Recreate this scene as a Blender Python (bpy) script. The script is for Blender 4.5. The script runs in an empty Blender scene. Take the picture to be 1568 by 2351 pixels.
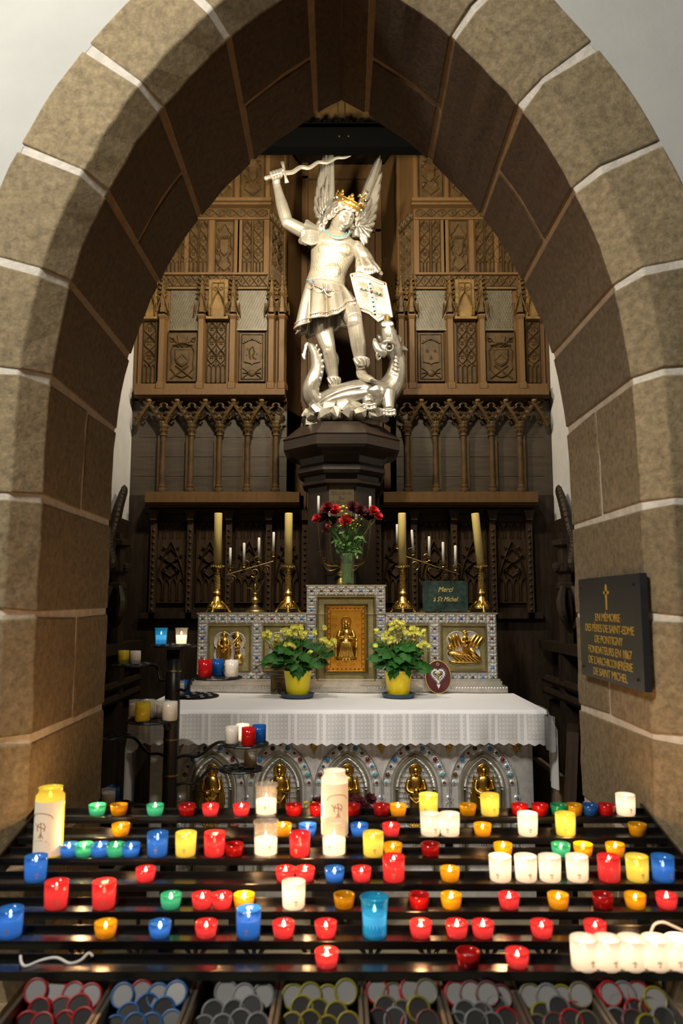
import bpy, math, random
from mathutils import Vector, Matrix, Euler
random.seed(11)
C = bpy.context.scene.collection
PI = math.pi
sin, cos = math.sin, math.cos
EYE, TILT, FOC = 1.6, math.radians(7), 1750.0

def P(x, y, d):
    """world point at depth d (metres along +Y) measured from the survey of the photograph"""
    cx = (x - 784) / FOC; cy = (1175.5 - y) / FOC
    t = d / (cos(TILT) - cy * sin(TILT))
    return Vector((cx * t, d, EYE + t * (sin(TILT) + cy * cos(TILT))))
def R(a, b): return random.uniform(a, b)

# ------------------------------------------------------------------ materials
MATS = {}
def nodes(m):
    m.use_nodes = True
    nt = m.node_tree
    return nt, nt.nodes, nt.links, nt.nodes['Principled BSDF']
def mat(name, col, rough=.5, metal=0., var=.0, vscale=8., stretch=(1, 1, 1), bump=0., bscale=40., bkind='noise',
        dark=None, emit=None, es=0., spec=.5, trans=0., alpha=1., coat=0., sss=0., isl=0.):
    if name in MATS: return MATS[name]
    m = bpy.data.materials.new(name); MATS[name] = m
    nt, N, L, b = nodes(m)
    b.inputs['Base Color'].default_value = (*col, 1)
    b.inputs['Roughness'].default_value = rough
    b.inputs['Metallic'].default_value = metal
    b.inputs['Specular IOR Level'].default_value = spec
    b.inputs['Transmission Weight'].default_value = trans
    b.inputs['Alpha'].default_value = alpha
    b.inputs['Coat Weight'].default_value = coat
    if emit:
        b.inputs['Emission Color'].default_value = (*emit, 1); b.inputs['Emission Strength'].default_value = es
    tc = N.new('ShaderNodeTexCoord'); mp = N.new('ShaderNodeMapping')
    L.new(tc.outputs['Object'], mp.inputs['Vector']); mp.inputs['Scale'].default_value = stretch
    if var > 0:
        nz = N.new('ShaderNodeTexNoise'); nz.inputs['Scale'].default_value = vscale; nz.inputs['Detail'].default_value = 6
        nz.inputs['Roughness'].default_value = .65
        L.new(mp.outputs[0], nz.inputs['Vector'])
        r = N.new('ShaderNodeValToRGB'); L.new(nz.outputs['Fac'], r.inputs['Fac'])
        d = dark or tuple(c * (1 - var) for c in col); li = tuple(min(1, c * (1 + var)) for c in col)
        r.color_ramp.elements[0].position = .3; r.color_ramp.elements[1].position = .7
        r.color_ramp.elements[0].color = (*d, 1); r.color_ramp.elements[1].color = (*li, 1)
        out = r.outputs['Color']
        if isl > 0:
            g = N.new('ShaderNodeNewGeometry'); mm = N.new('ShaderNodeMapRange')
            L.new(g.outputs['Random Per Island'], mm.inputs['Value'])
            mm.inputs['To Min'].default_value = 1 - isl; mm.inputs['To Max'].default_value = 1 + isl
            hs = N.new('ShaderNodeHueSaturation'); L.new(out, hs.inputs['Color']); L.new(mm.outputs[0], hs.inputs['Value']); out = hs.outputs['Color']
        L.new(out, b.inputs['Base Color'])
    if bump > 0:
        if bkind == 'noise':
            t = N.new('ShaderNodeTexNoise'); t.inputs['Detail'].default_value = 8; t.inputs['Roughness'].default_value = .7; o = 'Fac'
        elif bkind == 'voronoi':
            t = N.new('ShaderNodeTexVoronoi'); o = 'Distance'
        else:
            t = N.new('ShaderNodeTexWave'); t.inputs['Distortion'].default_value = 4; t.inputs['Detail'].default_value = 3; o = 'Fac'
        t.inputs['Scale'].default_value = bscale; L.new(mp.outputs[0], t.inputs['Vector'])
        bn = N.new('ShaderNodeBump'); bn.inputs['Strength'].default_value = bump; bn.inputs['Distance'].default_value = .01
        L.new(t.outputs[o], bn.inputs['Height']); L.new(bn.outputs[0], b.inputs['Normal'])
    return m

def darken_hollows(m, dark, lo=.44, hi=.53):
    """darker base colour in the hollows of cast metal"""
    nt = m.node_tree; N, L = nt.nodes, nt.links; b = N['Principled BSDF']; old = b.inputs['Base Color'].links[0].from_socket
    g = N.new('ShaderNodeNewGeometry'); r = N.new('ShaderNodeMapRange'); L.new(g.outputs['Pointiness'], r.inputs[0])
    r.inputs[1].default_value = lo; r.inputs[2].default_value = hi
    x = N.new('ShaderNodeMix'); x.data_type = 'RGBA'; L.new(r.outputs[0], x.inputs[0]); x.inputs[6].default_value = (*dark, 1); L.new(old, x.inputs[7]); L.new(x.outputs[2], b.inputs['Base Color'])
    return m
def browned(name, src, dark, z0=1.7, z1=3.1):
    """the same stone, multiplied darker and browner towards the top of the vault"""
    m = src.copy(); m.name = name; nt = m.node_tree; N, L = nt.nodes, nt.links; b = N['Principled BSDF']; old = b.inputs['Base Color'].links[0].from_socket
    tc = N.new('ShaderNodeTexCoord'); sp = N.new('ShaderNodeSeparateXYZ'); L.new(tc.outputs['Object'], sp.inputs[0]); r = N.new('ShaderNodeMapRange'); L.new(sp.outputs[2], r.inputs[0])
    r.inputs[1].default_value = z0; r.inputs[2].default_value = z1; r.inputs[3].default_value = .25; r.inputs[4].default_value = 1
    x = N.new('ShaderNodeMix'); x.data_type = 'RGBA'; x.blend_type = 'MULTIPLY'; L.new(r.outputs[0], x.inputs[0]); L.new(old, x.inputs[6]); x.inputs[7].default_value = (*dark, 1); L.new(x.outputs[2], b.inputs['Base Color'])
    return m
def glass_mat(name, col, clear=.45, glow=0., gcol=None):
    """thin coloured glass / plastic cup: partly see-through, partly diffusing, glowing when a flame burns in it"""
    if name in MATS: return MATS[name]
    m = bpy.data.materials.new(name); MATS[name] = m
    nt, N, L, b = nodes(m)
    b.inputs['Base Color'].default_value = (*col, 1); b.inputs['Roughness'].default_value = .12
    b.inputs['Subsurface Weight'].default_value = 0
    if glow > 0:
        b.inputs['Emission Color'].default_value = (*(gcol or col), 1)
        tc = N.new('ShaderNodeTexCoord'); sp = N.new('ShaderNodeSeparateXYZ'); L.new(tc.outputs['Generated'], sp.inputs[0])   # the glass glows most round the flame
        rp = N.new('ShaderNodeValToRGB'); L.new(sp.outputs[2], rp.inputs[0]); e = rp.color_ramp.elements
        e[0].position = 0; e[0].color = (.45, .45, .45, 1); e[1].position = .62; e[1].color = (1, 1, 1, 1); k = e.new(1.); k.color = (.35, .35, .35, 1)
        ml = N.new('ShaderNodeMath'); ml.operation = 'MULTIPLY'; L.new(rp.outputs[0], ml.inputs[0]); ml.inputs[1].default_value = glow * 1.25; L.new(ml.outputs[0], b.inputs['Emission Strength'])
    tr = N.new('ShaderNodeBsdfTransparent'); tr.inputs['Color'].default_value = (*[min(1, .25 + .8 * c) for c in col], 1)
    mx = N.new('ShaderNodeMixShader'); mx.inputs['Fac'].default_value = clear
    L.new(b.outputs[0], mx.inputs[1]); L.new(tr.outputs[0], mx.inputs[2]); L.new(mx.outputs[0], N['Material Output'].inputs['Surface'])
    return m

WOOD = mat('oak', (.072, .041, .0145), .5, spec=.22, var=.55, vscale=5, stretch=(7, 7, .8), bump=.25, bscale=30, dark=(.085, .045, .02))
WOODC = mat('oak_carved', (.056, .033, .0125), .5, spec=.22, var=.45, vscale=14, bump=.2, bscale=60)
WOODP = mat('oak_pinnacle', (.080, .048, .017), .5, spec=.22, var=.4, vscale=14, bump=.15, bscale=50)
WOODG = mat('oak_gilded', (.135, .083, .028), .5, spec=.22, var=.4, vscale=12, bump=.15, bscale=50)
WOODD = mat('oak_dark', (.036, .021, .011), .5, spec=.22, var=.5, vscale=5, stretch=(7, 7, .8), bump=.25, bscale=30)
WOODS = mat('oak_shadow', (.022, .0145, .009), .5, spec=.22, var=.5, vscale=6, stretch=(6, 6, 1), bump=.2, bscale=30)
SLATE = mat('wood_scales', (.085, .072, .046), .5, var=.3, vscale=20)
EBONY = mat('ebony_paint', (.026, .018, .014), .38, var=.4, vscale=6, bump=.08, bscale=20)
PLASTER = mat('plaster', (.57, .565, .53), .9, var=.06, vscale=3, bump=.18, bscale=14)
PLASTERW = mat('plaster_chapel', (.60, .60, .62), .9, var=.10, vscale=4, bump=.2, bscale=16)
STONE = mat('granite', (.315, .243, .138), .9, var=.38, vscale=44, bump=.55, bscale=75, isl=.16)
MORTAR = mat('mortar', (.80, .74, .64), .95, var=.2, vscale=18, bump=.6, bscale=60)
FLOORM = mat('floor_stone', (.30, .255, .16), .8, var=.25, vscale=5, bump=.2, bscale=30)
BLACKBEAM = mat('black_beam', (.002, .002, .002), 1., spec=0.)
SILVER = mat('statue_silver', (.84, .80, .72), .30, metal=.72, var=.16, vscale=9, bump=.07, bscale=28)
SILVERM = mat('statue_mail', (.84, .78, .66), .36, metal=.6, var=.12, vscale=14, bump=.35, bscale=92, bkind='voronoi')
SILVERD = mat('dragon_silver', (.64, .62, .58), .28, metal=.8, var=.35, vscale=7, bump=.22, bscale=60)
ALTSIL = mat('altar_silver', (.82, .80, .78), .30, metal=.5, var=.15, vscale=30, bump=.12, bscale=90)
ALTDULL = mat('altar_pewter', (.40, .37, .27), .38, metal=.6, var=.22, vscale=18, bump=.3, bscale=120)
OLIVE = mat('gilt_olive', (.34, .29, .13), .42, metal=.75, var=.25, vscale=20, bump=.3, bscale=140)
GOLD = mat('gold', (.72, .45, .10), .27, metal=1., var=.2, vscale=20, bump=.06, bscale=60)
GOLDP = mat('gold_panel', (.70, .37, .05), .34, metal=.95, var=.25, vscale=6, bump=.1, bscale=50)
BRASS = mat('brass', (.55, .40, .14), .3, metal=1., var=.25, vscale=20)
BRASSD = mat('brass_dull', (.30, .22, .09), .35, metal=1., var=.3, vscale=20)
IRON = mat('black_iron', (.014, .013, .012), .36, metal=.3, bump=.05, bscale=50)
RACK = mat('rack_black', (.010, .010, .010), .20, metal=.2, spec=.7, bump=.03, bscale=30)
LINEN = mat('linen', (.80, .79, .80), .9, bump=.1, bscale=260)
CWAX = mat('church_wax', (.60, .48, .17), .55, var=.06, vscale=5)
WWAX = mat('white_wax', (.80, .79, .76), .5)
GEM = {k: mat('gem_' + k, c, .12, spec=.8, coat=.6) for k, c in dict(green=(.01, .10, .07), brown=(.12, .05, .02), black=(.03, .02, .025),
       red=(.17, .01, .015), blue=(.02, .22, .62), navy=(.01, .03, .30), turquoise=(.1, .42, .48)).items()}
GEMSEQ = ['green', 'brown', 'black', 'green', 'blue', 'red', 'navy', 'green', 'black', 'brown', 'blue']

for m_ in (SILVER, SILVERM, SILVERD): darken_hollows(m_, (.22, .185, .13))
# ------------------------------------------------------------------ mesh builder
def sm(pts, n=6):
    """catmull-rom through points"""
    pts = [Vector(p) for p in pts]
    if len(pts) < 3: return pts
    out = []
    for i in range(len(pts) - 1):
        p0 = pts[max(i - 1, 0)]; p1 = pts[i]; p2 = pts[i + 1]; p3 = pts[min(i + 2, len(pts) - 1)]
        for k in range(n):
            t = k / n
            out.append(.5 * ((2 * p1) + (p2 - p0) * t + (2 * p0 - 5 * p1 + 4 * p2 - p3) * t * t + (3 * p1 - p0 - 3 * p2 + p3) * t ** 3))
    out.append(pts[-1]); return out
def lerplist(r, n):
    out = []
    for i in range(n):
        f = i / max(1, n - 1) * (len(r) - 1); k = min(int(f), len(r) - 2); out.append(r[k] + (r[k + 1] - r[k]) * (f - k))
    return out

class MB:
    def __init__(s): s.v = []; s.f = []; s.m = []; s.cur = 0; s.M = None
    def add(s, vs, fs):
        b = len(s.v)
        if s.M is not None: vs = [s.M @ Vector(v) for v in vs]
        s.v += [tuple(v) for v in vs]; s.f += [tuple(i + b for i in f) for f in fs]; s.m += [s.cur] * len(fs); return s
    def box(s, c, d, rot=None):
        hx, hy, hz = d[0] / 2, d[1] / 2, d[2] / 2
        vs = [Vector((x, y, z)) for x in (-hx, hx) for y in (-hy, hy) for z in (-hz, hz)]
        if rot is not None:
            q = Euler(rot).to_matrix(); vs = [q @ v for v in vs]
        c = Vector(c); vs = [v + c for v in vs]
        return s.add(vs, [(0, 1, 3, 2), (4, 6, 7, 5), (0, 4, 5, 1), (2, 3, 7, 6), (0, 2, 6, 4), (1, 5, 7, 3)])
    def bx(s, x0, x1, y0, y1, z0, z1):
        return s.box(((x0 + x1) / 2, (y0 + y1) / 2, (z0 + z1) / 2), (abs(x1 - x0), abs(y1 - y0), abs(z1 - z0)))
    def prism(s, poly, y0, y1, bev=0.):
        """poly in (x,z); front at y0, back at y1; optional front bevel towards centroid"""
        n = len(poly); cx = sum(p[0] for p in poly) / n; cz = sum(p[1] for p in poly) / n
        vs = [(x, y1, z) for x, z in poly] + [(x, y0 + (bev if bev else 0), z) for x, z in poly]
        fs = [(i, (i + 1) % n, n + (i + 1) % n, n + i) for i in range(n)] + [tuple(range(n))]
        if bev:
            vs += [(cx + (x - cx) * (1 - bev / max(.004, math.hypot(x - cx, z - cz))), y0, cz + (z - cz) * (1 - bev / max(.004, math.hypot(x - cx, z - cz)))) for x, z in poly]
            fs += [(n + i, n + (i + 1) % n, 2 * n + (i + 1) % n, 2 * n + i) for i in range(n)] + [tuple(range(2 * n, 3 * n))]
        else: fs.append(tuple(range(n, 2 * n)))
        return s.add(vs, fs)
    def tube(s, pts, rad, seg=8, sq=(1., 1.), cap=True, up=None):
        pts = [Vector(p) for p in pts]; n = len(pts)
        rad = [rad] * n if isinstance(rad, (int, float)) else (rad if len(rad) == n else lerplist(rad, n))
        t0 = (pts[1] - pts[0]).normalized()
        u = Vector(up) if up else (Vector((0, 0, 1)) if abs(t0.z) < .9 else Vector((0, 1, 0)))
        a = t0.cross(u).normalized(); vs = []
        for i, p in enumerate(pts):
            t = (pts[min(i + 1, n - 1)] - pts[max(i - 1, 0)]).normalized()
            a = (a - t * a.dot(t)).normalized(); b = t.cross(a)
            for k in range(seg):
                g = 2 * PI * k / seg
                vs.append(p + a * (cos(g) * rad[i] * sq[0]) + b * (sin(g) * rad[i] * sq[1]))
        fs = [(i * seg + k, i * seg + (k + 1) % seg, (i + 1) * seg + (k + 1) % seg, (i + 1) * seg + k) for i in range(n - 1) for k in range(seg)]
        if cap: fs += [tuple(range(seg)), tuple(range((n - 1) * seg, n * seg))]
        return s.add(vs, fs)
    def lathe(s, prof, c=(0, 0, 0), seg=16, cap=True, axis=None, phase=0., sq=(1, 1)):
        """profile of (radius, height)"""
        c = Vector(c); vs = []
        q = None
        if axis is not None: q = Vector((0, 0, 1)).rotation_difference(Vector(axis)).to_matrix()
        for r, h in prof:
            for k in range(seg):
                g = 2 * PI * k / seg + phase; v = Vector((r * cos(g) * sq[0], r * sin(g) * sq[1], h))
                vs.append((q @ v if q else v) + c)
        n = len(prof)
        fs = [(i * seg + k, i * seg + (k + 1) % seg, (i + 1) * seg + (k + 1) % seg, (i + 1) * seg + k) for i in range(n - 1) for k in range(seg)]
        if cap: fs += [tuple(range(seg)), tuple(range((n - 1) * seg, n * seg))]
        return s.add(vs, fs)
    def ell(s, c, r, rot=None, seg=10, rings=7):
        r = (r, r, r) if isinstance(r, (int, float)) else r
        q = Euler(rot).to_matrix() if rot is not None else None
        c = Vector(c); vs = [Vector((0, 0, r[2]))]
        for i in range(1, rings):
            a = PI * i / rings
            for k in range(seg):
                g = 2 * PI * k / seg; vs.append(Vector((r[0] * sin(a) * cos(g), r[1] * sin(a) * sin(g), r[2] * cos(a))))
        vs.append(Vector((0, 0, -r[2])))
        fs = [(0, 1 + k, 1 + (k + 1) % seg) for k in range(seg)]
        for i in range(rings - 2):
            fs += [(1 + i * seg + k, 1 + (i + 1) * seg + k, 1 + (i + 1) * seg + (k + 1) % seg, 1 + i * seg + (k + 1) % seg) for k in range(seg)]
        e = len(vs) - 1; b = 1 + (rings - 2) * seg
        fs += [(e, b + (k + 1) % seg, b + k) for k in range(seg)]
        return s.add([(q @ v if q else v) + c for v in vs], fs)
    def octa(s, c, r):
        c = Vector(c); r = (r, r, r) if isinstance(r, (int, float)) else r
        vs = [c + Vector((r[0], 0, 0)), c - Vector((r[0], 0, 0)), c + Vector((0, r[1], 0)), c - Vector((0, r[1], 0)), c + Vector((0, 0, r[2])), c - Vector((0, 0, r[2]))]
        return s.add(vs, [(0, 2, 4), (2, 1, 4), (1, 3, 4), (3, 0, 4), (2, 0, 5), (1, 2, 5), (3, 1, 5), (0, 3, 5)])
    def rib(s, pts, y, w=.006, h=.012, closed=False):
        """carved ridge along (x,z) points standing h in front of plane y"""
        n = len(pts); vs = []
        for i in range(n):
            a = pts[i - 1] if (i or closed) else pts[0]; b = pts[(i + 1) % n] if (i < n - 1 or closed) else pts[-1]
            dx, dz = b[0] - a[0], b[1] - a[1]; l = math.hypot(dx, dz) or 1; nx, nz = -dz / l * w, dx / l * w
            x, z = pts[i][0], pts[i][1]
            vs += [(x + nx, y + .001, z + nz), (x, y - h, z), (x - nx, y + .001, z - nz)]
        fs = []
        for i in range(n if closed else n - 1):
            a = 3 * i; b = 3 * ((i + 1) % n)
            fs += [(a, b, b + 1, a + 1), (a + 1, b + 1, b + 2, a + 2), (a + 2, b + 2, b, a)]
        if not closed: fs += [(0, 1, 2), (3 * n - 3, 3 * n - 1, 3 * n - 2)]
        return s.add(vs, fs)
    def loft(s, rings, cap=True):
        seg = len(rings[0]); vs = [p for r in rings for p in r]; n = len(rings)
        fs = [(i * seg + k, i * seg + (k + 1) % seg, (i + 1) * seg + (k + 1) % seg, (i + 1) * seg + k) for i in range(n - 1) for k in range(seg)]
        if cap: fs += [tuple(range(seg)), tuple(range((n - 1) * seg, n * seg))]
        return s.add(vs, fs)
    def mesh(s, name, mats, smooth=False, o=(0, 0, 0)):
        me = bpy.data.meshes.new(name); o = Vector(o)
        me.from_pydata([Vector(v) - o for v in s.v], [], s.f)
        for m in (mats if isinstance(mats, (list, tuple)) else [mats]): me.materials.append(m)
        if any(s.m): me.polygons.foreach_set('material_index', s.m)
        if smooth: me.polygons.foreach_set('use_smooth', [True] * len(me.polygons))
        me.update(); return me
    def build(s, name, mats, parent=None, smooth=False, o=None, label=None, recalc=True):
        if o is None: o = ORG.get(parent.name, (0, 0, 0)) if parent else (0, 0, 0)
        me = s.mesh(name, mats, smooth, o)
        if recalc:
            import bmesh
            b = bmesh.new(); b.from_mesh(me); bmesh.ops.recalc_face_normals(b, faces=b.faces); b.to_mesh(me); b.free()
        return link(name, me, parent, o, label)
ORG = {}
def link(name, me, parent=None, o=(0, 0, 0), label=None):
    ob = bpy.data.objects.new(name, me); C.objects.link(ob)
    if parent: ob.parent = parent
    else: ob.location = o
    ORG[ob.name] = tuple(o)
    if label: ob['label'] = label
    return ob
def thing(name, loc, label, cat, group=None, rz=0, local=False):
    o = bpy.data.objects.new(name, None); C.objects.link(o); o.location = loc; o.rotation_euler = (0, 0, rz)
    o.empty_display_size = .05; ORG[o.name] = (0, 0, 0) if local else tuple(loc)
    return tag(o, label, cat, group)
def tag(o, label, cat, group=None):
    o['label'] = label; o['category'] = cat
    if group: o['group'] = group
    return o
def structure(o): o['kind'] = 'structure'; return o
def copy_tree(o, parent=None):
    c = o.copy(); C.objects.link(c)
    if parent: c.parent = parent
    for ch in o.children: copy_tree(ch, c)
    return c
def voxel(ob, size, smooth=3, fac=.5):
    m = ob.modifiers.new('Remesh', 'REMESH'); m.mode = 'VOXEL'; m.voxel_size = size; m.use_smooth_shade = True
    if smooth:
        k = ob.modifiers.new('Smooth', 'SMOOTH'); k.iterations = smooth; k.factor = fac
    return ob
def text(body, name, parent, loc, size, m, rot=(PI / 2, 0, 0), depth=.001, sx=1., shear=0., o=None, bold=0., space=1.):
    cu = bpy.data.curves.new(name, 'FONT'); cu.body = body; cu.size = size; cu.align_x = 'CENTER'; cu.align_y = 'CENTER'
    cu.extrude = depth; cu.shear = shear; cu.offset = bold; cu.space_character = space; cu.resolution_u = 3
    tmp = bpy.data.objects.new(name, cu); C.objects.link(tmp)
    bpy.context.view_layer.update()
    me = bpy.data.meshes.new_from_object(tmp.evaluated_get(bpy.context.evaluated_depsgraph_get()))
    bpy.data.objects.remove(tmp); me.materials.clear(); me.materials.append(m)
    if o is None: o = ORG.get(parent.name, (0, 0, 0))
    T = Matrix.Translation(Vector(loc) - Vector(o)) @ Euler(rot).to_matrix().to_4x4() @ Matrix.Diagonal((sx, 1, 1, 1))
    me.transform(T)
    return link(name, me, parent, o)
def arcpts(cx, cz, r, a0, a1, n=10):
    return [(cx + r * cos(math.radians(a0 + (a1 - a0) * i / n)), cz + r * sin(math.radians(a0 + (a1 - a0) * i / n))) for i in range(n + 1)]
def pointed(cx, z0, hw, h, n=8, ogee=0.):
    """pointed arch outline from (cx-hw,z0) over (cx,z0+h) to (cx+hw,z0)"""
    L = []
    if not ogee and h >= hw:
        r = (hw * hw + h * h) / (2 * hw); a1 = math.asin(min(1, h / r))
        L = [(cx - hw + r - r * cos(a1 * i / n), z0 + r * sin(a1 * i / n)) for i in range(n + 1)]
    else:
     for i in range(n + 1):
        t = i / n; x = cos(t * PI / 2) ** .8
        L.append((cx - hw * x, z0 + h * (sin(t * PI / 2) if not ogee else sin(t * PI / 2) * (1 - ogee) + ogee * t ** 3)))
    return L + [(2 * cx - x, z) for x, z in L[-2::-1]]
# ================================================================== SETTING
INTR = [(-.988, .0), (-.988, .4), (-.988, .8), (-.988, 1.18), (-.988, 1.572), (-.988, 1.95), (-.985, 2.2), (-.978, 2.355), (-.958, 2.54), (-.929, 2.689),
        (-.88, 2.86), (-.812, 3.022), (-.73, 3.19), (-.634, 3.336), (-.52, 3.48), (-.403, 3.607), (-.30, 3.70), (-.20, 3.775), (-.115, 3.838), (0, 3.905)]
INTR = [(p.x, p.z) for p in sm([(x, 0, z) for x, z in INTR], 4)]
_cum = [0.]
for a_, b_ in zip(INTR, INTR[1:]): _cum.append(_cum[-1] + math.hypot(b_[0] - a_[0], b_[1] - a_[1]))
def at_z(z):
    for i in range(len(INTR) - 1):
        if INTR[i][1] <= z <= INTR[i + 1][1]:
            f = (z - INTR[i][1]) / (INTR[i + 1][1] - INTR[i][1] + 1e-9); return _cum[i] + f * (_cum[i + 1] - _cum[i])
    return _cum[-1]
def at_s(s, n=0.):
    """point on the left half of the arch at arc length s, moved n outward from the opening"""
    s = max(0, min(_cum[-1], s))
    for i in range(len(INTR) - 1):
        if s <= _cum[i + 1] or i == len(INTR) - 2: break
    a, b = INTR[i], INTR[i + 1]; f = (s - _cum[i]) / (_cum[i + 1] - _cum[i]); l = math.hypot(b[0] - a[0], b[1] - a[1])
    t0 = ((INTR[min(i + 2, len(INTR) - 1)][0] - INTR[max(i - 1, 0)][0]), (INTR[min(i + 2, len(INTR) - 1)][1] - INTR[max(i - 1, 0)][1]))
    l = math.hypot(*t0)
    return (a[0] + (b[0] - a[0]) * f - t0[1] / l * n, a[1] + (b[1] - a[1]) * f + t0[0] / l * n)
YF, YC, YB = 2.42, 2.50, 3.25
SEC = [(.31, YF), (.075, YF), (.0, YC), (.0, YB), (.31, YB)]
SECF = [(.31, YF), (.075, YF), (.0, YC), (.0, 2.87), (.31, 2.87)]
SECB = [(.31, 2.89), (.0, 2.89), (.0, YB), (.31, YB)]
def stone_piece(mb, s0, s1, sec, side, g=.0125, last=False):
    n = max(2, int((s1 - s0) / .07)); rings = []
    j0, j1 = R(-.006, .006), R(-.006, .006)
    for i in range(n + 1):
        f = i / n; s = s0 + g + (s1 - s0 - (1 if last else 2) * g) * f; ring = []
        for k, (nn, y) in enumerate(sec):
            x, z = at_s(s + (j0 if i == 0 else j1 if i == n else 0) * (1 if k % 2 else -1), nn + (R(-.003, .003) if 0 < i < n else 0))
            x = 0 if last and i == n else min(x, 0)
            ring.append((side * -x, y + R(-.003, .003), z))
        rings.append(ring)
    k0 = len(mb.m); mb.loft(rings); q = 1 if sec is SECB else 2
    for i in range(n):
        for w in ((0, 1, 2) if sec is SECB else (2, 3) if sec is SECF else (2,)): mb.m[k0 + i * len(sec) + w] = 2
arch = MB()
JZ = [0, .4, .8, 1.18, 1.572, 1.95, 2.355, 2.689, 3.022, 3.336, 3.607, 3.838]
split = {3: 1, 5: 1, 8: 1, 10: 1, 1: 1}
for side in (-1, 1):
    zz = [z + (R(-.02, .02) if side > 0 and 0 < i < 11 else 0) for i, z in enumerate(JZ)]
    ss = [at_z(z) for z in zz] + [_cum[-1]]
    for i in range(len(ss) - 1):
        if i in split:
            stone_piece(arch, ss[i], ss[i + 1], SECF, side); stone_piece(arch, ss[i], ss[i + 1], SECB, side)  # two stones deep
        else: stone_piece(arch, ss[i], ss[i + 1], SEC, side, last=i == len(ss) - 2)
arch.cur = 1
for side in (-1, 1):                                            # mortar bed a few millimetres behind the stone faces
    rings = []
    for i in range(61):
        s = _cum[-1] * i / 60
        rings.append([(side * -min(at_s(s, n_)[0], 0), y_, at_s(s, n_)[1]) for n_, y_ in ((.305, YF + .006), (.08, YF + .006), (.006, YC + .003), (.006, YB - .006), (.305, YB - .006))])
    k0 = len(arch.m); arch.loft(rings)
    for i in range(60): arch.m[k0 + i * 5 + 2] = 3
arch.cur = 0
a_ob = structure(arch.build('trim_1', [STONE, MORTAR, browned('granite_browned', STONE, (.26, .175, .11)), browned('mortar_browned', MORTAR, (.40, .25, .13), 1.9, 2.9)])); a_ob['label'] = 'pointed granite arch with white mortar joints'
bv = a_ob.modifiers.new('Bevel', 'BEVEL'); bv.width = .006; bv.segments = 2; bv.limit_method = 'ANGLE'; bv.angle_limit = math.radians(35)
pl = MB()
for side in (-1, 1):
    for (xa, xb) in ((.975, 1.33),):
        pl.bx(side * .965, side * 1.36, 2.31, 3.28, 0, .46)
        pl.prism([(side * .965, .46), (side * 1.36, .46), (side * 1.36, .52), (side * .985, .52)], 2.36, 3.27)
structure(pl.build('trim_2', STONE))
# plaster of the front wall around the arch
w = MB(); outer = [at_s(_cum[-1] * i / 70, .30) for i in range(71)]; outer = [(min(x, 0), z) for x, z in outer]
for side in (-1, 1):
    for (x0, z0), (x1, z1) in zip(outer, outer[1:]):
        if z1 > z0: w.add([(side * -x0, 2.425, z0), (side * -x1, 2.425, z1), (side * 3.4, 2.425, z1), (side * 3.4, 2.425, z0)], [(0, 1, 2, 3)])
zt = outer[-1][1]
w.add([(-3.4, 2.425, zt), (3.4, 2.425, zt), (3.4, 2.425, 6.2), (-3.4, 2.425, 6.2)], [(0, 1, 2, 3)])
for side in (-1, 1):
    for (x0, z0), (x1, z1) in zip(outer, outer[1:]):
        if z1 > z0: w.add([(side * -x0, 3.245, z0), (side * -x1, 3.245, z1), (side * 3.4, 3.245, z1), (side * 3.4, 3.245, z0)], [(0, 1, 2, 3)])
w.add([(-3.4, 3.245, zt), (3.4, 3.245, zt), (3.4, 3.245, 6.2), (-3.4, 3.245, 6.2)], [(0, 1, 2, 3)])
structure(w.build('wall_front', PLASTER, recalc=False))
for nm, x0, x1 in (('wall_left', -1.70, -1.56), ('wall_right', 1.56, 1.70)):
    structure(MB().bx(x0, x1, 3.25, 6.6, 0, 5.4).build(nm, PLASTERW))
structure(MB().bx(-1.7, 1.7, 6.6, 6.7, 0, 5.4).build('wall_back', PLASTERW))
structure(MB().bx(-1.7, 1.7, 3.25, 6.7, 5.4, 5.5).build('ceiling', WOODS))
structure(MB().bx(-3.5, 3.5, -1.5, 6.8, -.1, 0).build('floor', FLOORM))
# ================================================================== CARVED WOODWORK
D0 = 5.5
def zq(py, d=D0): return P(784, py, d).z
def ax(px, py=750, d=D0): return abs(P(px, py, d).x)

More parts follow.
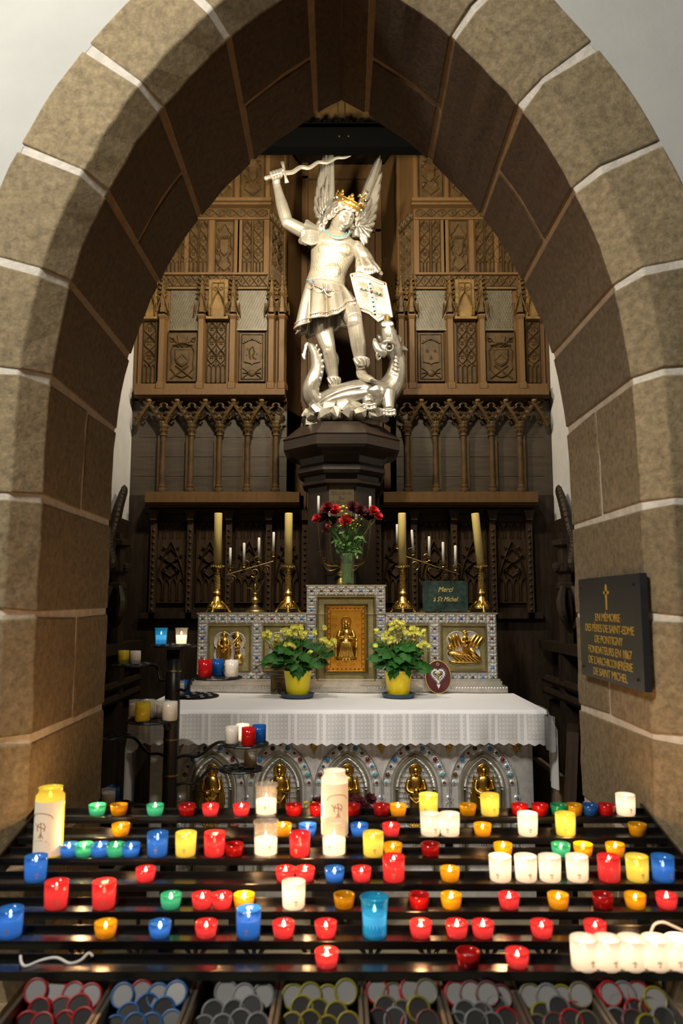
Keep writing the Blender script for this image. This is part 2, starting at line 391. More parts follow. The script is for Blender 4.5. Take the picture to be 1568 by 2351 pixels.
def flamboyant(mb, x0, z0, x1, z1, y, nx, nz, lan=.24, h=.012, w=.0045):
    """flowing almond tracery over a row of little lancets"""
    if x0 > x1: x0, x1 = x1, x0
    W, H = x1 - x0, z1 - z0; zl = z0 + H * lan; cw = W / nx; ch = (z1 - zl) / nz
    for i in range(nx):
        cx = x0 + cw * (i + .5)
        for s in (-1, 1):
            mb.rib([(cx + s * cw * .47 * sin(PI * nz * k / (nz * 6)), zl + (z1 - zl) * k / (nz * 6)) for k in range(nz * 6 + 1)], y, w, h)
        for j in range(nz):
            zc = zl + ch * (j + .5)
            for a in range(4):
                g = PI / 4 + a * PI / 2
                mb.octa((cx + cos(g) * cw * .13, y - .002, zc + sin(g) * cw * .16), (cw * .11, h * .8, cw * .13))
            for s in (-1, 1):
                mb.rib([(cx, zc + ch * .42), (cx + s * cw * .18, zc + ch * .22), (cx + s * cw * .36, zc)], y, w * .7, h * .7)
                if j < nz - 1 or True: mb.octa((cx + s * cw * .44, y - .002, zl + ch * (j + 1) - ch * .06), (cw * .07, h * .7, ch * .10))
        if lan > 0:
            m = max(2, int(round(cw / .028)))
            for k in range(m):
                xa = x0 + cw * i + cw * (k + .5) / m; hw = cw / m * .42
                mb.rib([(xa - hw, z0)] + [(px_, pz_) for px_, pz_ in pointed(xa, zl - H * .07, hw, H * .06, 4)] + [(xa + hw, z0)], y, w * .8, h)
    for xx in (x0, x1): mb.rib([(xx, z0), (xx, z1)], y, w, h)
    if nx > 1:
        for i in range(1, nx): mb.rib([(x0 + cw * i, z0), (x0 + cw * i, z1)], y, w * .6, h * .8)
def lattice(mb, x0, z0, x1, z1, y, n, h=.010, w=.004, quat=True):
    if x0 > x1: x0, x1 = x1, x0
    H = z1 - z0; c = (x1 - x0) / n
    for i in range(n):
        a = x0 + c * i
        mb.rib([(a, z0), (a + c, z1)], y, w, h); mb.rib([(a, z1), (a + c, z0)], y, w, h)
        if quat:
            mb.octa((a + c / 2, y - .003, (z0 + z1) / 2), (c * .16, h, H * .16))
            mb.octa((a, y - .003, (z0 + z1) / 2), (c * .17, h, H * .22))
    mb.rib([(x0, z0), (x1, z0)], y, w, h); mb.rib([(x0, z1), (x1, z1)], y, w, h)
def vine(mb, x0, z0, x1, z1, y, n, h=.010):
    if x0 > x1: x0, x1 = x1, x0
    zc = (z0 + z1) / 2; H = (z1 - z0) / 2; c = (x1 - x0) / n
    mb.rib([(x0 + (x1 - x0) * k / (n * 6), zc + H * .75 * sin(PI * k / 6)) for k in range(n * 6 + 1)], y, .004, h)
    mb.rib([(x0 + (x1 - x0) * k / (n * 6), zc - H * .75 * sin(PI * k / 6)) for k in range(n * 6 + 1)], y, .003, h * .8)
    for i in range(n):
        mb.octa((x0 + c * (i + .5), y - .003, zc), (c * .2, h, H * .35))
        for s in (-1, 1): mb.octa((x0 + c * (i + .5) + s * c * .3, y - .002, zc + s * H * .4), (c * .12, h * .8, H * .3))
def shield_poly(cx, cz, w, h):
    return [(cx - w, cz + h), (cx + w, cz + h), (cx + w, cz - h * .2), (cx + w * .75, cz - h * .6), (cx, cz - h), (cx - w * .75, cz - h * .6), (cx - w, cz - h * .2)]
def arms(mb, cx, z0, hw, H, y, kind):
    """coat of arms in low relief"""
    cz = z0 + H * .48
    if kind == 'bishop':
        mb.prism(shield_poly(cx, cz, hw * .52, H * .19), y - .012, y, .004)
        mb.rib(shield_poly(cx, cz, hw * .45, H * .155), y - .012, .003, .005, True)
        mb.rib([(cx - hw * .4, cz - H * .06), (cx, cz + H * .06), (cx + hw * .4, cz - H * .06)], y - .012, .006, .006)
        for s in (-1, 1):
            mb.rib([(cx + s * hw * .2, cz + H * .22), (cx + s * hw * .6, cz + H * .24), (cx + s * hw * .8, cz + H * .14), (cx + s * hw * .72, cz - H * .1), (cx + s * hw * .78, cz - H * .22), (cx + s * hw * .4, cz - H * .36), (cx, cz - H * .4)], y, .006, .012)
            mb.rib([(cx - s * hw * .45, cz - H * .16), (cx + s * hw * .75, cz - H * .42)], y, .010, .012)
            mb.rib([(cx + s * hw * .4, cz + H * .3), (cx + s * hw * .9, cz + H * .42)], y, .004, .010)
            mb.rib(arcpts(cx + s * hw * .72, cz + H * .36, hw * .14, 0, 330, 10), y, .004, .010)
            mb.rib([(cx + s * hw * .7, cz + H * .25), (cx + s * hw * .2, cz + H * .27), (cx, cz + H * .22)], y, .008, .014)
        mb.prism([(cx - hw * .28, cz + H * .28), (cx + hw * .28, cz + H * .28), (cx + hw * .36, cz + H * .44), (cx + hw * .16, cz + H * .38), (cx, cz + H * .48), (cx - hw * .16, cz + H * .38), (cx - hw * .36, cz + H * .44)], y - .014, y, .004)
        for k in range(5): mb.ell((cx + hw * .13 * (k - 2), y - .012, cz + H * .30), .006, seg=6, rings=4)
    else:
        cz = z0 + H * .55
        mb.rib([(cx - hw * .8, z0 + H * .05), (cx - hw * .8, z0 + H * .95), (cx + hw * .8, z0 + H * .95), (cx + hw * .8, z0 + H * .05)], y, .005, .008, True)
        sq = [(cx - hw * .62, cz + H * .2)] + arcpts(cx, cz + H * .12, hw * .62, 160, 20, 6)[1:-1] + [(cx + hw * .62, cz + H * .2), (cx + hw * .62, cz - H * .16), (cx + hw * .1, cz - H * .19), (cx, cz - H * .22), (cx - hw * .1, cz - H * .19), (cx - hw * .62, cz - H * .16)]
        mb.prism(sq, y - .010, y, .003)
        for k in range(9):
            a = cx + hw * .16 * (k - 4); zc = cz + H * .30 - .012 * abs(k - 4) * .6
            mb.prism([(a - hw * .07, zc), (a + hw * .07, zc), (a + hw * .05, zc + H * .06), (a, zc + H * .09), (a - hw * .05, zc + H * .06)], y - .012, y)
        mb.rib([(cx - hw * .68, cz + H * .25), (cx, cz + H * .3), (cx + hw * .68, cz + H * .25)], y, .006, .014)
        if kind == 'lilies':
            for (dx, dz) in ((-.3, .06), (.3, .06), (0, -.08)):
                for s in (-1, 0, 1): mb.octa((cx + hw * dx + s * hw * .09, y - .010, cz + H * dz + (.004 if s == 0 else -.002)), (hw * .05, .008, H * (.05 if s == 0 else .035)))
                mb.bx(cx + hw * dx - hw * .13, cx + hw * dx + hw * .13, y - .014, y, cz + H * dz - H * .022, cz + H * dz - H * .012)
        else:
            for (dx, dz) in ((-.35, .1), (-.4, -.02), (-.1, -.1), (.3, -.1), (.38, .0)): mb.ell((cx + hw * dx, y - .010, cz + H * dz), (.007, .005, .007), seg=7, rings=5)
            mb.rib([(cx - hw * .15, cz - H * .08), (cx - hw * .2, cz + H * .08), (cx + hw * .05, cz + H * .15), (cx + hw * .2, cz + H * .04), (cx + hw * .05, cz - H * .04), (cx + hw * .2, cz - H * .1)], y - .010, .008, .008)
        mb.ell((cx, y, z0 + H * .17), (hw * .3, .016, H * .07), seg=10, rings=6)
        for s in (-1, 1):
            for k in range(3): mb.rib([(cx + s * hw * .2, z0 + H * .17), (cx + s * hw * .7, z0 + H * (.07 + .1 * k))], y, .005, .010)
def crocket(mb, x, y, z, r, s=1):
    mb.octa((x, y, z), (r, r * .8, r * .9)); mb.octa((x + s * r * .7, y - r * .3, z + r * .6), (r * .6, r * .6, r * .6))
def pinnacle(mb, x, y, z0, z1, r):
    """little carved pinnacle with gables and crockets in front of a pilaster"""
    H = z1 - z0
    mb.lathe([(r, 0), (r, H * .12), (r * .8, H * .14), (r * .75, H * .5), (r * .95, H * .52), (r * .72, H * .6), (r * .30, H * .97)], (x, y, z0), 6)
    for s in (-1, 1):
        mb.rib([(x + s * r * 1.6, z0 + H * .02), (x + s * r * .7, z0 + H * .30), (x, z0 + H * .52)], y - r * .6, r * .22, r * .35)
        mb.rib([(x + s * r * 1.9, z0 - H * .08), (x + s * r * 1.6, z0 + H * .25)], y - r * .4, r * .2, r * .3)
        for k in range(5): crocket(mb, x + s * r * (.95 - .12 * k), y - r * .5, z0 + H * (.42 + .12 * k), r * .46, s)
    mb.ell((x, y - r * .2, z1 - H * .03), r * .45, seg=6, rings=5)
def pilaster(mb, x, y, z0, z1, w, d):
    """half-octagonal pilaster with base and capital"""
    def poly(k): return [(-w * k, 0), (-w * k * .55, -d * k), (w * k * .55, -d * k), (w * k, 0)]
    H = z1 - z0
    rings = []
    for k, z in ((1.35, z0), (1.35, z0 + .03), (1.25, z0 + .045), (1, z0 + .06), (1, z1 - .035), (1.2, z1 - .02), (1.3, z1 - .012), (1.3, z1)):
        rings.append([(x + a, y + b, z) for a, b in poly(k)])
    mb.loft(rings)

def upper_wing(s):
    """upper panelling of the altarpiece on one side of the statue; s=-1 left, +1 right"""
    side = 'left' if s < 0 else 'right'
    X = lambda px, py=750: s * ax(px, py)
    t = thing('carved_altarpiece_wing', (s * 1.0, D0, zq(912)), f'upper carved oak panelling with coats of arms and lattice shutters, {side} of the silver statue', 'wood panelling', 'carved wings beside the statue')
    xo, xi, xs = s * 1.515, X(612), X(657)
    y = D0
    b = MB()
    lo, hi = sorted((xo, X(615)))
    b.bx(lo, hi, y, y + .06, zq(912), 5.3); b.bx(*sorted((s * 1.50, s * 1.556)), y + .03, y + .06, zq(912), 5.3)
    lo, hi = sorted((X(615), xs)); b.bx(lo, hi, y, y + .06, zq(912), zq(662))
    for px in (424.5, 482, 541, 548): b.bx(X(px) - .017, X(px) + .017, y - .012, y, zq(632), zq(503))
    b.bx(*sorted((X(616), X(604))), y - .014, y + .02, zq(660), zq(503))
    b.build('backing', WOOD, t)
    c = MB()                                                           # cornice mouldings
    for (pa, pb, d) in ((469, 476, .10), (474, 480, .07)): c.bx(*sorted((xo, X(622))), y - d, y, zq(pb), zq(pa))
    s1, s2, l_ = MB(), MB(), MB(); s1.bx(*sorted((xo, X(615))), y - .025, y, zq(507), zq(503))
    for (pa, pb, d) in ((629, 634, .03), (662, 667, .03)): s2.bx(*sorted((xo, X(615))), y - d, y, zq(pb), zq(pa))
    for (pa, pb, d) in ((885, 900, .05), (898, 904, .07), (903, 913, .085), (911, 916, .06)): l_.bx(*sorted((xo, X(657))), y - d, y, zq(pb), zq(pa))
    c.build('cornice', WOOD, t); s1.build('string_course', WOOD, t); s2.build('string_course', WOOD, t); l_.build('lower_cornice', WOOD, t)
    f = MB(); vine(f, xo, zq(502), X(612), zq(481), y - .012, 12)
    f.bx(*sorted((xo, X(612))), y - .012, y, zq(503), zq(480)); f.build('vine_frieze', WOODC, t)
    f = MB(); lattice(f, xo, zq(660), X(612), zq(635), y - .018, 15); f.bx(*sorted((xo, X(612))), y - .018, y, zq(662), zq(633)); f.build('diamond_frieze', WOODC, t)
    for (pa, pb, n) in ((411, 452, 2), (453, 474, 1), (553, 576, 1), (578, 604, 1), (352, 409, 2)):
        p = MB(); a, e = sorted((X(pa), X(pb))); p.bx(a, e, y - .004, y, zq(629), zq(507)); flamboyant(p, a + .004, zq(628), e - .004, zq(509), y - .004, n, 3); p.build('tracery_panel', WOODC, t)
    p = MB(); a, e = sorted((X(490), X(534))); p.bx(a, e, y - .003, y, zq(628), zq(509))
    cx = (a + e) / 2; hw = (e - a) / 2; z0, z1 = zq(628), zq(509); H = z1 - z0
    p.rib([(a + .004, z0), (a + .004, z1), (e - .004, z1), (e - .004, z0)], y - .003, .005, .01, True)
    p.prism(shield_poly(cx, z0 + H * .48, hw * .45, H * .16), y - .022, y, .006)
    for q in (-1, 1):
        p.rib([(cx, z1 - H * .05), (cx + q * hw * .35, z1 - H * .18), (cx + q * hw * .85, z1 - H * .28)], y, .006, .014)
        p.rib([(cx + q * hw * .8, z0 + H * .75), (cx + q * hw * .6, z0 + H * .62), (cx + q * hw * .8, z0 + H * .45), (cx + q * hw * .35, z0 + H * .3), (cx + q * hw * .7, z0 + H * .16), (cx, z0 + H * .04)], y, .007, .016)
        for k in range(6): p.octa((cx + q * hw * R(.4, .85), y - .006, z0 + H * (.08 + .15 * k)), (.012, .014, .02))
    for k in range(5): p.octa((cx + hw * .2 * (k - 2), y - .014, z0 + H * .68), (.008, .012, .018))
    p.build('shield_panel', WOODC, t)
    for (pa, pb) in ((548, 604), (480, 532), (420, 470)):                # panels above the cornice
        p = MB(); a, e = sorted((X(pa), X(pb))); z0, z1 = zq(460), zq(300); p.bx(a, e, y - .01, y, z0, z1)
        p.rib([(a, z0), (a, z1), (e, z1), (e, z0)], y - .01, .008, .014, True)
        cx = (a + e) / 2; hw = (e - a) / 2
        for q in (-1, 1):
            for k in range(3):
                zz = z0 + (z1 - z0) * (.06 + .3 * k)
                p.rib([(cx, zz), (cx + q * hw * .7, zz + .05), (cx + q * hw * .3, zz + .11), (cx + q * hw * .75, zz + .16)], y - .01, .007, .016)
                p.octa((cx + q * hw * .5, y - .014, zz + .09), (.02, .014, .025))
        p.prism(shield_poly(cx, z0 + .2, hw * .35, .06), y - .03, y, .006); p.build('foliage_panel', WOODC, t)
    for pa, pb in ((391, 456), (543, 613)):                             # scale-pattern lattice shutters
        p = MB(); a, e = sorted((X(pa), X(pb))); z0, z1 = zq(757), zq(668); p.bx(a, e, y - .006, y, z0, z1)
        n = 11; c_ = (e - a) / n; rows = 13; rh = (z1 - z0) / rows
        for j in range(rows):
            for i in range(n + (j % 2)):
                xx = a + c_ * (i + (.5 if j % 2 == 0 else 0)); zz = z1 - rh * (j + .5)
                if a < xx - c_ * .3 and xx + c_ * .3 < e: p.prism([(xx - c_ * .46, zz + rh * .45), (xx + c_ * .46, zz + rh * .45), (xx, zz - rh * .5)], y - .011, y - .005)
        p.bx((a + e) / 2 - .002, (a + e) / 2 + .002, y - .013, y, z0, z1)
        p.bx(a, e, y - .02, y, z0 - .012, z0); p.build('lattice_shutter', SLATE, t)
    for pa, pb, k in ((388, 454, 'bishop'), (550, 610, 'lilies' if s > 0 else 'crest')):
        p = MB(); a, e = sorted((X(pa), X(pb))); z0, z1 = zq(877), zq(764); p.bx(a, e, y - .008, y, z0, z1)
        p.rib([(a, z0), (a, z1), (e, z1), (e, z0)], y - .008, .006, .01, True)
        arms(p, (a + e) / 2, z0, (e - a) / 2, z1 - z0, y - .008, k); p.build('coat_of_arms_panel', WOODC, t)
    for pa, pb, n in ((476, 521, 2), (331, 362, 1)):
        p = MB(); a, e = sorted((X(pa), X(pb))); p.bx(a, e, y - .012, y, zq(880), zq(738)); flamboyant(p, a + .005, zq(879), e - .005, zq(741), y - .012, n, 3, .3); p.build('tracery_panel', WOODC, t)
    for px in (375, 464, 536, 624, 648):
        p = MB(); pilaster(p, X(px), y, zq(897), zq(728), .034, .05); pl_ = p.build('pilaster', WOOD, t)
        q = MB(); pinnacle(q, X(px), y - .03, zq(722), zq(638), .029); q.build('pinnacle', WOODP, pl_, o=ORG[t.name])
    for pa, pb in ((479, 523), (331, 361)):                             # gilt bracket panel with a pointed arch
        p = MB(); a, e = sorted((X(pa), X(pb))); z0, z1 = zq(733), zq(645); H = z1 - z0; p.bx(a, e, y - .028, y, z0, z1)
        cx = (a + e) / 2; hw = (e - a) / 2 * .7
        p.rib([(cx - hw, z0 + H * .05), (cx - hw, z0 + H * .25)] + pointed(cx, z0 + H * .3, hw, H * .35, 6) + [(cx + hw, z0 + H * .25), (cx + hw, z0 + H * .05)], y - .028, .007, .018)
        p.rib([(cx - hw * 1.1, z0 + H * .25), (cx, z0 + H * .72), (cx + hw * 1.1, z0 + H * .25)], y - .028, .006, .02)
        for q in (-1, 1): p.rib([(cx + q * hw * .9, z0 + H * .4), (cx + q * hw * .9, z0 + H * .9), (cx, z0 + H * .9), (cx, z0 + H * .7)], y - .028, .005, .012); p.rib(arcpts(cx + q * hw * .45, z0 + H * .75, hw * .25, 0, 360, 8), y - .028, .004, .01)
        p.bx(a - .01, e + .01, y - .06, y, z0 - .018, z0); p.build('bracket_panel', WOODG, t)
    # splayed return running back into the niche, its front strip carved
    p = MB(); A = Vector((s * ax(615), y, 0)); B = Vector((s * .33, 6.12, 0)); d = (B - A).normalized(); n = Vector((-s * abs(d.y), -abs(d.x), 0))
    q = Matrix(((d.x, -n.x, 0, A.x), (d.y, -n.y, 0, A.y), (0, 0, 1, 0), (0, 0, 0, 1))); L = (B - A).length
    p.M = q; p.bx(0, L, 0, .03, zq(912), 5.3); p.bx(.26, .29, -.02, .0, zq(912), 5.3); p.build('niche_return', WOOD, t)
    p = MB(); p.M = q; flamboyant(p, .03, zq(629), .24, zq(507), 0, 2, 3); p.build('tracery_panel', WOODC, t)
    p = MB(); p.M = q; lattice(p, .0, zq(660), .26, zq(635), -.012, 5); p.bx(0, .27, -.012, 0, zq(663), zq(633)); p.build('diamond_frieze', WOODC, t); p = MB(); p.M = q; vine(p, .0, zq(502), .26, zq(481), -.01, 5); p.bx(0, .27, -.01, 0, zq(503), zq(478)); p.build('vine_frieze', WOODC, t)
    p = MB(); p.M = q; p.bx(.0, L * .9, -.03, 0, zq(917), zq(880)); p.build('return_ledge', WOOD, t)
    return t
for s_ in (-1, 1): upper_wing(s_)

def arcade(s):
    side = 'left' if s < 0 else 'right'
    t = thing('gothic_arcade_panel', (s * 1.0, D0, zq(1165)), f'dark oak blind arcade of gabled arches on slender columns, {side} of the black pedestal', 'wood panelling', 'blind arcades beside the pedestal')
    y = D0; X = lambda px: s * ax(px, 1020)
    b = MB(); lo, hi = sorted((s * 1.50, X(657) if True else 0)); b.bx(*sorted((s * 1.555, X(657))), y + .05, y + .09, zq(1135), zq(916))
    for py in (1000, 1045, 1090): b.bx(lo, hi, y + .047, y + .05, zq(py) - .002, zq(py) + .002)
    b.build('back_boards', mat('oak_boards', (.036, .026, .016), .5, var=.35, vscale=5, stretch=(1, 7, 7), bump=.15, bscale=30), t)
    pitch = ax(471, 1020) - ax(535.5, 1020)
    zc = zq(1000)
    cols = [633 + 64.6 * 0 - 64.6 * k for k in range(5)]                 # 633 .. 374.6
    for px in cols:
        c = MB(); x = X(px)
        c.lathe([(.034, 0), (.034, .02), (.026, .03), (.028, .045), (.021, .055), (.019, .32 + .0), (.019, zc - zq(1130) - .01), (.026, zc - zq(1130)), (.022, zc - zq(1130) + .012), (.030, zc - zq(1130) + .05), (.038, zc - zq(1130) + .065), (.038, zc - zq(1130) + .078)], (x, y, zq(1130)), 12)
        for k in range(8):
            g = 2 * PI * k / 8; c.octa((x + cos(g) * .027, y + sin(g) * .027, zc + .035), (.01, .01, .016))
        cc = c.build('column', WOODC, t)
        m = MB(); m.bx(x + s * .022, x + s * .040, y + .0, y + .05, zq(1130), zc); m.build('mullion', WOODC, t)
    for k in range(6):
        xc = X(633 - 64.6 * (k - .5)); 
        if k == 5: xc = X(633 - 64.6 * 4.5)
        hw = pitch / 2; zt = zq(922); z0 = zc + .07; H = zt - z0
        if k == 0: continue
        g = MB()                                                          # gable over each arch
        for q in (-1, 1):
            g.tube([(xc + q * hw * .98, y - .02, z0), (xc + q * hw * .55, y - .03, z0 + H * .45), (xc, y - .035, zt - .02)], [.014, .017, .015], 6)
            for j in range(4): crocket(g, xc + q * hw * (.85 - .2 * j), y - .045, z0 + H * (.26 + .2 * j), .015, q)
        arc = [(xc - hw * .86, z0 - .0)] + pointed(xc, z0 + H * .05, hw * .80, H * .58, 7) + [(xc + hw * .86, z0)]
        for (xa, za), (xb, zb) in zip(arc, arc[1:]): g.tube([(xa, y - .005, za), (xb, y - .005, zb)], .011, 5)
        for q in (-1, 1): g.tube([(xc + q * hw * .55, y, z0 + H * .36), (xc + q * hw * .3, y, z0 + H * .3), (xc + q * hw * .2, y, z0 + H * .42)], .007, 5)
        g.build('gable', WOODC, t)
        cr = MB(); cr.ell((xc, y - .035, zt + .0), (.022, .02, .018), seg=8, rings=5)
        for j in range(3): cr.octa((xc + (j - 1) * .016, y - .04, zt + .022), (.009, .009, .016))
        cr.build('finial', WOODG, t)
    sp = MB()                                                             # spandrels pierced by trefoils
    for k in range(5):
        xc = X(633 - 64.6 * k); hw = pitch / 2; zt = zq(918); z0 = zc + .07; H = zt - z0; zm = z0 + H * .62; r = hw * .30
        for (dx, dz, a0) in ((0, r * .85, -30), (-r * .85, -r * .35, 90), (r * .85, -r * .35, -150)):
            pts = arcpts(xc + dx, zm + dz, r * .78, a0, a0 + 240, 8)
            for (xa, za), (xb, zb) in zip(pts, pts[1:]): sp.tube([(xa, y - .012, za), (xb, y - .012, zb)], .010, 5)
        for q in (-1, 1):
            for j in range(3): crocket(sp, xc + q * hw * (.12 + .16 * j), y - .02, z0 + H * (.06 + .12 * j), .018, q)
        sp.ell((xc, y - .01, z0 + H * .1), (.035, .03, .035), seg=8, rings=6)
    sp.bx(*sorted((X(657), s * 1.50)), y - .0, y + .05, zq(922), zq(914))
    sp.build('spandrel_tracery', WOODC, t)
    l = MB(); lo, hi = sorted((X(690), X(346)))
    for (pa, pb, d) in ((1130, 1137, .03), (1135, 1158, .12), (1156, 1163, .10), (1160, 1166, .06)): l.bx(lo, hi, y - d, y + .08, zq(pb), zq(pa))
    l.build('ledge', WOOD, t)
    return t
for s_ in (-1, 1): arcade(s_)

def dado(s):
    side = 'left' if s < 0 else 'right'
    t = thing('carved_dado', (s * .9, D0, 0), f'shadowed lower wood panelling with tracery panels and thin pilasters, {side} half behind the altar', 'wood panelling', 'lower panelling behind the altar')
    y = D0 + .04; X = lambda px: s * ax(px, 1280)
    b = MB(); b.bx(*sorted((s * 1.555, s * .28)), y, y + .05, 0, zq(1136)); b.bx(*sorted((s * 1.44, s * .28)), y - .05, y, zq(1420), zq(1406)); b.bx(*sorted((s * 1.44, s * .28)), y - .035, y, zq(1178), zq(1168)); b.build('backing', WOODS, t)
    for px in (436, 525, 617, 700 if s < 0 else 700, 352):
        p = MB(); x = X(px); p.bx(x - .022, x + .022, y - .05, y, zq(1420), zq(1172)); p.prism([(x - .022, zq(1195)), (x + .022, zq(1195)), (x + .042, zq(1172)), (x - .042, zq(1172))], y - .075, y)
        for j in range(14): p.octa((x, y - .05, zq(1400 - 14 * j)), (.014, .012, .018))
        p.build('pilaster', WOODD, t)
    for pa, pb in ((358, 424), (449, 512), (539, 603), (631, 688)):
        p = MB(); a, e = sorted((X(pa), X(pb))); z0, z1 = zq(1384), zq(1198); H = z1 - z0; W = e - a; cx = (a + e) / 2
        p.bx(a, e, y - .008, y, z0, z1); p.rib([(a, z0), (a, z1), (e, z1), (e, z0)], y - .008, .008, .014, True)
        hw = W * .44; zl = z0 + H * .30
        for i in range(4):
            xa = a + W * (i + .5) / 4; p.rib([(xa - W * .09, z0 + .02)] + pointed(xa, zl - .05, W * .09, .05, 4) + [(xa + W * .09, z0 + .02)], y - .008, .005, .014)
            p.rib([(xa - W * .08, zl + H * .50)] + pointed(xa, z1 - .05, W * .08, .04, 4) + [(xa + W * .08, zl + H * .50)], y - .008, .004, .012)
        og = pointed(cx, zl, hw, H * .46, 8, .55); p.rib(og, y - .008, .009, .02)
        for i in range(2):
            for q in (-1, 1):
                xx = cx + q * hw * .45
                p.rib([(cx, zl + H * (.02 + .17 * i)), (xx + q * hw * .25, zl + H * (.10 + .15 * i)), (cx, zl + H * (.20 + .17 * i))], y - .008, .006, .016)
                p.rib([(xx, zl + H * .0), (xx + q * hw * .2, zl + H * .08), (cx + q * hw * .1, zl + H * .16)], y - .008, .005, .014)
                p.octa((xx, y - .012, zl + H * (.1 + .14 * i)), (.014, .014, .022))
                crocket(p, cx + q * hw * (.75 - .25 * i), y - .02, zl + H * (.28 + .1 * i), .014, q)
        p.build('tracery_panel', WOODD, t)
    return t
for s_ in (-1, 1): dado(s_)

nb = thing('niche_panelling', (0, 6.12, 2.6), 'tall oak boards lining the niche right behind the winged statue', 'wood panelling')
p = MB(); p.bx(-.40, .40, 6.12, 6.16, 2.0, 5.35)
for x in (-.24, -.08, .10, .24): p.bx(x - .003, x + .003, 6.112, 6.13, 2.0, 5.35)
p.build('boards', WOOD, nb)
p = MB()
for py in (405, 527): p.bx(-.4, .4, 6.09, 6.12, zq(py + 6, 6.1), zq(py, 6.1))
for x in (-.31, .31): p.bx(x - .025, x + .025, 6.09, 6.12, 2.0, 5.35)
p.build('rail', WOOD, nb)
bb = MB(); bb.bx(-.60, .60, 4.98, 5.08, P(784, 356, 5.08).z, P(784, 290, 4.98).z + .02)
for i in range(46):
    x = -.58 + 1.16 * i / 45; bb.bx(x - .014, x + .014, 4.98, 5.08, P(784, 292, 4.98).z, P(784, R(266, 284), 4.98).z)
bm_ = tag(bb.build('canopy_beam', BLACKBEAM, o=(0, 4.98, 4.7)), 'black beam with a ragged upper edge spanning the top of the arch', 'beam')
b2 = MB()
for px in (779, 800): b2.lathe([(.008, 0), (.008, .006), (0, .008)], P(px, 313, 4.98), 8, axis=(0, -1, 0))
b2.build('bolt', BRASSD, bm_, o=ORG[bm_.name])
bt = MB(); bt.bx(-.6, .6, 5.14, 5.18, 5.03, 5.38); bt.bx(-.02, .02, 5.12, 5.14, 5.03, 5.38)
tag(bt.build('canopy_boards', WOODC, o=(0, 5.14, 5.03)), 'brown boards visible above the black beam at the arch tip', 'wood panelling')

def stall(s):
    side = 'left' if s < 0 else 'right'
    t = thing('choir_stall_end', (s * 1.45, 4.9, 0), f'dark carved wooden stall end with pinnacles and scrolled crest against the {side} white wall', 'choir stall', 'dark carved stalls at the sides')
    xw = s * 1.55
    p = MB(); p.bx(*sorted((xw, xw - s * .05)), 3.5, 5.5, 0, 1.75); p.bx(*sorted((xw, xw - s * .03)), 5.0, 5.5, 1.7, 2.2); p.bx(*sorted((xw, xw - s * .16)), 3.7, 5.45, 1.30, 1.36); p.bx(*sorted((xw, xw - s * .10)), 3.7, 5.45, .2, .95); p.build('side_panel', WOODS, t)
    for yy, zt in ((4.35, 2.15), (4.95, 2.02)):
        q = MB(); x = xw - s * .10
        q.bx(x - .05, x + .05, yy - .05, yy + .05, 0, 1.35); q.lathe([(.05, 1.35), (.05, 1.7), (.062, 1.71), (.062, 1.74), (.045, 1.75), (.045, zt - .22), (.075, zt - .2), (.075, zt - .15), (.045, zt - .14), (.045, zt - .05), (.08, zt - .03), (.08, zt), (.03, zt + .01), (.03, zt + .05)], (x, yy, 0), 6)
        for k in range(6):
            g = PI / 3 * k + .5; q.ell((x + cos(g) * .065, yy + sin(g) * .065, zt - .17), (.022, .022, .03), seg=6, rings=5)
        post = q.build('post', WOODS, t)
        r = MB()
        for k in (-1, 1):
            r.tube(sm([(x + k * .03, yy - .05, 1.72), (x + k * .06, yy - .09, 1.62), (x + k * .055, yy - .11, 1.54), (x + k * .02, yy - .08, 1.46)], 4), [.02, .034, .03, .01], 7)
        r.build('drooping_crocket', WOODS, post, o=ORG[t.name])
    q = MB(); pts = sm([(xw - s * .04, 5.2, 2.38), (xw - s * .06, 5.05, 2.25), (xw - s * .05, 4.98, 2.08), (xw - s * .07, 4.85, 1.98), (xw - s * .12, 4.75, 1.86)], 5)
    q.tube(pts, [.02, .035, .04, .04, .02], 8)
    for k, v in enumerate(pts): q.lathe([(.03, -.016), (.045, 0), (.03, .016)], v + Vector((-s * .02, -.03, .0)), 8, axis=(1, 0, 0))
    q.build('scroll_crest', WOODS, t)
    for z in (1.02, 1.1): 
        q = MB(); q.tube([(xw - s * .13, 3.7, z), (xw - s * .13, 5.4, z)], .03, 8); q.build('moulded_rail', WOODS, t)
    for yy in (4.0, 4.65):
        q = MB(); q.M = Matrix(((0, 1 if s < 0 else -1, 0, xw - s * .05), (1, 0, 0, yy), (0, 0, 1, 0), (0, 0, 0, 1)))
        q.M = Matrix(((0, s, 0, xw - s * .05), (1, 0, 0, yy - .2), (0, 0, 1, 0), (0, 0, 0, 1)))
        flamboyant(q, 0, .3, .4, .9, 0, 3, 3); q.rib([(0, 1.4), (0, 1.72), (.4, 1.72), (.4, 1.4)], 0, .012, .015, True); q.build('tracery_panel', WOODS, t)
    return t
for s_ in (-1, 1): stall(s_)
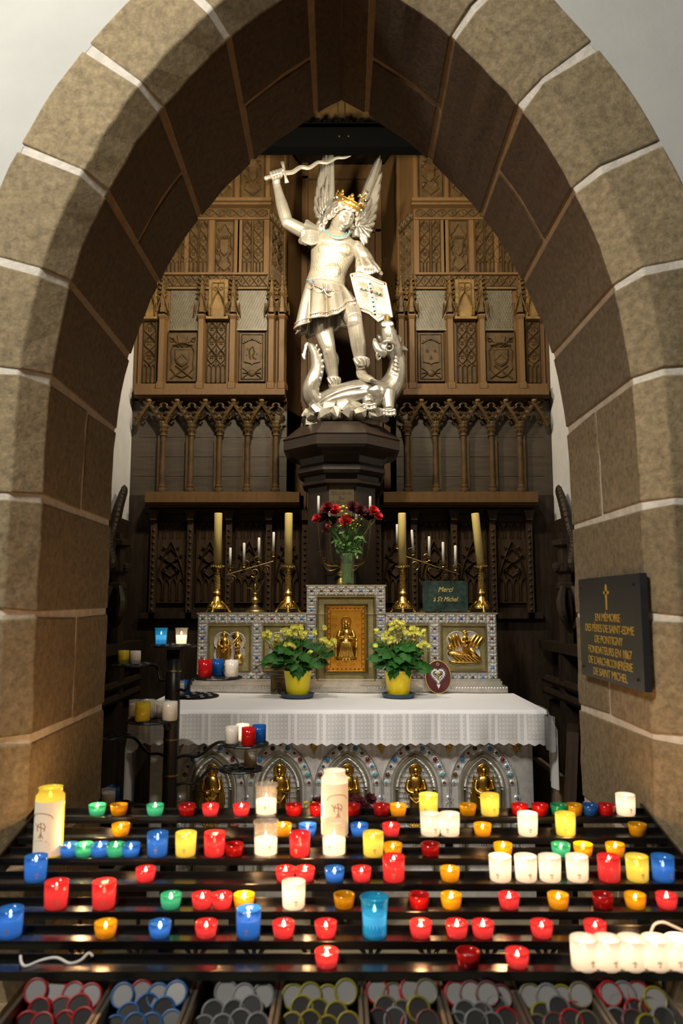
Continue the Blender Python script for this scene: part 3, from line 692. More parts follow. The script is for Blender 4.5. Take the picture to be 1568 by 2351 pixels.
# ================================================================== PEDESTAL
def octring(c, W, z, k=0.):
    """regular octagon with a flat side to the front; W = half width over flats"""
    r = W / cos(PI / 8); return [(c[0] + r * cos(PI / 8 + PI / 4 * i), c[1] + r * sin(PI / 8 + PI / 4 * i), z) for i in range(8)]
PC = (0, 5.42)
ped = thing('octagonal_pedestal', (PC[0], PC[1], 0), 'dark eight-sided wooden pedestal with a brass plate carrying the silver statue', 'pedestal')
p = MB(); zt = 2.857
WH = .412
prof = [(WH * .72, zt), (WH, zt - .105), (WH * .985, zt - .115), (WH * .985, zt - .178), (WH * .93, zt - .195), (WH * .80, zt - .215), (WH * .72, zt - .235), (WH * .705, zt - .28), (WH * .74, zt - .305), (WH * .75, zt - .335),
        (WH * .70, zt - .355), (WH * .635, zt - .362), (WH * .635, zt - .395), (WH * .67, zt - .405), (WH * .665, zt - .422), (WH * .60, zt - .436), (WH * .575, zt - .44), (WH * .575, 0)]
p.loft([octring(PC, w_, z_) for w_, z_ in reversed(prof)]); p.build('column', EBONY, ped)
yf = PC[1] - WH * .575
q = MB(); zA, zB = P(784, 1111, yf).z, P(784, 1186, yf).z
q.bx(-.086, .086, yf - .006, yf, zB, zA)
for x in (-.078, .078): q.ell((x, yf - .006, zA - .008), .003, seg=6, rings=4)
bp = q.build('brass_plate', mat('dull_plate', (.16, .125, .075), .45, metal=.7, var=.2, vscale=10), ped)
for i, s_ in enumerate(('EN', 'SOUVENIR', 'DU', 'PÈLERINAGE', 'DES')):
    text(s_, 'inscription', bp, (0, yf - .007, zA - .035 - .0315 * i), .030, mat('ink', (.04, .03, .02), .6), depth=.0006, sx=.95, o=ORG[ped.name])

# ================================================================== ALTAR
AZ = 1.05                                                             # table height
alt = thing('altar', (0, 4.5, 0), 'silver altar with jewelled arches and gilded standing saints under the white cloth', 'altar')
AX = 1.02
b = MB(); b.bx(-AX, AX, 4.22, 4.95, 0, AZ - .03); b.bx(-AX - .04, AX + .04, 4.12, 4.97, AZ - .05, AZ - .002); b.build('core', ALTDULL, alt)
YA = 4.20
def xa(px, py=1780): return P(px, py, YA).x
pa = xa(643) - xa(488); cxs = [xa(643) + pa * (k - 1) for k in range(5)]
zsp, zap, zb = P(0, 1806, YA).z, P(0, 1700, YA).z, P(0, 2010, YA).z
gold_sp = MB(); frame = MB(); inner = MB(); back = MB()
frame.bx(-AX, AX, YA, 4.23, zb - .25, AZ - .05)
def arch_path(cx, hw, zs, h, low, n=10): return [(cx - hw, low)] + pointed(cx, zs, hw, h, n) + [(cx + hw, low)]
gi = 0
for k, cx in enumerate(cxs):
    hw = pa / 2
    for (hh, w_, h_) in ((hw * .985, .006, .022), (hw * .745, .006, .022)):
        frame.rib(arch_path(cx, hh, zsp, (zap - zsp) * hh / hw + .012, zb), YA, w_, h_)
    for (hh, w_, h_) in ((hw * .60, .012, .03), (hw * .50, .008, .02)):
        inner.rib(arch_path(cx, hh, zsp - .01, (zap - zsp) * hh / hw + .03, zb), YA, w_, h_)
    pth = arch_path(cx, hw * .55, zsp - .01, (zap - zsp) * .55 + .03, zb, 14)
    pth3 = sm([(x, 0, z) for x, z in pth], 3)
    for v in pth3[::1]: back.ell((v.x, YA - .012, v.z), (.009, .008, .004), rot=(0, R(-.5, .5), 0), seg=6, rings=4)
    hi = hw * .48
    for i in range(13):                                                # studded diamond diaper behind each saint
        for j in range(26):
            x = cx - hi + hi * 2 * (i + .5 * (j % 2)) / 13; z = zb + (zap - zb) * j / 26
            f = abs(x - cx) / hi
            if f < .95 and z < zsp + (zap - zsp) * .52 * math.sqrt(max(0, 1 - f ** 2)) + .01: back.octa((x, YA - .002, z), (.0095, .011, .0115))
    for i in range(44):                                               # beading
        pp = arch_path(cx, hw * .93, zsp, (zap - zsp) * .93 + .012, zb, 12); v = lerplist([Vector((a, 0, c)) for a, c in pp], 60)[8 + i]
        frame.ell((v.x, YA - .004, v.z), .004, seg=5, rings=4)
frame.build('silver_front', ALTSIL, alt); inner.build('inner_arch', ALTDULL, alt); back.build('embossed_ground', ALTSIL, alt, smooth=False)
# gilded spandrel angels between the arches
for k in range(6):
    cx = cxs[0] - pa / 2 + pa * k; m = MB(); zt_ = AZ - .06; hw = pa / 2
    m.prism([(cx - hw * .62, zt_), (cx + hw * .62, zt_), (cx + hw * .3, zt_ - .06), (cx, zt_ - .18), (cx - hw * .3, zt_ - .06)], YA - .006, YA)
    m.ell((cx, YA - .02, zt_ - .035), (.018, .02, .022), seg=8, rings=6); m.ell((cx, YA - .012, zt_ - .09), (.026, .02, .05), seg=8, rings=6)
    for q_ in (-1, 1):
        for j in range(4): m.ell((cx + q_ * (.03 + .018 * j), YA - .012, zt_ - .04 - .012 * j), (.010, .01, .04), rot=(0, q_ * -.6, 0), seg=7, rings=5)
    for j in range(8): m.ell((cx + R(-.02, .02), YA - .014, zt_ - R(.05, .15)), .008, seg=6, rings=4)
    if abs(cx) < 1.0: m.build('spandrel_angel', GOLD, alt, smooth=True)
def gem(parent, x, y, z, r, kind, dia=False, o=None):
    g = MB()
    if dia: g.octa((x, y, z), (r, r * .7, r))
    else: g.ell((x, y, z), (r, r * .7, r), seg=8, rings=6)
    return g.build('gem', GEM[kind], parent, smooth=not dia, o=o)
for k, cx in enumerate(cxs):
    setting = MB()
    hw = pa / 2 * .865; pp = [Vector((a, 0, c)) for a, c in arch_path(cx, hw, zsp + .0, (zap - zsp) * .865 + .012, zsp - .02, 12)]
    seq = ['turquoise', 'brown', 'green', 'blue', 'red', 'black', 'brown', 'blue', 'green', 'red', 'blue']
    for i, v in enumerate(lerplist(pp, 15)[1:-1]):
        gem(alt, v.x, YA - .010, v.z, .013 if i % 2 else .010, seq[i % 11], i % 2 == 0)
        setting.lathe([(.016, 0), (.016, .005), (.012, .008)], (v.x, YA, v.z), 10, axis=(0, -1, 0))
    setting.rib(arch_path(cx, hw + .012, zsp, (zap - zsp) * .865 + .024, zsp - .03), YA, .002, .006); setting.build('gem_band', ALTSIL, alt)
for k in range(6):
    cx = cxs[0] - pa / 2 + pa * k; zz = zsp - .06; setting = MB()
    for i, kd in enumerate(('navy', 'brown', 'green', 'green', 'navy')):
        z = zz - .068 * i; gem(alt, cx, YA - .012, z, .012 if i % 2 else .010, kd, i % 2 == 0)
        setting.lathe([(.019, 0), (.019, .006), (.014, .009)], (cx, YA, z), 10, axis=(0, -1, 0))
        for q_ in (-1, 1): setting.rib(arcpts(cx, z - .034, .02, 90 - q_ * 10, 270 + q_ * 10, 6) if q_ > 0 else arcpts(cx, z - .034, .02, 80, -80, 6), YA, .003, .008)
    setting.build('gem_band', ALTSIL, alt)

def saint(parent, cx, y, z0, H, kind, o, seated=False):
    """gilded relief figure with folds and a halo"""
    m = MB(); w = H * .125
    rings = []
    for f, rx, ry in ((0, 1.05, .75), (.05, 1.1, .75), (.25, .92, .7), (.45, .85, .68), (.62, .95, .72), (.74, 1.05, .7), (.81, .8, .55), (.845, .32, .32)):
        rings.append([(cx + w * rx * cos(2 * PI * k / 20) * (1 + .10 * sin(k * 5 + f * 3) * (f < .6)), y + w * .8 * ry * sin(2 * PI * k / 20) * (1 + .12 * cos(k * 4.7) * (f < .6)), z0 + H * f) for k in range(20)])
    m.loft(rings)
    hz = z0 + H * .91
    m.ell((cx, y - w * .1, hz), (w * .47, w * .5, w * .60), seg=10, rings=8)
    m.ell((cx, y - w * .48, hz - w * .05), (w * .10, w * .14, w * .16), seg=6, rings=5)
    if kind in ('bearded', 'bishop'): m.ell((cx, y - w * .35, hz - w * .5), (w * .26, w * .26, w * .38), seg=8, rings=6)
    if kind == 'bishop': m.prism([(cx - w * .38, hz + w * .3), (cx + w * .38, hz + w * .3), (cx + w * .42, hz + w * .6), (cx, hz + w * 1.05), (cx - w * .42, hz + w * .6)], y - w * .4, y + w * .2, w * .1)
    for q_ in (-1, 1):
        m.tube(sm([(cx + q_ * w * .95, y, z0 + H * .77), (cx + q_ * w * 1.2, y - w * .35, z0 + H * .60), (cx + q_ * w * .25, y - w * .95, z0 + H * (.62 if q_ > 0 else .56))], 4), [w * .30, w * .36, w * .2], 8)
        m.ell((cx + q_ * w * .2, y - w * 1.0, z0 + H * (.62 if q_ > 0 else .57)), w * .17, seg=7, rings=5)
    for j in range(5):
        xx = cx + w * (-.75 + .36 * j); m.tube(sm([(xx, y - w * .62, z0 + H * .03), (xx + w * R(-.1, .15), y - w * .66, z0 + H * .25), (xx * .5 + cx * .5 + w * .1, y - w * .6, z0 + H * .5)], 3), [w * .11, w * .09, w * .03], 6)
    m.tube(sm([(cx - w * .95, y - w * .2, z0 + H * .5), (cx, y - w * .75, z0 + H * .40), (cx + w * .9, y - w * .3, z0 + H * .53)], 4), w * .10, 6)
    if kind == 'winged':
        for q_ in (-1, 1):
            for j in range(4): m.ell((cx + q_ * w * (1.15 + .16 * j), y + w * .25, z0 + H * (.56 - .07 * j)), (w * .22, w * .2, H * (.30 - .03 * j)), rot=(0, q_ * .08, 0), seg=8, rings=7)
    if kind == 'bishop':
        sx_ = cx + w * 1.45; m.tube([(sx_, y - w * .7, z0 + H * .05), (sx_, y - w * .7, z0 + H * .82)] + [(a, y - w * .7, b_) for a, b_ in arcpts(sx_ - w * .22, z0 + H * .85, w * .24, 0, 260, 8)], w * .07, 6)
    if kind == 'bearded': m.box((cx, y - w * 1.05, z0 + H * .60), (w * .7, w * .2, H * .09), (0, .2, 0))
    f = m.build('saint_figure', GOLD, parent, smooth=True, o=o)
    h = MB(); h.lathe([(0, 0), (w * .72, 0), (w * .82, -w * .04), (w * .88, 0), (w * .90, .004), (0, .004)], (cx, y + w * .22, hz), 24, cap=False, axis=(0, 1, 0)); h.build('halo', GOLD, f, o=o)
    return f
for k, (cx, kd) in enumerate(zip(cxs, ('winged', 'bishop', 'winged', 'bearded', 'winged'))):
    saint(alt, cx, YA - .035, P(0, 1892, YA).z, P(0, 1754, YA).z - P(0, 1892, YA).z, kd, ORG[alt.name]); c_ = MB(); c_.lathe([(.02, 0), (.045, .05), (.06, .06), (.06, .072)], (cx, YA - .03, P(0, 1892, YA).z - .072), 12); c_.build('corbel', ALTSIL, alt)

# tablecloth: smooth linen top, lace valance with a zigzag hem
def lace_mat():
    m = bpy.data.materials.new('lace'); nt, N, L, b = nodes(m)
    b.inputs['Base Color'].default_value = (.66, .64, .63, 1); b.inputs['Roughness'].default_value = .9
    uv = N.new('ShaderNodeUVMap'); sp = N.new('ShaderNodeSeparateXYZ'); L.new(uv.outputs[0], sp.inputs[0])
    def math_(op, a, b_=None, c=None):
        n = N.new('ShaderNodeMath'); n.operation = op
        for i, v in enumerate((a, b_, c)):
            if v is None: continue
            if isinstance(v, (int, float)): n.inputs[i].default_value = v
            else: L.new(v, n.inputs[i])
        return n.outputs[0]
    U, V = sp.outputs[0], sp.outputs[1]
    # bands of open and dense weave: repeat of 0.155 m carrying two narrow dense ribbons
    f = math_('FRACT', math_('DIVIDE', U, .150))
    r1 = math_('COMPARE', f, .18, .05); r2 = math_('COMPARE', f, .40, .05); rib = math_('MAXIMUM', r1, r2)
    # little crosses in the open fields
    fu = math_('FRACT', math_('DIVIDE', U, .019)); fv = math_('FRACT', math_('DIVIDE', V, .022))
    du = math_('ABSOLUTE', math_('SUBTRACT', fu, .5)); dv = math_('ABSOLUTE', math_('SUBTRACT', fv, .5))
    cross = math_('MULTIPLY', math_('COMPARE', du, dv, .09), math_('LESS_THAN', math_('MAXIMUM', du, dv), .32))
    wv = math_('FRACT', math_('DIVIDE', V, .007)); thread = math_('MULTIPLY', math_('COMPARE', wv, .5, .18), .25)
    hem = math_('LESS_THAN', V, .018)
    dens = math_('MAXIMUM', math_('MAXIMUM', rib, math_('MULTIPLY', cross, .9)), math_('MAXIMUM', thread, math_('MULTIPLY', hem, .5)))
    cr = N.new('ShaderNodeMapRange'); L.new(dens, cr.inputs['Value']); cr.inputs['To Min'].default_value = .80; cr.inputs['To Max'].default_value = 1.
    L.new(cr.outputs[0], b.inputs['Alpha'])
    mx = N.new('ShaderNodeMix'); mx.data_type = 'RGBA'; L.new(dens, mx.inputs[0]); mx.inputs[6].default_value = (.74, .73, .73, 1); mx.inputs[7].default_value = (.86, .85, .85, 1)
    L.new(mx.outputs[2], b.inputs['Base Color'])
    return m
LACE = lace_mat()
XL, XR, YFc, YBc = -1.075, 1.075, 4.10, 4.87
cloth = thing('altar_cloth', (0, YFc, AZ), 'white altar cloth with a lace valance and zigzag hem covering the altar', 'altar cloth')
def wave(x): return .008 * sin(x * 17) + .006 * sin(x * 41 + 1)
c = MB(); nx = 120; rows = [(YBc, .006), (4.5, .006), (YFc + .02, .006), (YFc - .004, .002), (YFc - .008, -.016)]
vs = []
for i in range(nx + 1):
    x = XL + (XR - XL) * i / nx
    for y, dz in rows: vs.append((x, y + (wave(x) * .3 if dz < 0 else 0), AZ + dz + (.002 * sin(x * 9 + y * 7) if y > 4.2 else 0)))
m_ = len(rows); c.add(vs, [(i * m_ + j, (i + 1) * m_ + j, (i + 1) * m_ + j + 1, i * m_ + j + 1) for i in range(nx) for j in range(m_ - 1)])
# the long end falling at the left, and the shorter corner at the right
for s, zlow, yb in ((-1, .28, 4.35), (1, .62, 4.32)):
    rings = []
    for j in range(9):
        f = j / 8; row = []
        for i in range(13):
            g = i / 12; y = 4.125 + (yb - 4.125) * g
            row.append(((XL if s < 0 else XR) + s * (.012 + .05 * min(1, f * 4) + .015 * f * sin(g * 9)), y, AZ + .006 - (AZ - zlow) * f + .02 * g * f))
        rings.append(row)
    b0 = [v for r in rings for v in r]; c.add(b0, [(j * 13 + i, j * 13 + i + 1, (j + 1) * 13 + i + 1, (j + 1) * 13 + i) for j in range(8) for i in range(12)])
c.build('linen_top', LINEN, cloth, smooth=True, recalc=False)
lv = MB(); uvs = []; nz = 8; nx = 264; drop = .150
XLs, XRs = XL - .055, XR + .055
for i in range(nx + 1):
    x = XLs + (XRs - XLs) * i / nx
    tooth = abs((i % 6) - 3) / 3
    end = max(0, (abs(x) - 1.06)) * .9
    for j in range(nz + 1):
        f = j / nz; d = drop * f + (.012 * (1 - tooth) if j == nz else 0) + .03 * (abs(x) > 1.07) * f
        lv.v.append((x, YFc - .010 + wave(x) * f * 1.4 + end * .8, AZ - .012 - d - end * .35)); uvs.append((x + 3, drop * (1 - f)))
lv.f = [(i * (nz + 1) + j, (i + 1) * (nz + 1) + j, (i + 1) * (nz + 1) + j + 1, i * (nz + 1) + j + 1) for i in range(nx) for j in range(nz)]; lv.m = [0] * len(lv.f)
lo = lv.build('lace_valance', LACE, cloth, smooth=True, recalc=False)
ul = lo.data.uv_layers.new(name='UVMap')
for l in lo.data.loops: ul.data[l.index].uv = uvs[l.vertex_index]

# ================================================================== RETABLE
YR = 4.95
ret = thing('silver_retable', (0, YR, AZ), 'silver jewelled altarpiece with gilded reliefs standing on the altar behind the flowers', 'altarpiece')
def rx(px, py=1480): return P(px, py, YR).x
def rz(py): return P(784, py, YR).z
zbot, zside, zcen = rz(1567), rz(1409), rz(1345)
x0, x1, c0, c1 = rx(453), rx(1141), rx(704, 1400), rx(885, 1400)
b = MB(); b.bx(x0, x1, YR, YR + .22, zbot, zside); b.bx(c0, c1, YR, YR + .22, zbot, zcen); b.bx(x0 - .006, x1 + .006, YR - .01, YR + .225, zside - .004, zside + .006); b.bx(c0 - .006, c1 + .006, YR - .01, YR + .225, zcen - .004, zcen + .006)
b.build('carcass', ALTDULL, ret)
pr = MB()
for (za, zb_, d, e) in ((AZ + .001, AZ + .045, .06, .05), (AZ + .045, AZ + .05, .045, .03), (AZ + .05, AZ + .075, .035, .02), (AZ + .075, AZ + .088, .02, .012), (AZ + .088, zbot, .012, .006)): pr.bx(x0 - e, x1 + e, YR - d, YR + .22, za, zb_)
for i in range(110): pr.ell((x0 - .04 + (x1 - x0 + .08) * i / 109, YR - .06, AZ + .036), .005, seg=5, rings=4)
pr.build('stepped_base', mat('base_silver', (.66, .63, .57), .3, metal=.85, var=.15, vscale=20, bump=.1, bscale=60), ret)
T = .0635
tiles = MB(); gempos = []
def tile(cx, cz, s=T):
    h = s / 2; y = YR
    tiles.prism([(cx - h * .97, cz - h * .97), (cx + h * .97, cz - h * .97), (cx + h * .97, cz + h * .97), (cx - h * .97, cz + h * .97)], y - .006, y, .004)
    for a in range(4):
        g = a * PI / 2; ux, uz = cos(g), sin(g); px_, pz_ = -uz, ux
        for (f0, f1, wd, hh) in ((.18, .92, .34, .020),):
            vs = [(cx + ux * h * f0, y - .006, cz + uz * h * f0), (cx + (ux * .62 + px_ * wd) * h, y - .008, cz + (uz * .62 + pz_ * wd) * h), (cx + ux * h * f1, y - .006, cz + uz * h * f1), (cx + (ux * .62 - px_ * wd) * h, y - .008, cz + (uz * .62 - pz_ * wd) * h), (cx + ux * h * .6, y - hh, cz + uz * h * .6)]
            tiles.add(vs, [(0, 1, 4), (1, 2, 4), (2, 3, 4), (3, 0, 4)])
        g += PI / 4; ux, uz = cos(g), sin(g); px_, pz_ = -uz, ux
        for q_ in (-1, 1):
            vs = [(cx + ux * h * .28, y - .006, cz + uz * h * .28), (cx + (ux * .8 + px_ * .34 * q_) * h, y - .007, cz + (uz * .8 + pz_ * .34 * q_) * h), (cx + ux * h * 1.28, y - .006, cz + uz * h * 1.28), (cx + (ux * .78 + px_ * .1 * q_) * h, y - .017, cz + (uz * .78 + pz_ * .1 * q_) * h)]
            tiles.add(vs, [(0, 1, 3), (1, 2, 3), (2, 0, 3)])
    gempos.append((cx, cz))
def band(xa_, xb, za, zb_):
    W, H = abs(xb - xa_), abs(zb_ - za)
    n = max(1, round(W / T)); m = max(1, round(H / T))
    for i in range(n):
        for j in range(m): tile(xa_ + (xb - xa_) * (i + .5) / n, za + (zb_ - za) * (j + .5) / m, min(W / n, H / m))
pxw = T
band(x0, c0, zside, zside - T); band(c1, x1, zside, zside - T)                     # top bands
band(c0, c1, zcen, zcen - T); band(c0, c0 + T, zcen - T, zbot); band(c1 - T, c1, zcen - T, zbot)
band(x0, x0 + T, zside - T, zbot); band(x1 - T, x1, zside - T, zbot)
xm = rx(590); xm2 = rx(998)
band(xm - T / 2, xm + T / 2, zside - T, zbot + T); band(xm2 - T / 2, xm2 + T / 2, zside - T, zbot + T)
band(x0 + T, c0, zbot + T, zbot); band(c1, x1 - T, zbot + T, zbot)
tiles.build('embossed_frame', ALTSIL, ret)
for i, (gx, gz) in enumerate(gempos[:98]): gem(ret, gx, YR - .010, gz, .0115, GEMSEQ[(i * 7 + i // 11) % 11], True)
def quatre(cx, cz, r, n=8):
    pts = []
    for a in range(4):
        g = 45 + 90 * a; ox, oz = cx + r * .5 * cos(math.radians(g)), cz + r * .5 * sin(math.radians(g))
        pts += arcpts(ox, oz, r * .53, g - 95, g + 95, n)
    return pts
def relief(xa_, xb, scene):
    za, zb_ = zbot + T + .004, zside - T - .004; xa_ += .004; xb -= .004
    f = MB(); cx, cz = (xa_ + xb) / 2, (za + zb_) / 2; y = YR
    f.bx(xa_, xb, y - .002, y, za, zb_)
    f.rib([(xa_ + .008, za + .008), (xb - .008, za + .008), (xb - .008, zb_ - .008), (xa_ + .008, zb_ - .008)], y, .010, .024, True)
    fr = f.build('relief_field', OLIVE, ret)
    q = MB(); r = min(xb - xa_, zb_ - za) * .40; q.prism(quatre(cx, cz, r), y - .008, y - .002); 
    q.rib(quatre(cx, cz, r), y - .008, .005, .010, True); q.build('quatrefoil', ALTSIL, fr, o=ORG[ret.name])
    m = MB(); yy = y - .016
    if scene == 'annunciation':
        saint(fr, cx - r * .30, YR - .022, cz - r * .95, r * 1.85, 'winged', ORG[ret.name])
        m.tube([(cx - r * .7, yy - .012, cz - r * .6), (cx + r * .62, yy - .012, cz + r * .75)], .004, 6)
        m.prism([(cx + r * .1, cz + r * .7), (cx + r * .5, cz + r * .95), (cx + r * .75, cz + r * .4), (cx + r * .5, cz + r * .15)], yy - .006, yy + .006, .003)
        saint(fr, cx + r * .46, YR - .020, cz - r * .62, r * 1.15, 'plain', ORG[ret.name]); m.box((cx + r * .55, yy, cz - r * .6), (r * .5, .03, r * .5))
    elif scene == 'dream':
        saint(fr, cx + r * .08, YR - .020, cz - r * .45, r * 1.35, 'plain', ORG[ret.name])
        for q_ in (-1, 1):
            for k in range(3): m.ell((cx + r * .1 + q_ * r * (.38 + .18 * k), yy + .005, cz + r * (.42 - .07 * k)), (r * .13, .012, r * .42), rot=(0, q_ * (.5 if q_ < 0 else 1.0) * .6, 0))
        m.ell((cx - r * .75, yy, cz + r * .05), (r * .15, .018, r * .16)); m.ell((cx - r * .15, yy, cz - r * .42), (r * .78, .024, r * .24), rot=(0, .22, 0)); m.ell((cx, yy, cz - r * .72), (r * .85, .02, r * .1))
        for k in range(7): m.tube(sm([(cx - r * (.8 - .2 * k), yy - .02, cz - r * .2 - .03 * r * k), (cx - r * (.65 - .2 * k), yy - .026, cz - r * .5), (cx - r * (.35 - .2 * k), yy - .018, cz - r * .7)], 3), .006, 5)
        m.tube([(cx + r * .3, yy - .02, cz), (cx + r * .6, yy - .015, cz - r * .4), (cx + r * .9, yy - .01, cz - r * .6)], [.02, .016, .006], 7)
    else:
        for q_ in (-.4, .35):
            saint(fr, cx + r * q_, YR - .020, cz - r * .9, r * 1.7, 'plain', ORG[ret.name])
        m.box((cx, yy + .004, cz - r * .92), (r * 1.2, .012, r * .08))
    m.build('gilt_relief', GOLD, fr, smooth=True, o=ORG[ret.name])
relief(x0 + T, xm - T / 2, 'annunciation'); relief(xm + T / 2, c0, 'pair'); relief(c1, xm2 - T / 2, 'pair'); relief(xm2 + T / 2, x1 - T, 'dream')
# central door-like panel
f = MB(); ox0, ox1, oz0, oz1 = c0 + T, c1 - T, zbot + .004, zcen - T
f.bx(ox0, ox1, YR - .004, YR, oz0, oz1)
for (k, w_, h_) in ((.008, .010, .030), (.055, .008, .022)): f.rib([(ox0 + k, oz0 + k), (ox1 - k, oz0 + k), (ox1 - k, oz1 - k), (ox0 + k, oz1 - k)], YR - .004, w_, h_, True)
fr = f.build('tabernacle_frame', OLIVE, ret)
g0, g1, h0, h1 = ox0 + .066, ox1 - .066, oz0 + .066, oz1 - .066
p = MB(); p.bx(g0, g1, YR - .014, YR, h0, h1); p.rib([(g0 + .004, h0 + .004), (g1 - .004, h0 + .004), (g1 - .004, h1 - .004), (g0 + .004, h1 - .004)], YR - .014, .004, .006, True); p.rib([(g0 + .026, h0 + .026), (g1 - .026, h0 + .026), (g1 - .026, h1 - .026), (g0 + .026, h1 - .026)], YR - .014, .003, .005, True)
cx = (g0 + g1) / 2; W = g1 - g0; H = h1 - h0
for q_ in (-1, 1):
    for (dx, dz, r) in ((.30, .80, .06), (.30, .70, .045), (.36, .55, .05), (.32, .16, .05), (.18, .10, .04)):
        p.rib([(cx + q_ * (W * dx + r * W * 1.6 * (1 - k / 16) * cos(k * .8) - 0), h0 + H * dz + r * W * 1.6 * (1 - k / 16) * sin(k * .8)) for k in range(16)], YR - .014, .0018, .003)
gp = p.build('gold_door', GOLDP, fr, o=ORG[ret.name])
fg = MB(); y = YR - .024; w = W * .15; z0 = h0 + H * .22
fg.bx(cx - W * .27, cx + W * .27, y - .012, y + .01, z0 - .008, z0 + .004); fg.bx(cx - W * .26, cx + W * .26, y - .002, y + .01, z0, z0 + H * .24)
for q_ in (-1, 1): fg.tube([(cx + q_ * W * .26, y - .01, z0), (cx + q_ * W * .26, y - .01, z0 + H * .25)], .007, 7); fg.ell((cx + q_ * W * .26, y - .012, z0 + H * .26), .010); fg.ell((cx + q_ * W * .12, y - .02, z0 + H * .02), (.016, .014, .008))
fg.ell((cx, y - .008, z0 + H * .15), (W * .2, .03, H * .14)); fg.ell((cx, y, z0 + H * .34), (W * .165, .026, H * .13)); fg.ell((cx, y - .012, z0 + H * .52), (W * .06, .022, H * .045), seg=12, rings=8); fg.ell((cx, y - .03, z0 + H * .47), (W * .04, .012, H * .03))
for q_ in (-1, 1): fg.tube(sm([(cx + q_ * W * .15, y - .01, z0 + H * .4), (cx + q_ * W * .2, y - .02, z0 + H * .3), (cx + q_ * W * .05, y - .034, z0 + H * .31)], 4), [.013, .014, .008], 8); fg.tube(sm([(cx + q_ * W * .06, y - .03, z0 + H * .52), (cx + q_ * W * .075, y - .022, z0 + H * .46), (cx + q_ * W * .07, y - .02, z0 + H * .42)], 3), .008, 6)
for k in range(9): xx = cx + W * .18 * (k - 4) / 4; fg.tube(sm([(xx, y - .026, z0 + H * .01), (xx * .8 + cx * .2, y - .036, z0 + H * .12), (cx * .6 + xx * .4, y - .032, z0 + H * .24)], 4), [.007, .006, .003], 6)
for q_ in (-1, 1): fg.rib([(cx + q_ * W * .25, z0 - .01), (cx + q_ * W * .15, z0 - H * .06), (cx, z0 - H * .03), (cx, z0 - H * .08)], y + .008, .006, .012)
for r_ in (0, .6, -.6): fg.ell((cx + W * .14 * r_, y, z0 - H * .035), (.014, .012, .012))
sf = fg.build('seated_saint', GOLD, gp, smooth=True, o=ORG[ret.name])
h = MB(); h.lathe([(0, .0), (W * .11, 0), (W * .125, .005), (W * .135, 0), (0, -.003)], (cx, y + .006, z0 + H * .54), 24, cap=False, axis=(0, -1, 0)); h.build('halo', GOLD, gp, o=ORG[ret.name])
gm = MB()
for k in range(9):
    for zz in (h0 + .015, h1 - .015): gm.ell((g0 + .015 + (W - .03) * k / 8, YR - .016, zz), .0055, seg=7, rings=5)
for k in range(1, 12):
    for xx in (g0 + .015, g1 - .015): gm.ell((xx, YR - .016, h0 + .015 + (H - .03) * k / 12), .0055, seg=7, rings=5)
gm.build('stud_border', GEM['red'], gp, smooth=True, o=ORG[ret.name])
# ================================================================== THINGS ON THE RETABLE
ZS, ZC = zside + .006, zcen + .006
YS = YR + .11
def candlestick():
    t = thing('candlestick', (0, 0, 0), '', 'candlestick', 'tall gilt candlesticks', local=True)
    m = MB()
    m.lathe([(.018, .0), (.018, .055), (.030, .062), (.032, .072), (.022, .085), (.018, .1)], (0, 0, .055), 14)
    m.lathe([(.017, 0), (.016, .11), (.022, .114), (.022, .122), (.016, .128), (.020, .145)], (0, 0, .14), 14)
    for j in range(9):
        for k in range(7): m.octa((.0165 * cos(2 * PI * (k + j * .5) / 7), .0165 * sin(2 * PI * (k + j * .5) / 7), .15 + .0115 * j), .006)
    m.build('stem', BRASS, t)
    f = MB(); f.lathe([(.072, .032), (.062, .045), (.040, .055), (.026, .09), (.022, .112), (.016, .118)], (0, 0, 0), 3, phase=-PI / 2 + PI / 3 * 0)
    f.lathe([(.066, .026), (.064, .036), (.056, .05), (.038, .064), (.026, .10), (.016, .115)], (0, 0, 0), 18)
    for k in range(3):
        g = PI / 2 + 2 * PI * k / 3 + PI / 3
        for q in (-1, 1): f.tube(sm([(.03 * cos(g + q * .5), .03 * sin(g + q * .5), .075), (.058 * cos(g + q * .35), .058 * sin(g + q * .35), .045), (.078 * cos(g), .078 * sin(g), .024)], 3), .007, 6)
        f.tube(sm([(.045 * cos(g), .045 * sin(g), .055), (.072 * cos(g), .072 * sin(g), .035), (.084 * cos(g), .084 * sin(g), .010), (.094 * cos(g), .094 * sin(g), .005)], 3), [.012, .011, .008, .006], 7)
        f.ell((.09 * cos(g), .09 * sin(g), .007), (.012, .012, .007), seg=7, rings=5)
    for k in range(18): f.ell((.054 * cos(k * .349), .054 * sin(k * .349), .04), .008, seg=6, rings=4)
    f.build('foot', GOLD, t, smooth=True)
    d = MB(); d.lathe([(.012, .276), (.024, .285), (.040, .292), (.043, .300), (.040, .304), (.02, .302)], (0, 0, 0), 20)
    for k in range(16): d.octa((.042 * cos(2 * PI * k / 16), .042 * sin(2 * PI * k / 16), .304), .007)
    d.build('drip_pan', BRASS, t); return t
def big_candle():
    m = MB(); m.lathe([(.0265, 0), (.0265, .352), (.024, .357), (.010, .353)], (0, 0, 0), 20)
    t = tag(m.build('altar_candle', CWAX, None, True, o=(0, 0, 0)), '', 'candle', 'thick yellow altar candles')
    w = MB(); w.tube([(0, 0, .352), (.002, 0, .366)], .0012, 5); w.build('wick', EBONY, t, o=(0, 0, 0)); return t
cs0, bc0 = candlestick(), big_candle()
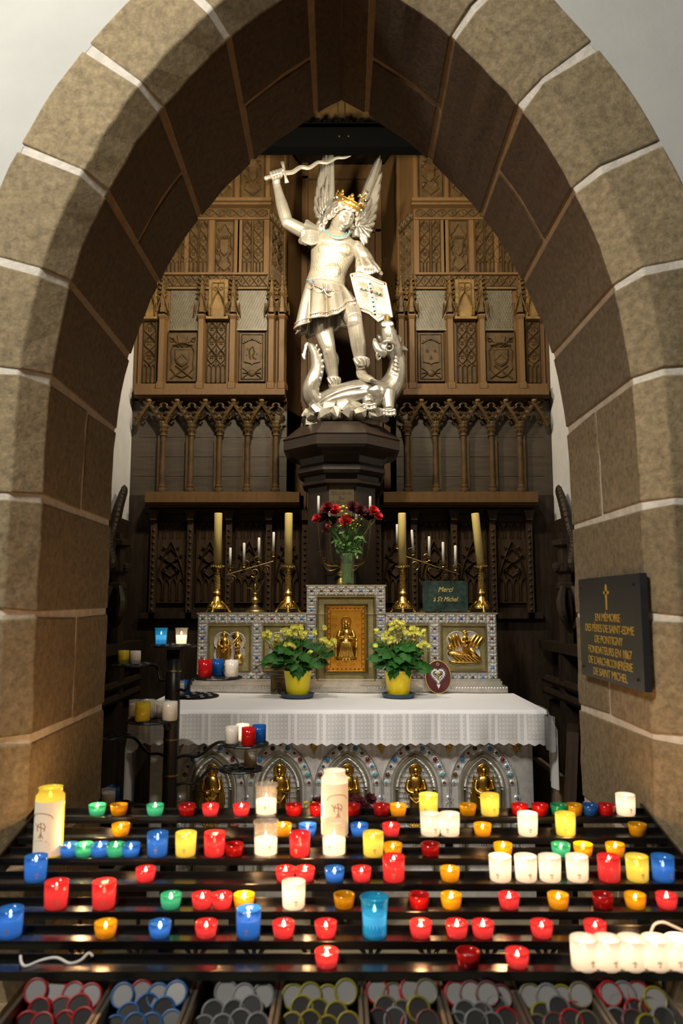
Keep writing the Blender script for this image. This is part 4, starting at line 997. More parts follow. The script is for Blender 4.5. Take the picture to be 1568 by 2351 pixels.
for i, (px, lean, wl) in enumerate(((497, .0, 'outermost on the left side'), (661, 0, 'left of the red bouquet'), (925, .0, 'right of the red bouquet'), (1106, -.085, 'outermost on the right side'))):
    p_ = P(px, 1402, YS); cs = cs0 if i == 0 else copy_tree(cs0); cs.location = (p_.x, YS, ZS); cs.rotation_euler = (0, 0, R(-.3, .3)); cs['label'] = 'tall gilt candlestick with clawed feet on the silver retable, ' + wl
    bc = bc0 if i == 0 else copy_tree(bc0); bc.location = (p_.x + (-.0 if lean else 0), YS, ZS + .303); bc.rotation_euler = (0, lean, 0)
    bc['label'] = ('thick leaning yellow candle in the rightmost gilt candlestick' if lean else 'thick upright yellow candle in the gilt candlestick ' + wl)

def candelabrum(x, z, s, y, label, cands, base=True, arm=True, br=1.):
    """brass candelabrum: one slanting scrolled arm carrying a rising row of small candles"""
    t = thing('candelabrum', (x, y, z), label, 'candelabrum', 'brass candelabra')
    if base:
        m = MB(); m.lathe([(.074 * br, 0), (.076 * br, .008), (.06 * br, .02), (.035, .035), (.018, .055), (.016, .06), (.034, .072), (.036, .085), (.018, .097), (.014, .112), (.018, .118), (.018, .13)], (x, y, z), 24); m.build('base', BRASSD, t, smooth=True)
    a = MB(); xs = [c[0] for c in cands]
    lo = min(cands, key=lambda c: c[1]); hi = max(cands, key=lambda c: c[1])
    top = Vector((x, y, z + .13)); n = len(cands)
    A = Vector((lo[0], y, lo[1] - .055)); B = Vector((hi[0], y, hi[1] - .06)); A.x -= .02 * (1 if hi[0] > lo[0] else -1)
    if arm: a.tube([A, B], .0042, 6)
    a.tube(sm([top, (x + (B.x - x) * .1, y, (top.z + B.z) / 2 - .02), (A + B) / 2], 4), .005, 6)
    for k in range(3): a.tube(sm([top, (x + (k - 1) * .03, y - .01, top.z + .03), (x + (k - 1) * .06, y, top.z + .06 + (k - 1) * .03 * (1 if B.x > A.x else -1))], 4), .0035, 5)
    L = (B - A)
    for k in range(8 if arm else 0):
        c_ = A + L * ((k + .5) / 8); q = 1 if k % 2 else -1
        nrm = Vector((-L.z, 0, L.x)).normalized() * q; r = .033
        cc = c_ + nrm * r * 1.15
        a.tube([(cc.x + r * (1 - j / 22) * cos(j * .5 + k), y, cc.z + r * (1 - j / 22) * sin(j * .5 + k)) for j in range(18)], .0027, 5)
        for j in range(5): a.octa((cc.x + .009 * cos(j * 1.26), y - .004, cc.z + .009 * sin(j * 1.26)), .0055)
    for cx_, cz_ in cands:
        f = min(1, max(0, (cx_ - A.x) / (L.x or 1))); pz = A.z + L.z * f
        if arm: a.tube([(cx_, y, pz), (cx_, y, cz_ - .03)], .004, 6)
        else: a.tube(sm([top, (x + (cx_ - x) * .8, y, top.z + .03), (cx_, y, cz_ - .08), (cx_, y, cz_ - .03)], 4), .004, 6)
    a.build('scrolled_arm', BRASSD, t)
    for cx_, cz_ in cands:
        m = MB(); m.lathe([(.008, -.034), (.014, -.028), (.010, -.02), (.020, -.012), (.022, -.006), (.008, -.004), (.008, .004)], (cx_, y, cz_), 14); m.build('candle_cup', BRASSD, t)
    return t
def taper(x, y, z, h, lean, label, r=.0095):
    m = MB(); m.lathe([(r, 0), (r * .95, h * .96), (r * .6, h), (r * .2, h)], (0, 0, 0), 12)
    o = tag(m.build('taper_candle', WWAX, None, True, o=(0, 0, 0)), label, 'candle', 'slim white candles'); o.location = (x, y, z); o.rotation_euler = (0, lean, 0)
    w = MB(); w.tube([(0, 0, h - .002), (.001, 0, h + .007)], .001, 5); w.build('wick', EBONY, o, o=(0, 0, 0)); return o
YCd = YS + .03
ORDN = ['lowest and outermost', 'second from the outside', 'third from the outside', 'fourth from the outside', 'highest and innermost']
for side, bx_, lst in (('left', 585, ((528, 1300, 1258), (560, 1293, 1247), (594, 1281, 1235), (627, 1268, 1222))),
                       ('right', 984, ((1046, 1300, 1253), (1018, 1292, 1245), (986, 1278, 1232), (949, 1265, 1217), (913, 1250, 1204)))):
    cd = [(P(px, 1300, YCd).x, P(px, py, YCd).z) for px, py, _ in lst]
    candelabrum(P(bx_, 1400, YCd).x, ZS, 1, YCd, f'brass candelabrum with a slanting scrolled arm, {side} of the red bouquet', cd)
    for k, ((px, py, pt), (x_, z_)) in enumerate(zip(lst, cd)):
        o_ = ORDN[k if k < 4 else 4]
        if side == 'left' and k == 3: o_ = 'highest and innermost'
        taper(x_, YCd, z_ + .002, P(px, pt, YCd).z - z_, R(-.02, .02) - (.06 if px == 949 else 0), f'slim white candle on the {side} slanting candelabrum, {o_}')
YV = YR + .06
cd = [(P(px, 1200, YV + .108).x, P(px, py, YV + .108).z) for px, py in ((731, 1187), (757, 1200), (818, 1200), (850, 1185))]
t = candelabrum(P(784, 1340, YV + .108).x, ZC, 1, YV + .108, 'brass candelabrum half hidden behind the red bouquet vase', [(x_, z_) for x_, z_ in cd[:1]] + cd[3:] + cd[1:3], arm=False, br=.62)
g = MB()
for q in (-1, 1):
    for (dx, dz, r) in ((.115, .16, .028), (.08, .12, .022), (.14, .215, .02)):
        x_ = q * dx; g.tube([(x_ + r * (1 - j / 24) * cos(j * .45) * q, YV + .108, ZC + dz + r * (1 - j / 24) * sin(j * .45)) for j in range(20)], .0028, 5)
    g.tube(sm([(0, YV + .108, ZC + .13), (q * .08, YV + .108, ZC + .10), (q * .13, YV + .108, ZC + .17), (q * .15, YV + .108, ZC + .30), (cd[0][0] if q < 0 else cd[3][0], YV + .108, cd[0][1] - .03)], 5), .004, 6)
g.build('side_scroll', BRASSD, t)
for k, ((px, py, pt), (x_, z_)) in enumerate(zip(((731, 1187, 1139), (757, 1200, 1156), (818, 1200, 1156), (850, 1185, 1140)), cd)):
    taper(x_, YV + .108, z_ + .002, P(px, pt, YV + .108).z - z_, 0, ('slim white candle rising behind the left edge of the red bouquet', 'slim white candle, only its tip seen above the bouquet left of the yellow buttons', 'slim white candle, only its tip seen above the dark red blooms', 'slim white candle rising behind the right edge of the red bouquet')[k])

# ------------------------------------------------------------------ vase and bouquet
VX = P(797.5, 1340, YV).x
v = thing('flower_vase', (VX, YV, ZC), 'tall clear green-tinted glass vase of stems on top of the silver retable', 'vase')
m = MB(); m.lathe([(.036, .0), (.044, .004), (.047, .20), (.049, .203), (.046, .205), (.044, .2), (.041, .012), (.0, .010)], (VX, YV, ZC), 24, cap=False)
m.lathe([(.048, .196), (.051, .2), (.048, .205)], (VX, YV, ZC), 24, cap=False); m.build('glass', glass_mat('vase_glass', (.90, .94, .88), .93), v, smooth=True)
m = MB(); m.lathe([(.039, .014), (.042, .14), (0, .14)], (VX, YV, ZC), 20); m.build('water', glass_mat('vase_water', (.78, .86, .62), .93), v)
GREEN = mat('leaf_green', (.035, .115, .022), .45, var=.45, vscale=30); STEMG = mat('stem_green', (.10, .22, .05), .5, var=.3, vscale=30)
LEAFD = mat('begonia_leaf', (.020, .105, .014), .5, spec=.2, var=.5, vscale=25, bump=.15, bscale=120)
REDF = mat('carnation_red', (.62, .02, .025), .65, var=.3, vscale=60); DARKF = mat('bloom_dark_red', (.085, .006, .012), .7, var=.4, vscale=60); YELF = mat('button_yellow', (.75, .58, .03), .7)
PINKF = mat('bloom_pink', (.32, .03, .06), .7)
def petal(mb, c, d, up, L, W, cup=.3):
    """one petal: base at c, running along d, cupped towards up"""
    d = Vector(d).normalized(); up = Vector(up).normalized(); s = d.cross(up).normalized(); c = Vector(c)
    vs = [c, c + d * L * .45 + s * W * .5 + up * L * cup * .12, c + d * L * .45 - s * W * .5 + up * L * cup * .12, c + d * L * .85 + s * W * .42 + up * L * cup * .6, c + d * L + up * L * cup * .8, c + d * L * .85 - s * W * .42 + up * L * cup * .6, c + d * L * .5 - up * L * .04]
    mb.add(vs, [(0, 6, 1), (0, 2, 6), (1, 6, 4, 3), (6, 2, 5, 4)])
def bloom(mb, c, n, r, layers=3):
    c = Vector(c); n = Vector(n).normalized(); a = n.orthogonal().normalized(); b = n.cross(a)
    for l in range(layers):
        k_ = int(12 + 4 * (layers - l)); el = .15 + 1.2 * l / layers
        for k in range(k_):
            g = 2 * PI * (k + R(-.3, .3)) / k_ + l
            d = (a * cos(g) + b * sin(g)) * cos(el) + n * sin(el)
            petal(mb, c, d, n, r * R(.75, 1.0) * (1 - .10 * l), r * R(.22, .36), R(.1, .5))
def stem_to(mb, top, rr=.0028):
    bx = VX + R(-.028, .028); by = YV + R(-.02, .02); neck = (VX + (top.x - VX) * .18 + R(-.01, .01), YV + R(-.02, .02), ZC + .2)
    mb.tube(sm([(bx, by, ZC + .02), neck, ((neck[0] + top.x) / 2 + R(-.01, .01), (neck[1] + top.y) / 2, (neck[2] + top.z) / 2 + .02), top], 4), rr, 5)
fl = [('carnation', 770, 1173, .044, REDF, 'red carnation at the left top of the bouquet, by the yellow buttons'), ('carnation', 794, 1197, .046, REDF, 'red carnation low in the middle of the bouquet'),
      ('carnation', 857, 1174, .040, REDF, 'red carnation at the upper right edge of the bouquet'), ('carnation', 867, 1186, .036, REDF, 'red carnation at the far right, just under another red one'), ('carnation', 728, 1192, .034, REDF, 'red carnation at the far left edge of the bouquet'),
      ('rose', 752, 1168, .046, mat('rose_red', (.20, .008, .015), .6, var=.3, vscale=50), 'deep red rose at the upper left of the bouquet'), ('chrysanthemum', 743, 1191, .046, DARKF, 'dark red chrysanthemum below the deep red rose'), ('chrysanthemum', 762, 1199, .042, DARKF, 'dark red chrysanthemum left of the middle red carnation'),
      ('chrysanthemum', 810, 1168, .050, DARKF, 'dark red chrysanthemum right of the yellow buttons, topmost'), ('chrysanthemum', 827, 1176, .050, DARKF, 'dark red chrysanthemum in the dark cluster, lower middle'), ('chrysanthemum', 843, 1186, .045, DARKF, 'dark red chrysanthemum in the dark cluster, next to the right carnations'),
      ('wilted_daisy', 754, 1207, .022, PINKF, 'small dull pink daisy low on the left of the bouquet'), ('wilted_daisy', 747, 1218, .022, PINKF, 'lowest dull pink daisy on the left of the bouquet')]
for nm, px, py, r, mt, lb in fl:
    yy = YV - .03 + R(-.03, .03) - (.02 if mt is REDF else 0); c_ = P(px, py, yy)
    t = tag(None or thing(nm, c_, lb, 'flower'), lb, 'flower', 'flowers in the glass vase')
    b_ = MB(); bloom(b_, c_, (c_.x * .9 - VX * .9 + .0, -.32, .22), r * 1.1, 6 if nm != 'wilted_daisy' else 2); b_.build('blossom', mt, t, recalc=False)
    s_ = MB(); stem_to(s_, c_ + Vector((0, .01, -.005))); s_.build('stem', STEMG, t, smooth=True)
for lb, lst in (('sprig of round yellow button flowers at the middle of the bouquet', ((788, 1163, .008), (781, 1165, .006), (785, 1174, .006), (796, 1166, .006), (795, 1180, .007), (782, 1207, .005), (780, 1192, .004))),
                ('sprig of small yellow daisies over the dark red blooms', ((825, 1183, .006), (817, 1191, .005), (811, 1195, .005), (830, 1192, .005), (821, 1203, .004), (804, 1206, .004), (827, 1206, .004), (809, 1213, .004)))):
    yy = YV - .085; c0_ = P(lst[0][0], lst[0][1], yy); t = thing('yellow_sprig', c0_, lb, 'flower', 'flowers in the glass vase')
    b_ = MB(); s_ = MB(); 
    for px, py, r in lst:
        c_ = P(px, py, yy + R(-.01, .01)); b_.ell(c_, (r * 1.5, r * 1.2, r), seg=8, rings=6); s_.tube(sm([c_, (c_.x * .6 + VX * .4, yy + .02, c_.z - .04), P(797 + R(-8, 8), 1240, YV - .02)], 3), .0015, 4)
    stem_to(s_, P(797, 1240, YV - .02)); b_.build('blossom', YELF, t, smooth=True); s_.build('stem', STEMG, t)
def leafshape(mb, c, d, n, L, W, lobes=0, fold=.15, droop=.2):
    """leaf blade from c along d with the face towards n; lobes give an ivy / begonia outline"""
    d = Vector(d).normalized(); n = Vector(n); n = (n - d * n.dot(d)).normalized(); s = d.cross(n); c = Vector(c)
    out = [(0, .0), (-.06, .25), (.10, .48), (.32, .50), (.42, .38), (.60, .42), (.72, .24), (1, 0)] if lobes else [(0, 0), (.12, .24), (.35, .46), (.6, .40), (.82, .2), (1, 0)]
    mid = [(0, 0), (.2, 0), (.45, 0), (.75, 0), (1, 0)]
    def pt(u, v): return c + d * (u * L) + s * (v * W) + n * (abs(v) * W * fold - u * u * L * droop)
    for q in (-1, 1):
        vs = [pt(.3, 0)] + [pt(u, v * q) for u, v in out]
        mb.add(vs, [(0, i, i + 1) for i in range(1, len(vs) - 1)])
t = tag(thing('bouquet_greenery', (VX, YV, ZC + .2), '', 'leaves'), 'loose green leaves and fern stems filling the bouquet above the vase', 'foliage', 'flowers in the glass vase')
b_ = MB(); s_ = MB()
for k in range(70):
    c_ = Vector((VX + R(-.12, .12) * 1.0, YV - .02 + R(-.06, .05), ZC + R(.19, .40))); c_.x = VX + (c_.x - VX) * (.45 + (c_.z - ZC - .19) * 3)
    leafshape(b_, c_, (c_.x - VX + R(-.1, .1), R(-.15, .05), R(-.1, .25)), (R(-.3, .3), -1, .5), R(.025, .055), R(.014, .026))
    stem_to(b_, c_, .0016)
b_.build('foliage', mat('bouquet_leaf', (.06, .17, .035), .5, var=.5, vscale=20), t, recalc=False)

# ------------------------------------------------------------------ potted begonias on the altar cloth
YEL = mat('pot_yellow', (.86, .72, .01), .42); YELO = mat('pot_orange', (.90, .64, .01), .42, var=.2, vscale=22); SAUC = mat('saucer_blue', (.035, .07, .12), .4)
BEG = mat('begonia_yellow', (.80, .78, .17), .55, var=.15, vscale=40)
ZA = AZ + .0075
def begonia(px, py, yy, pm, seed, lab_pot, lab_s, spread):
    random.seed(seed); c = P(px, py, yy); x, y = c.x, c.y
    s = MB(); s.lathe([(.0, .0), (.082, .0), (.094, .006), (.098, .022), (.102, .024), (.099, .027), (.094, .023), (.086, .008), (0, .007)], (x, y, ZA), 28, cap=False)
    tag(s.build('plant_saucer', SAUC, None, True, o=(x, y, ZA)), lab_s, 'saucer', 'blue plant saucers')
    t = thing('potted_begonia', (x, y, ZA + .009), lab_pot, 'potted plant', 'yellow begonias on the altar'); z = ZA + .010
    p = MB(); p.lathe([(.062, 0), (.064, .004), (.083, .145), (.086, .147), (.086, .152), (.080, .151), (.078, .135), (0, .13)], (x, y, z), 28, cap=False)
    p.build('pot', pm, t, smooth=True)
    i_ = MB(); i_.lathe([(.083, .146), (.087, .15), (.087, .158), (.081, .158), (.079, .135), (0, .133)], (x, y, z), 24, cap=False); i_.build('inner_pot', EBONY, t)
    lf = MB(); st = MB(); top = Vector((x, y, z + .15))
    for k in range(115):
        a = R(0, 2 * PI); e = R(-.15, 1.25); r = R(.09, .19) * (1 if e < .8 else .85)
        q = Vector((cos(a) * cos(e) * spread, sin(a) * cos(e) * .8, sin(e) * .92)) * r
        c_ = top + q + Vector((0, 0, .040)); c_.z = max(c_.z, top.z + R(.0, .03))
        dd = Vector((q.x, q.y * .8, q.z * .1 - R(.02, .06)))
        leafshape(lf, c_ - dd.normalized() * .03, dd, Vector((q.x * .4, q.y * .4 - .11, .09)), R(.055, .09), R(.05, .075), 1, -.15, .2)
        if k % 2: st.tube(sm([top + Vector((R(-.03, .03), R(-.03, .03), -.02)), top + q * .5 + Vector((0, 0, .03)), c_], 3), .003, 5)
    for k in range(4):                                                   # leaves hanging over the pot rim
        a = -PI / 2 + R(-.9, .9); leafshape(lf, top + Vector((cos(a) * .075, sin(a) * .085, .03)), (cos(a) * .3, sin(a) * .3, -1), (cos(a), sin(a), .3), R(.06, .09), R(.05, .07), 1, -.15, .1)
    lf.build('leaf_crown', LEAFD, t, recalc=False); st.build('stems', mat('begonia_stem', (.16, .14, .06), .5), t)
    return t, top
def begonia_flowers(t, pts, yy, o):
    b = MB(); s = MB()
    for px, py, n, sp in pts:
        for k in range(n):
            c = P(px + R(-sp, sp), py + R(-sp, sp) * .8, yy + R(-.04, .05))
            nn = Vector((R(-.6, .6), -1, R(-.1, .7))).normalized(); a = nn.orthogonal().normalized(); bb_ = nn.cross(a); g0 = R(0, 6)
            for l in range(2):
                for j in range(5 if l == 0 else 4):
                    g = g0 + 2 * PI * j / (5 if l == 0 else 4) + l * .6; petal(b, c + nn * .002 * l, (a * cos(g) + bb_ * sin(g)) + nn * (.25 + .5 * l), nn, R(.012, .016) * (1 - .3 * l), .013, .35)
            b.ell(c + nn * .004, .0035, seg=6, rings=4)
            s.tube(sm([c, c + Vector((R(-.01, .01), .02, -.03)), Vector((c.x * .6 + o.x * .4, yy + .03, c.z - .09))], 3), .0014, 4)
    b.build('blossom_cluster', BEG, t, recalc=False); s.build('flower_stalks', mat('begonia_stalk', (.32, .36, .10), .5), t)
t, top = begonia(683, 1604, 4.64, YEL, 5, 'yellow begonia with dark leaves in a bright yellow pot, left of the gold panel', 'round blue plastic saucer under the left yellow flowerpot', 1.15)
begonia_flowers(t, ((612, 1458, 14, 9), (640, 1464, 8, 7), (655, 1452, 12, 10), (682, 1446, 16, 13), (694, 1456, 10, 10), (672, 1482, 8, 8), (660, 1477, 5, 5), (743, 1444, 3, 5), (742, 1470, 6, 6), (755, 1478, 9, 9), (766, 1474, 6, 6), (712, 1500, 3, 4), (726, 1452, 4, 6)), 4.58, top)
t, top = begonia(915, 1602, 4.64, YELO, 8, 'yellow begonia with dark leaves in an orange-streaked pot, beside the silver heart', 'round blue plastic saucer under the right yellow flowerpot', .95)
begonia_flowers(t, ((864, 1451, 5, 5), (884, 1457, 5, 6), (905, 1440, 14, 11), (915, 1434, 14, 11), (930, 1448, 10, 10), (950, 1446, 12, 10), (965, 1453, 10, 8), (883, 1469, 4, 5), (900, 1467, 5, 6), (862, 1482, 2, 3), (962, 1482, 4, 5), (975, 1480, 4, 6), (983, 1484, 3, 4), (893, 1476, 3, 4)), 4.58, top)
random.seed(21)

# ------------------------------------------------------------------ plaques
def leaning(name, px, py, yy, label, cat, lean, rz=0):
    c = P(px, py, yy); o = thing(name, (c.x, yy, ZA), label, cat, rz=rz, local=True); o.rotation_euler = (lean, 0, rz); return o
hp = leaning('heart_reliquary', 1007, 1596, 4.83, 'oval dark red velvet plaque with an ornate silver heart, leaning on the retable base', 'votive heart', -.20, .0)
k = .0775 * 1.02
m = MB(); pts = [(k * cos(2 * PI * i / 40), .102 + .101 * sin(2 * PI * i / 40)) for i in range(40)]
m.prism(pts, -.012, .0, .004); m.build('velvet_board', mat('velvet', (.085, .012, .014), .8, var=.2, vscale=40), hp, o=(0, 0, 0))
m = MB(); m.tube([(x_, -.008, z_) for x_, z_ in pts + pts[:1]], .004, 6); m.build('rim', BRASS, hp, o=(0, 0, 0))
def heart(sc, cz, n=40): return [(sc * .95 * (16 * sin(a) ** 3) / 17, cz + sc * (13 * cos(a) - 5 * cos(2 * a) - 2 * cos(3 * a) - cos(4 * a)) / 17 * 1.05) for a in [2 * PI * i / n for i in range(n)]]
m = MB(); m.prism(heart(.033, .110), -.026, -.012, .010); m.build('silver_heart', mat('bright_silver', (.85, .84, .83), .18, metal=1.), hp, o=(0, 0, 0), smooth=True)
m = MB()
for x_, z_ in heart(.042, .110, 26): m.ell((x_, -.014, z_), (.007, .004, .007), seg=8, rings=5); m.rib(arcpts(x_ * 1.18, .110 + (z_ - .11) * 1.18, .007, 0, 300, 8), -.013, .002, .004)
m.rib(arcpts(0, .178, .008, 0, 360, 10), -.013, .003, .006, True); m.prism([(-.012, .055), (.012, .055), (0, .028)], -.016, -.012); m.build('filigree', mat('white_filigree', (.85, .84, .80), .3, metal=.5), hp, o=(0, 0, 0))
m = MB(); m.octa((0, -.027, .112), (.010, .004, .014)); m.ell((.004, -.027, .12), (.005, .003, .006), seg=6, rings=4); m.build('gilt_flame', GOLD, hp, o=(0, 0, 0))
wpq = leaning('small_wooden_plaque', 638, 1598, 4.84, 'small brown carved wooden thank-you plaque standing behind the left flowerpot', 'plaque', -.12, .05)
PLQ = mat('plaque_wood', (.10, .065, .022), .5, var=.35, vscale=25)
m = MB(); m.bx(-.045, .065, -.016, 0, 0, .118); m.rib([(-.038, .008), (.058, .008), (.058, .110), (-.038, .110)], -.016, .002, .003, True); m.build('board', PLQ, wpq, o=(0, 0, 0))
for i, (s_, z_) in enumerate((("S't Michel", .088), ('merci', .065), ('avec', .046), ('CTIC.19..', .022))): text(s_, 'carved_line', wpq, (.01, -.0165, z_), .021 if i in (0, 3) else .014, EBONY, depth=.0006, o=(0, 0, 0), sx=.85)
c_ = P(1022, 1404, YS - .06)
mp = thing('marble_plaque', (c_.x, YS - .06, ZS), 'dark green marble plaque with gold script reading Merci à St Michel, on the silver retable', 'plaque', local=True); mp.rotation_euler = (-.06, 0, 0)
MARB = mat('green_marble', (.030, .050, .045), .18, var=.6, vscale=22, dark=(.008, .016, .014))
m = MB(); m.bx(-.147, .147, -.02, 0, .006, .205); m.build('slab', MARB, mp, o=(0, 0, 0))
m = MB()
for x_ in (-.05, .045): m.ell((x_, -.012, .005), (.012, .014, .008), seg=8, rings=5)
m.build('foot', EBONY, mp, o=(0, 0, 0))
GLET = mat('gold_letter', (.80, .62, .18), .4, metal=.4)
text('Merci', 'gold_lettering', mp, (0, -.0205, .148), .048, GLET, depth=.0006, sx=.85, shear=.35, o=(0, 0, 0)); text("à S't Michel", 'gold_lettering', mp, (0, -.0205, .085), .044, GLET, depth=.0006, sx=.78, shear=.35, o=(0, 0, 0))

# memorial plaque fixed to the right jamb
xw = .988
mpq = thing('memorial_plaque', (xw, 2.83, 1.5), 'large dark slate plaque with a cross and gold French inscription on the right stone pier', 'plaque', local=True)
# the slab hangs on the inner face of the pier, text facing the opening
yn, yb_ = 2.47, 3.11
mpq.location = (xw - .001, (yn + yb_) / 2, 0)
W2 = (yb_ - yn) / 2
# local frame: x runs away from the viewer to the viewer so that text reads left (far) to right (near)
rot = Euler((0, 0, -PI / 2)); mpq.rotation_euler = rot
SLT = mat('plaque_slate', (.028, .029, .034), .35, var=.15, vscale=30)
zt_ = 1.705; zb_ = 1.327
m = MB(); m.bx(-W2, W2, -.024, 0, zb_, zt_); m.build('slab', SLT, mpq, o=(0, 0, 0))
m = MB()
for x_ in (-W2 + .03, W2 - .05):
    for z_ in (zt_ - .035, zb_ + .035): m.ell((x_, -.024, z_), .006, seg=8, rings=5)
m.build('screw', IRON, mpq, o=(0, 0, 0))
GP = mat('plaque_gold', (.62, .40, .06), .4, metal=.3)
m = MB(); zc_ = zt_ - .075; m.prism([(-.006, zc_ - .045), (.006, zc_ - .045), (.009, zc_ + .04), (0, zc_ + .048), (-.009, zc_ + .04)], -.0255, -.024); m.prism([(-.028, zc_ + .012), (.028, zc_ + .012), (.028, zc_ + .022), (-.028, zc_ + .022)], -.0255, -.024)
m.build('gold_cross', GP, mpq, o=(0, 0, 0))
for i, s_ in enumerate(('EN MÉMOIRE', 'DES PÈRES DE SAINT-EDME', 'DE PONTIGNY', 'FONDATEURS EN 1867', "DE L'ARCHICONFRÉRIE", 'DE SAINT MICHEL')):
    text(s_, 'inscription_line', mpq, (.0, -.0245, zt_ - .150 - .0405 * i), .041, GP, depth=.0006, sx=(1.15, 1.08, 1.12, 1.15, 1.12, 1.12)[i], o=(0, 0, 0), space=.92 if i == 3 else .95)

# dark framed board leaning in the right corner
o_ = thing('leaning_board', (1.10, 3.75, 0), 'dark framed board leaning against the right pier behind the candle rack', 'board', local=True); o_.rotation_euler = (0, .20, .9)
m = MB(); m.bx(-.16, .16, -.02, .02, 0, 1.0); m.build('panel', WOODS, o_, o=(0, 0, 0))
m = MB()
for a in ((-.18, -.14, 0, 1.02), (.14, .18, 0, 1.02), (-.18, .18, .98, 1.02), (-.18, .18, 0, .04)): m.bx(a[0], a[1], -.03, .03, a[2], a[3])
m.build('frame', WOODD, o_, o=(0, 0, 0))
st_ = MB(); st_.prism([(1.17, 0), (1.37, 0), (1.37, .30), (1.24, .66), (1.18, .66)], 4.36, 4.9); tag(st_.build('stone_support', STONE, o=(1.2, 4.5, 0)), 'sloping grey stone block beside the right end of the altar', 'stone block')
# ================================================================== VOTIVE CANDLES
COL = dict(red=(.62, .012, .012), blue=(.02, .16, .55), green=(.03, .42, .17), amber=(.80, .44, .004), yellow=(.78, .66, .05), white=(.80, .74, .64), clear=(.85, .83, .78), cyan=(.02, .36, .55))
GLOW = dict(red=(1, .085, .075), blue=(.11, .45, .95), green=(.17, .85, .48), amber=(1, .46, .02), yellow=(1, .76, .17), white=(1, .74, .50), clear=(1, .70, .45), cyan=(.05, .55, .95))
FLAME = bpy.data.materials.new('flame')
nt, N_, L_, b_ = nodes(FLAME); b_.inputs['Base Color'].default_value = (1, .8, .4, 1); b_.inputs['Emission Color'].default_value = (1, .72, .34, 1); b_.inputs['Emission Strength'].default_value = 38
FLAME.cycles.emission_sampling = 'NONE'
INK = mat('printed_figure', (.48, .31, .19), .6)
def wax_mat(col, lit):
    nm = f'wax_{col}_{"lit" if lit else "cold"}'
    if nm in MATS: return MATS[nm]
    base = dict(white=(.82, .78, .70), clear=(.82, .78, .70)).get(col, tuple(.35 * .8 + .65 * c for c in COL[col]))
    m = mat(nm, base, .5, emit=GLOW['white'] if lit and col in ('white', 'clear') else tuple(.45 * g + .55 * w for g, w in zip(GLOW[col], (.6, .9, 1))) if col in ('blue', 'green', 'cyan') else tuple(.8 * g + .2 * w for g, w in zip(GLOW[col], (1, .8, .5))) if lit else None, es=(2.2 if col in ('white', 'clear') else .6 if col == 'amber' else 1.0) if lit else 0)
    m.cycles.emission_sampling = 'NONE'; return m
def cup_mat(col, lit):
    nm = f'cup_{col}_{"lit" if lit else "cold"}'
    if nm in MATS: return MATS[nm]
    m = glass_mat(nm, COL[col], dict(white=.25, clear=.80, blue=.60, green=.5, cyan=.65).get(col, .45), (1.0 if col == 'white' else .10 if col == 'clear' else .42 if col == 'amber' else .75 if col in ('red', 'yellow') else .5) if lit else 0, GLOW[col])
    m.cycles.emission_sampling = 'NONE'; return m
MESH = {}
KIND = dict(  # top radius, bottom radius, height, wax fill
    cup=(.0275, .0235, .0315, .55), tall=(.0305, .0285, .063, .70), jar=(.036, .034, .095, .68), pillar=(.041, .041, .190, .84), goblet=(.034, .029, .090, .58), mug=(.031, .031, .075, .8))
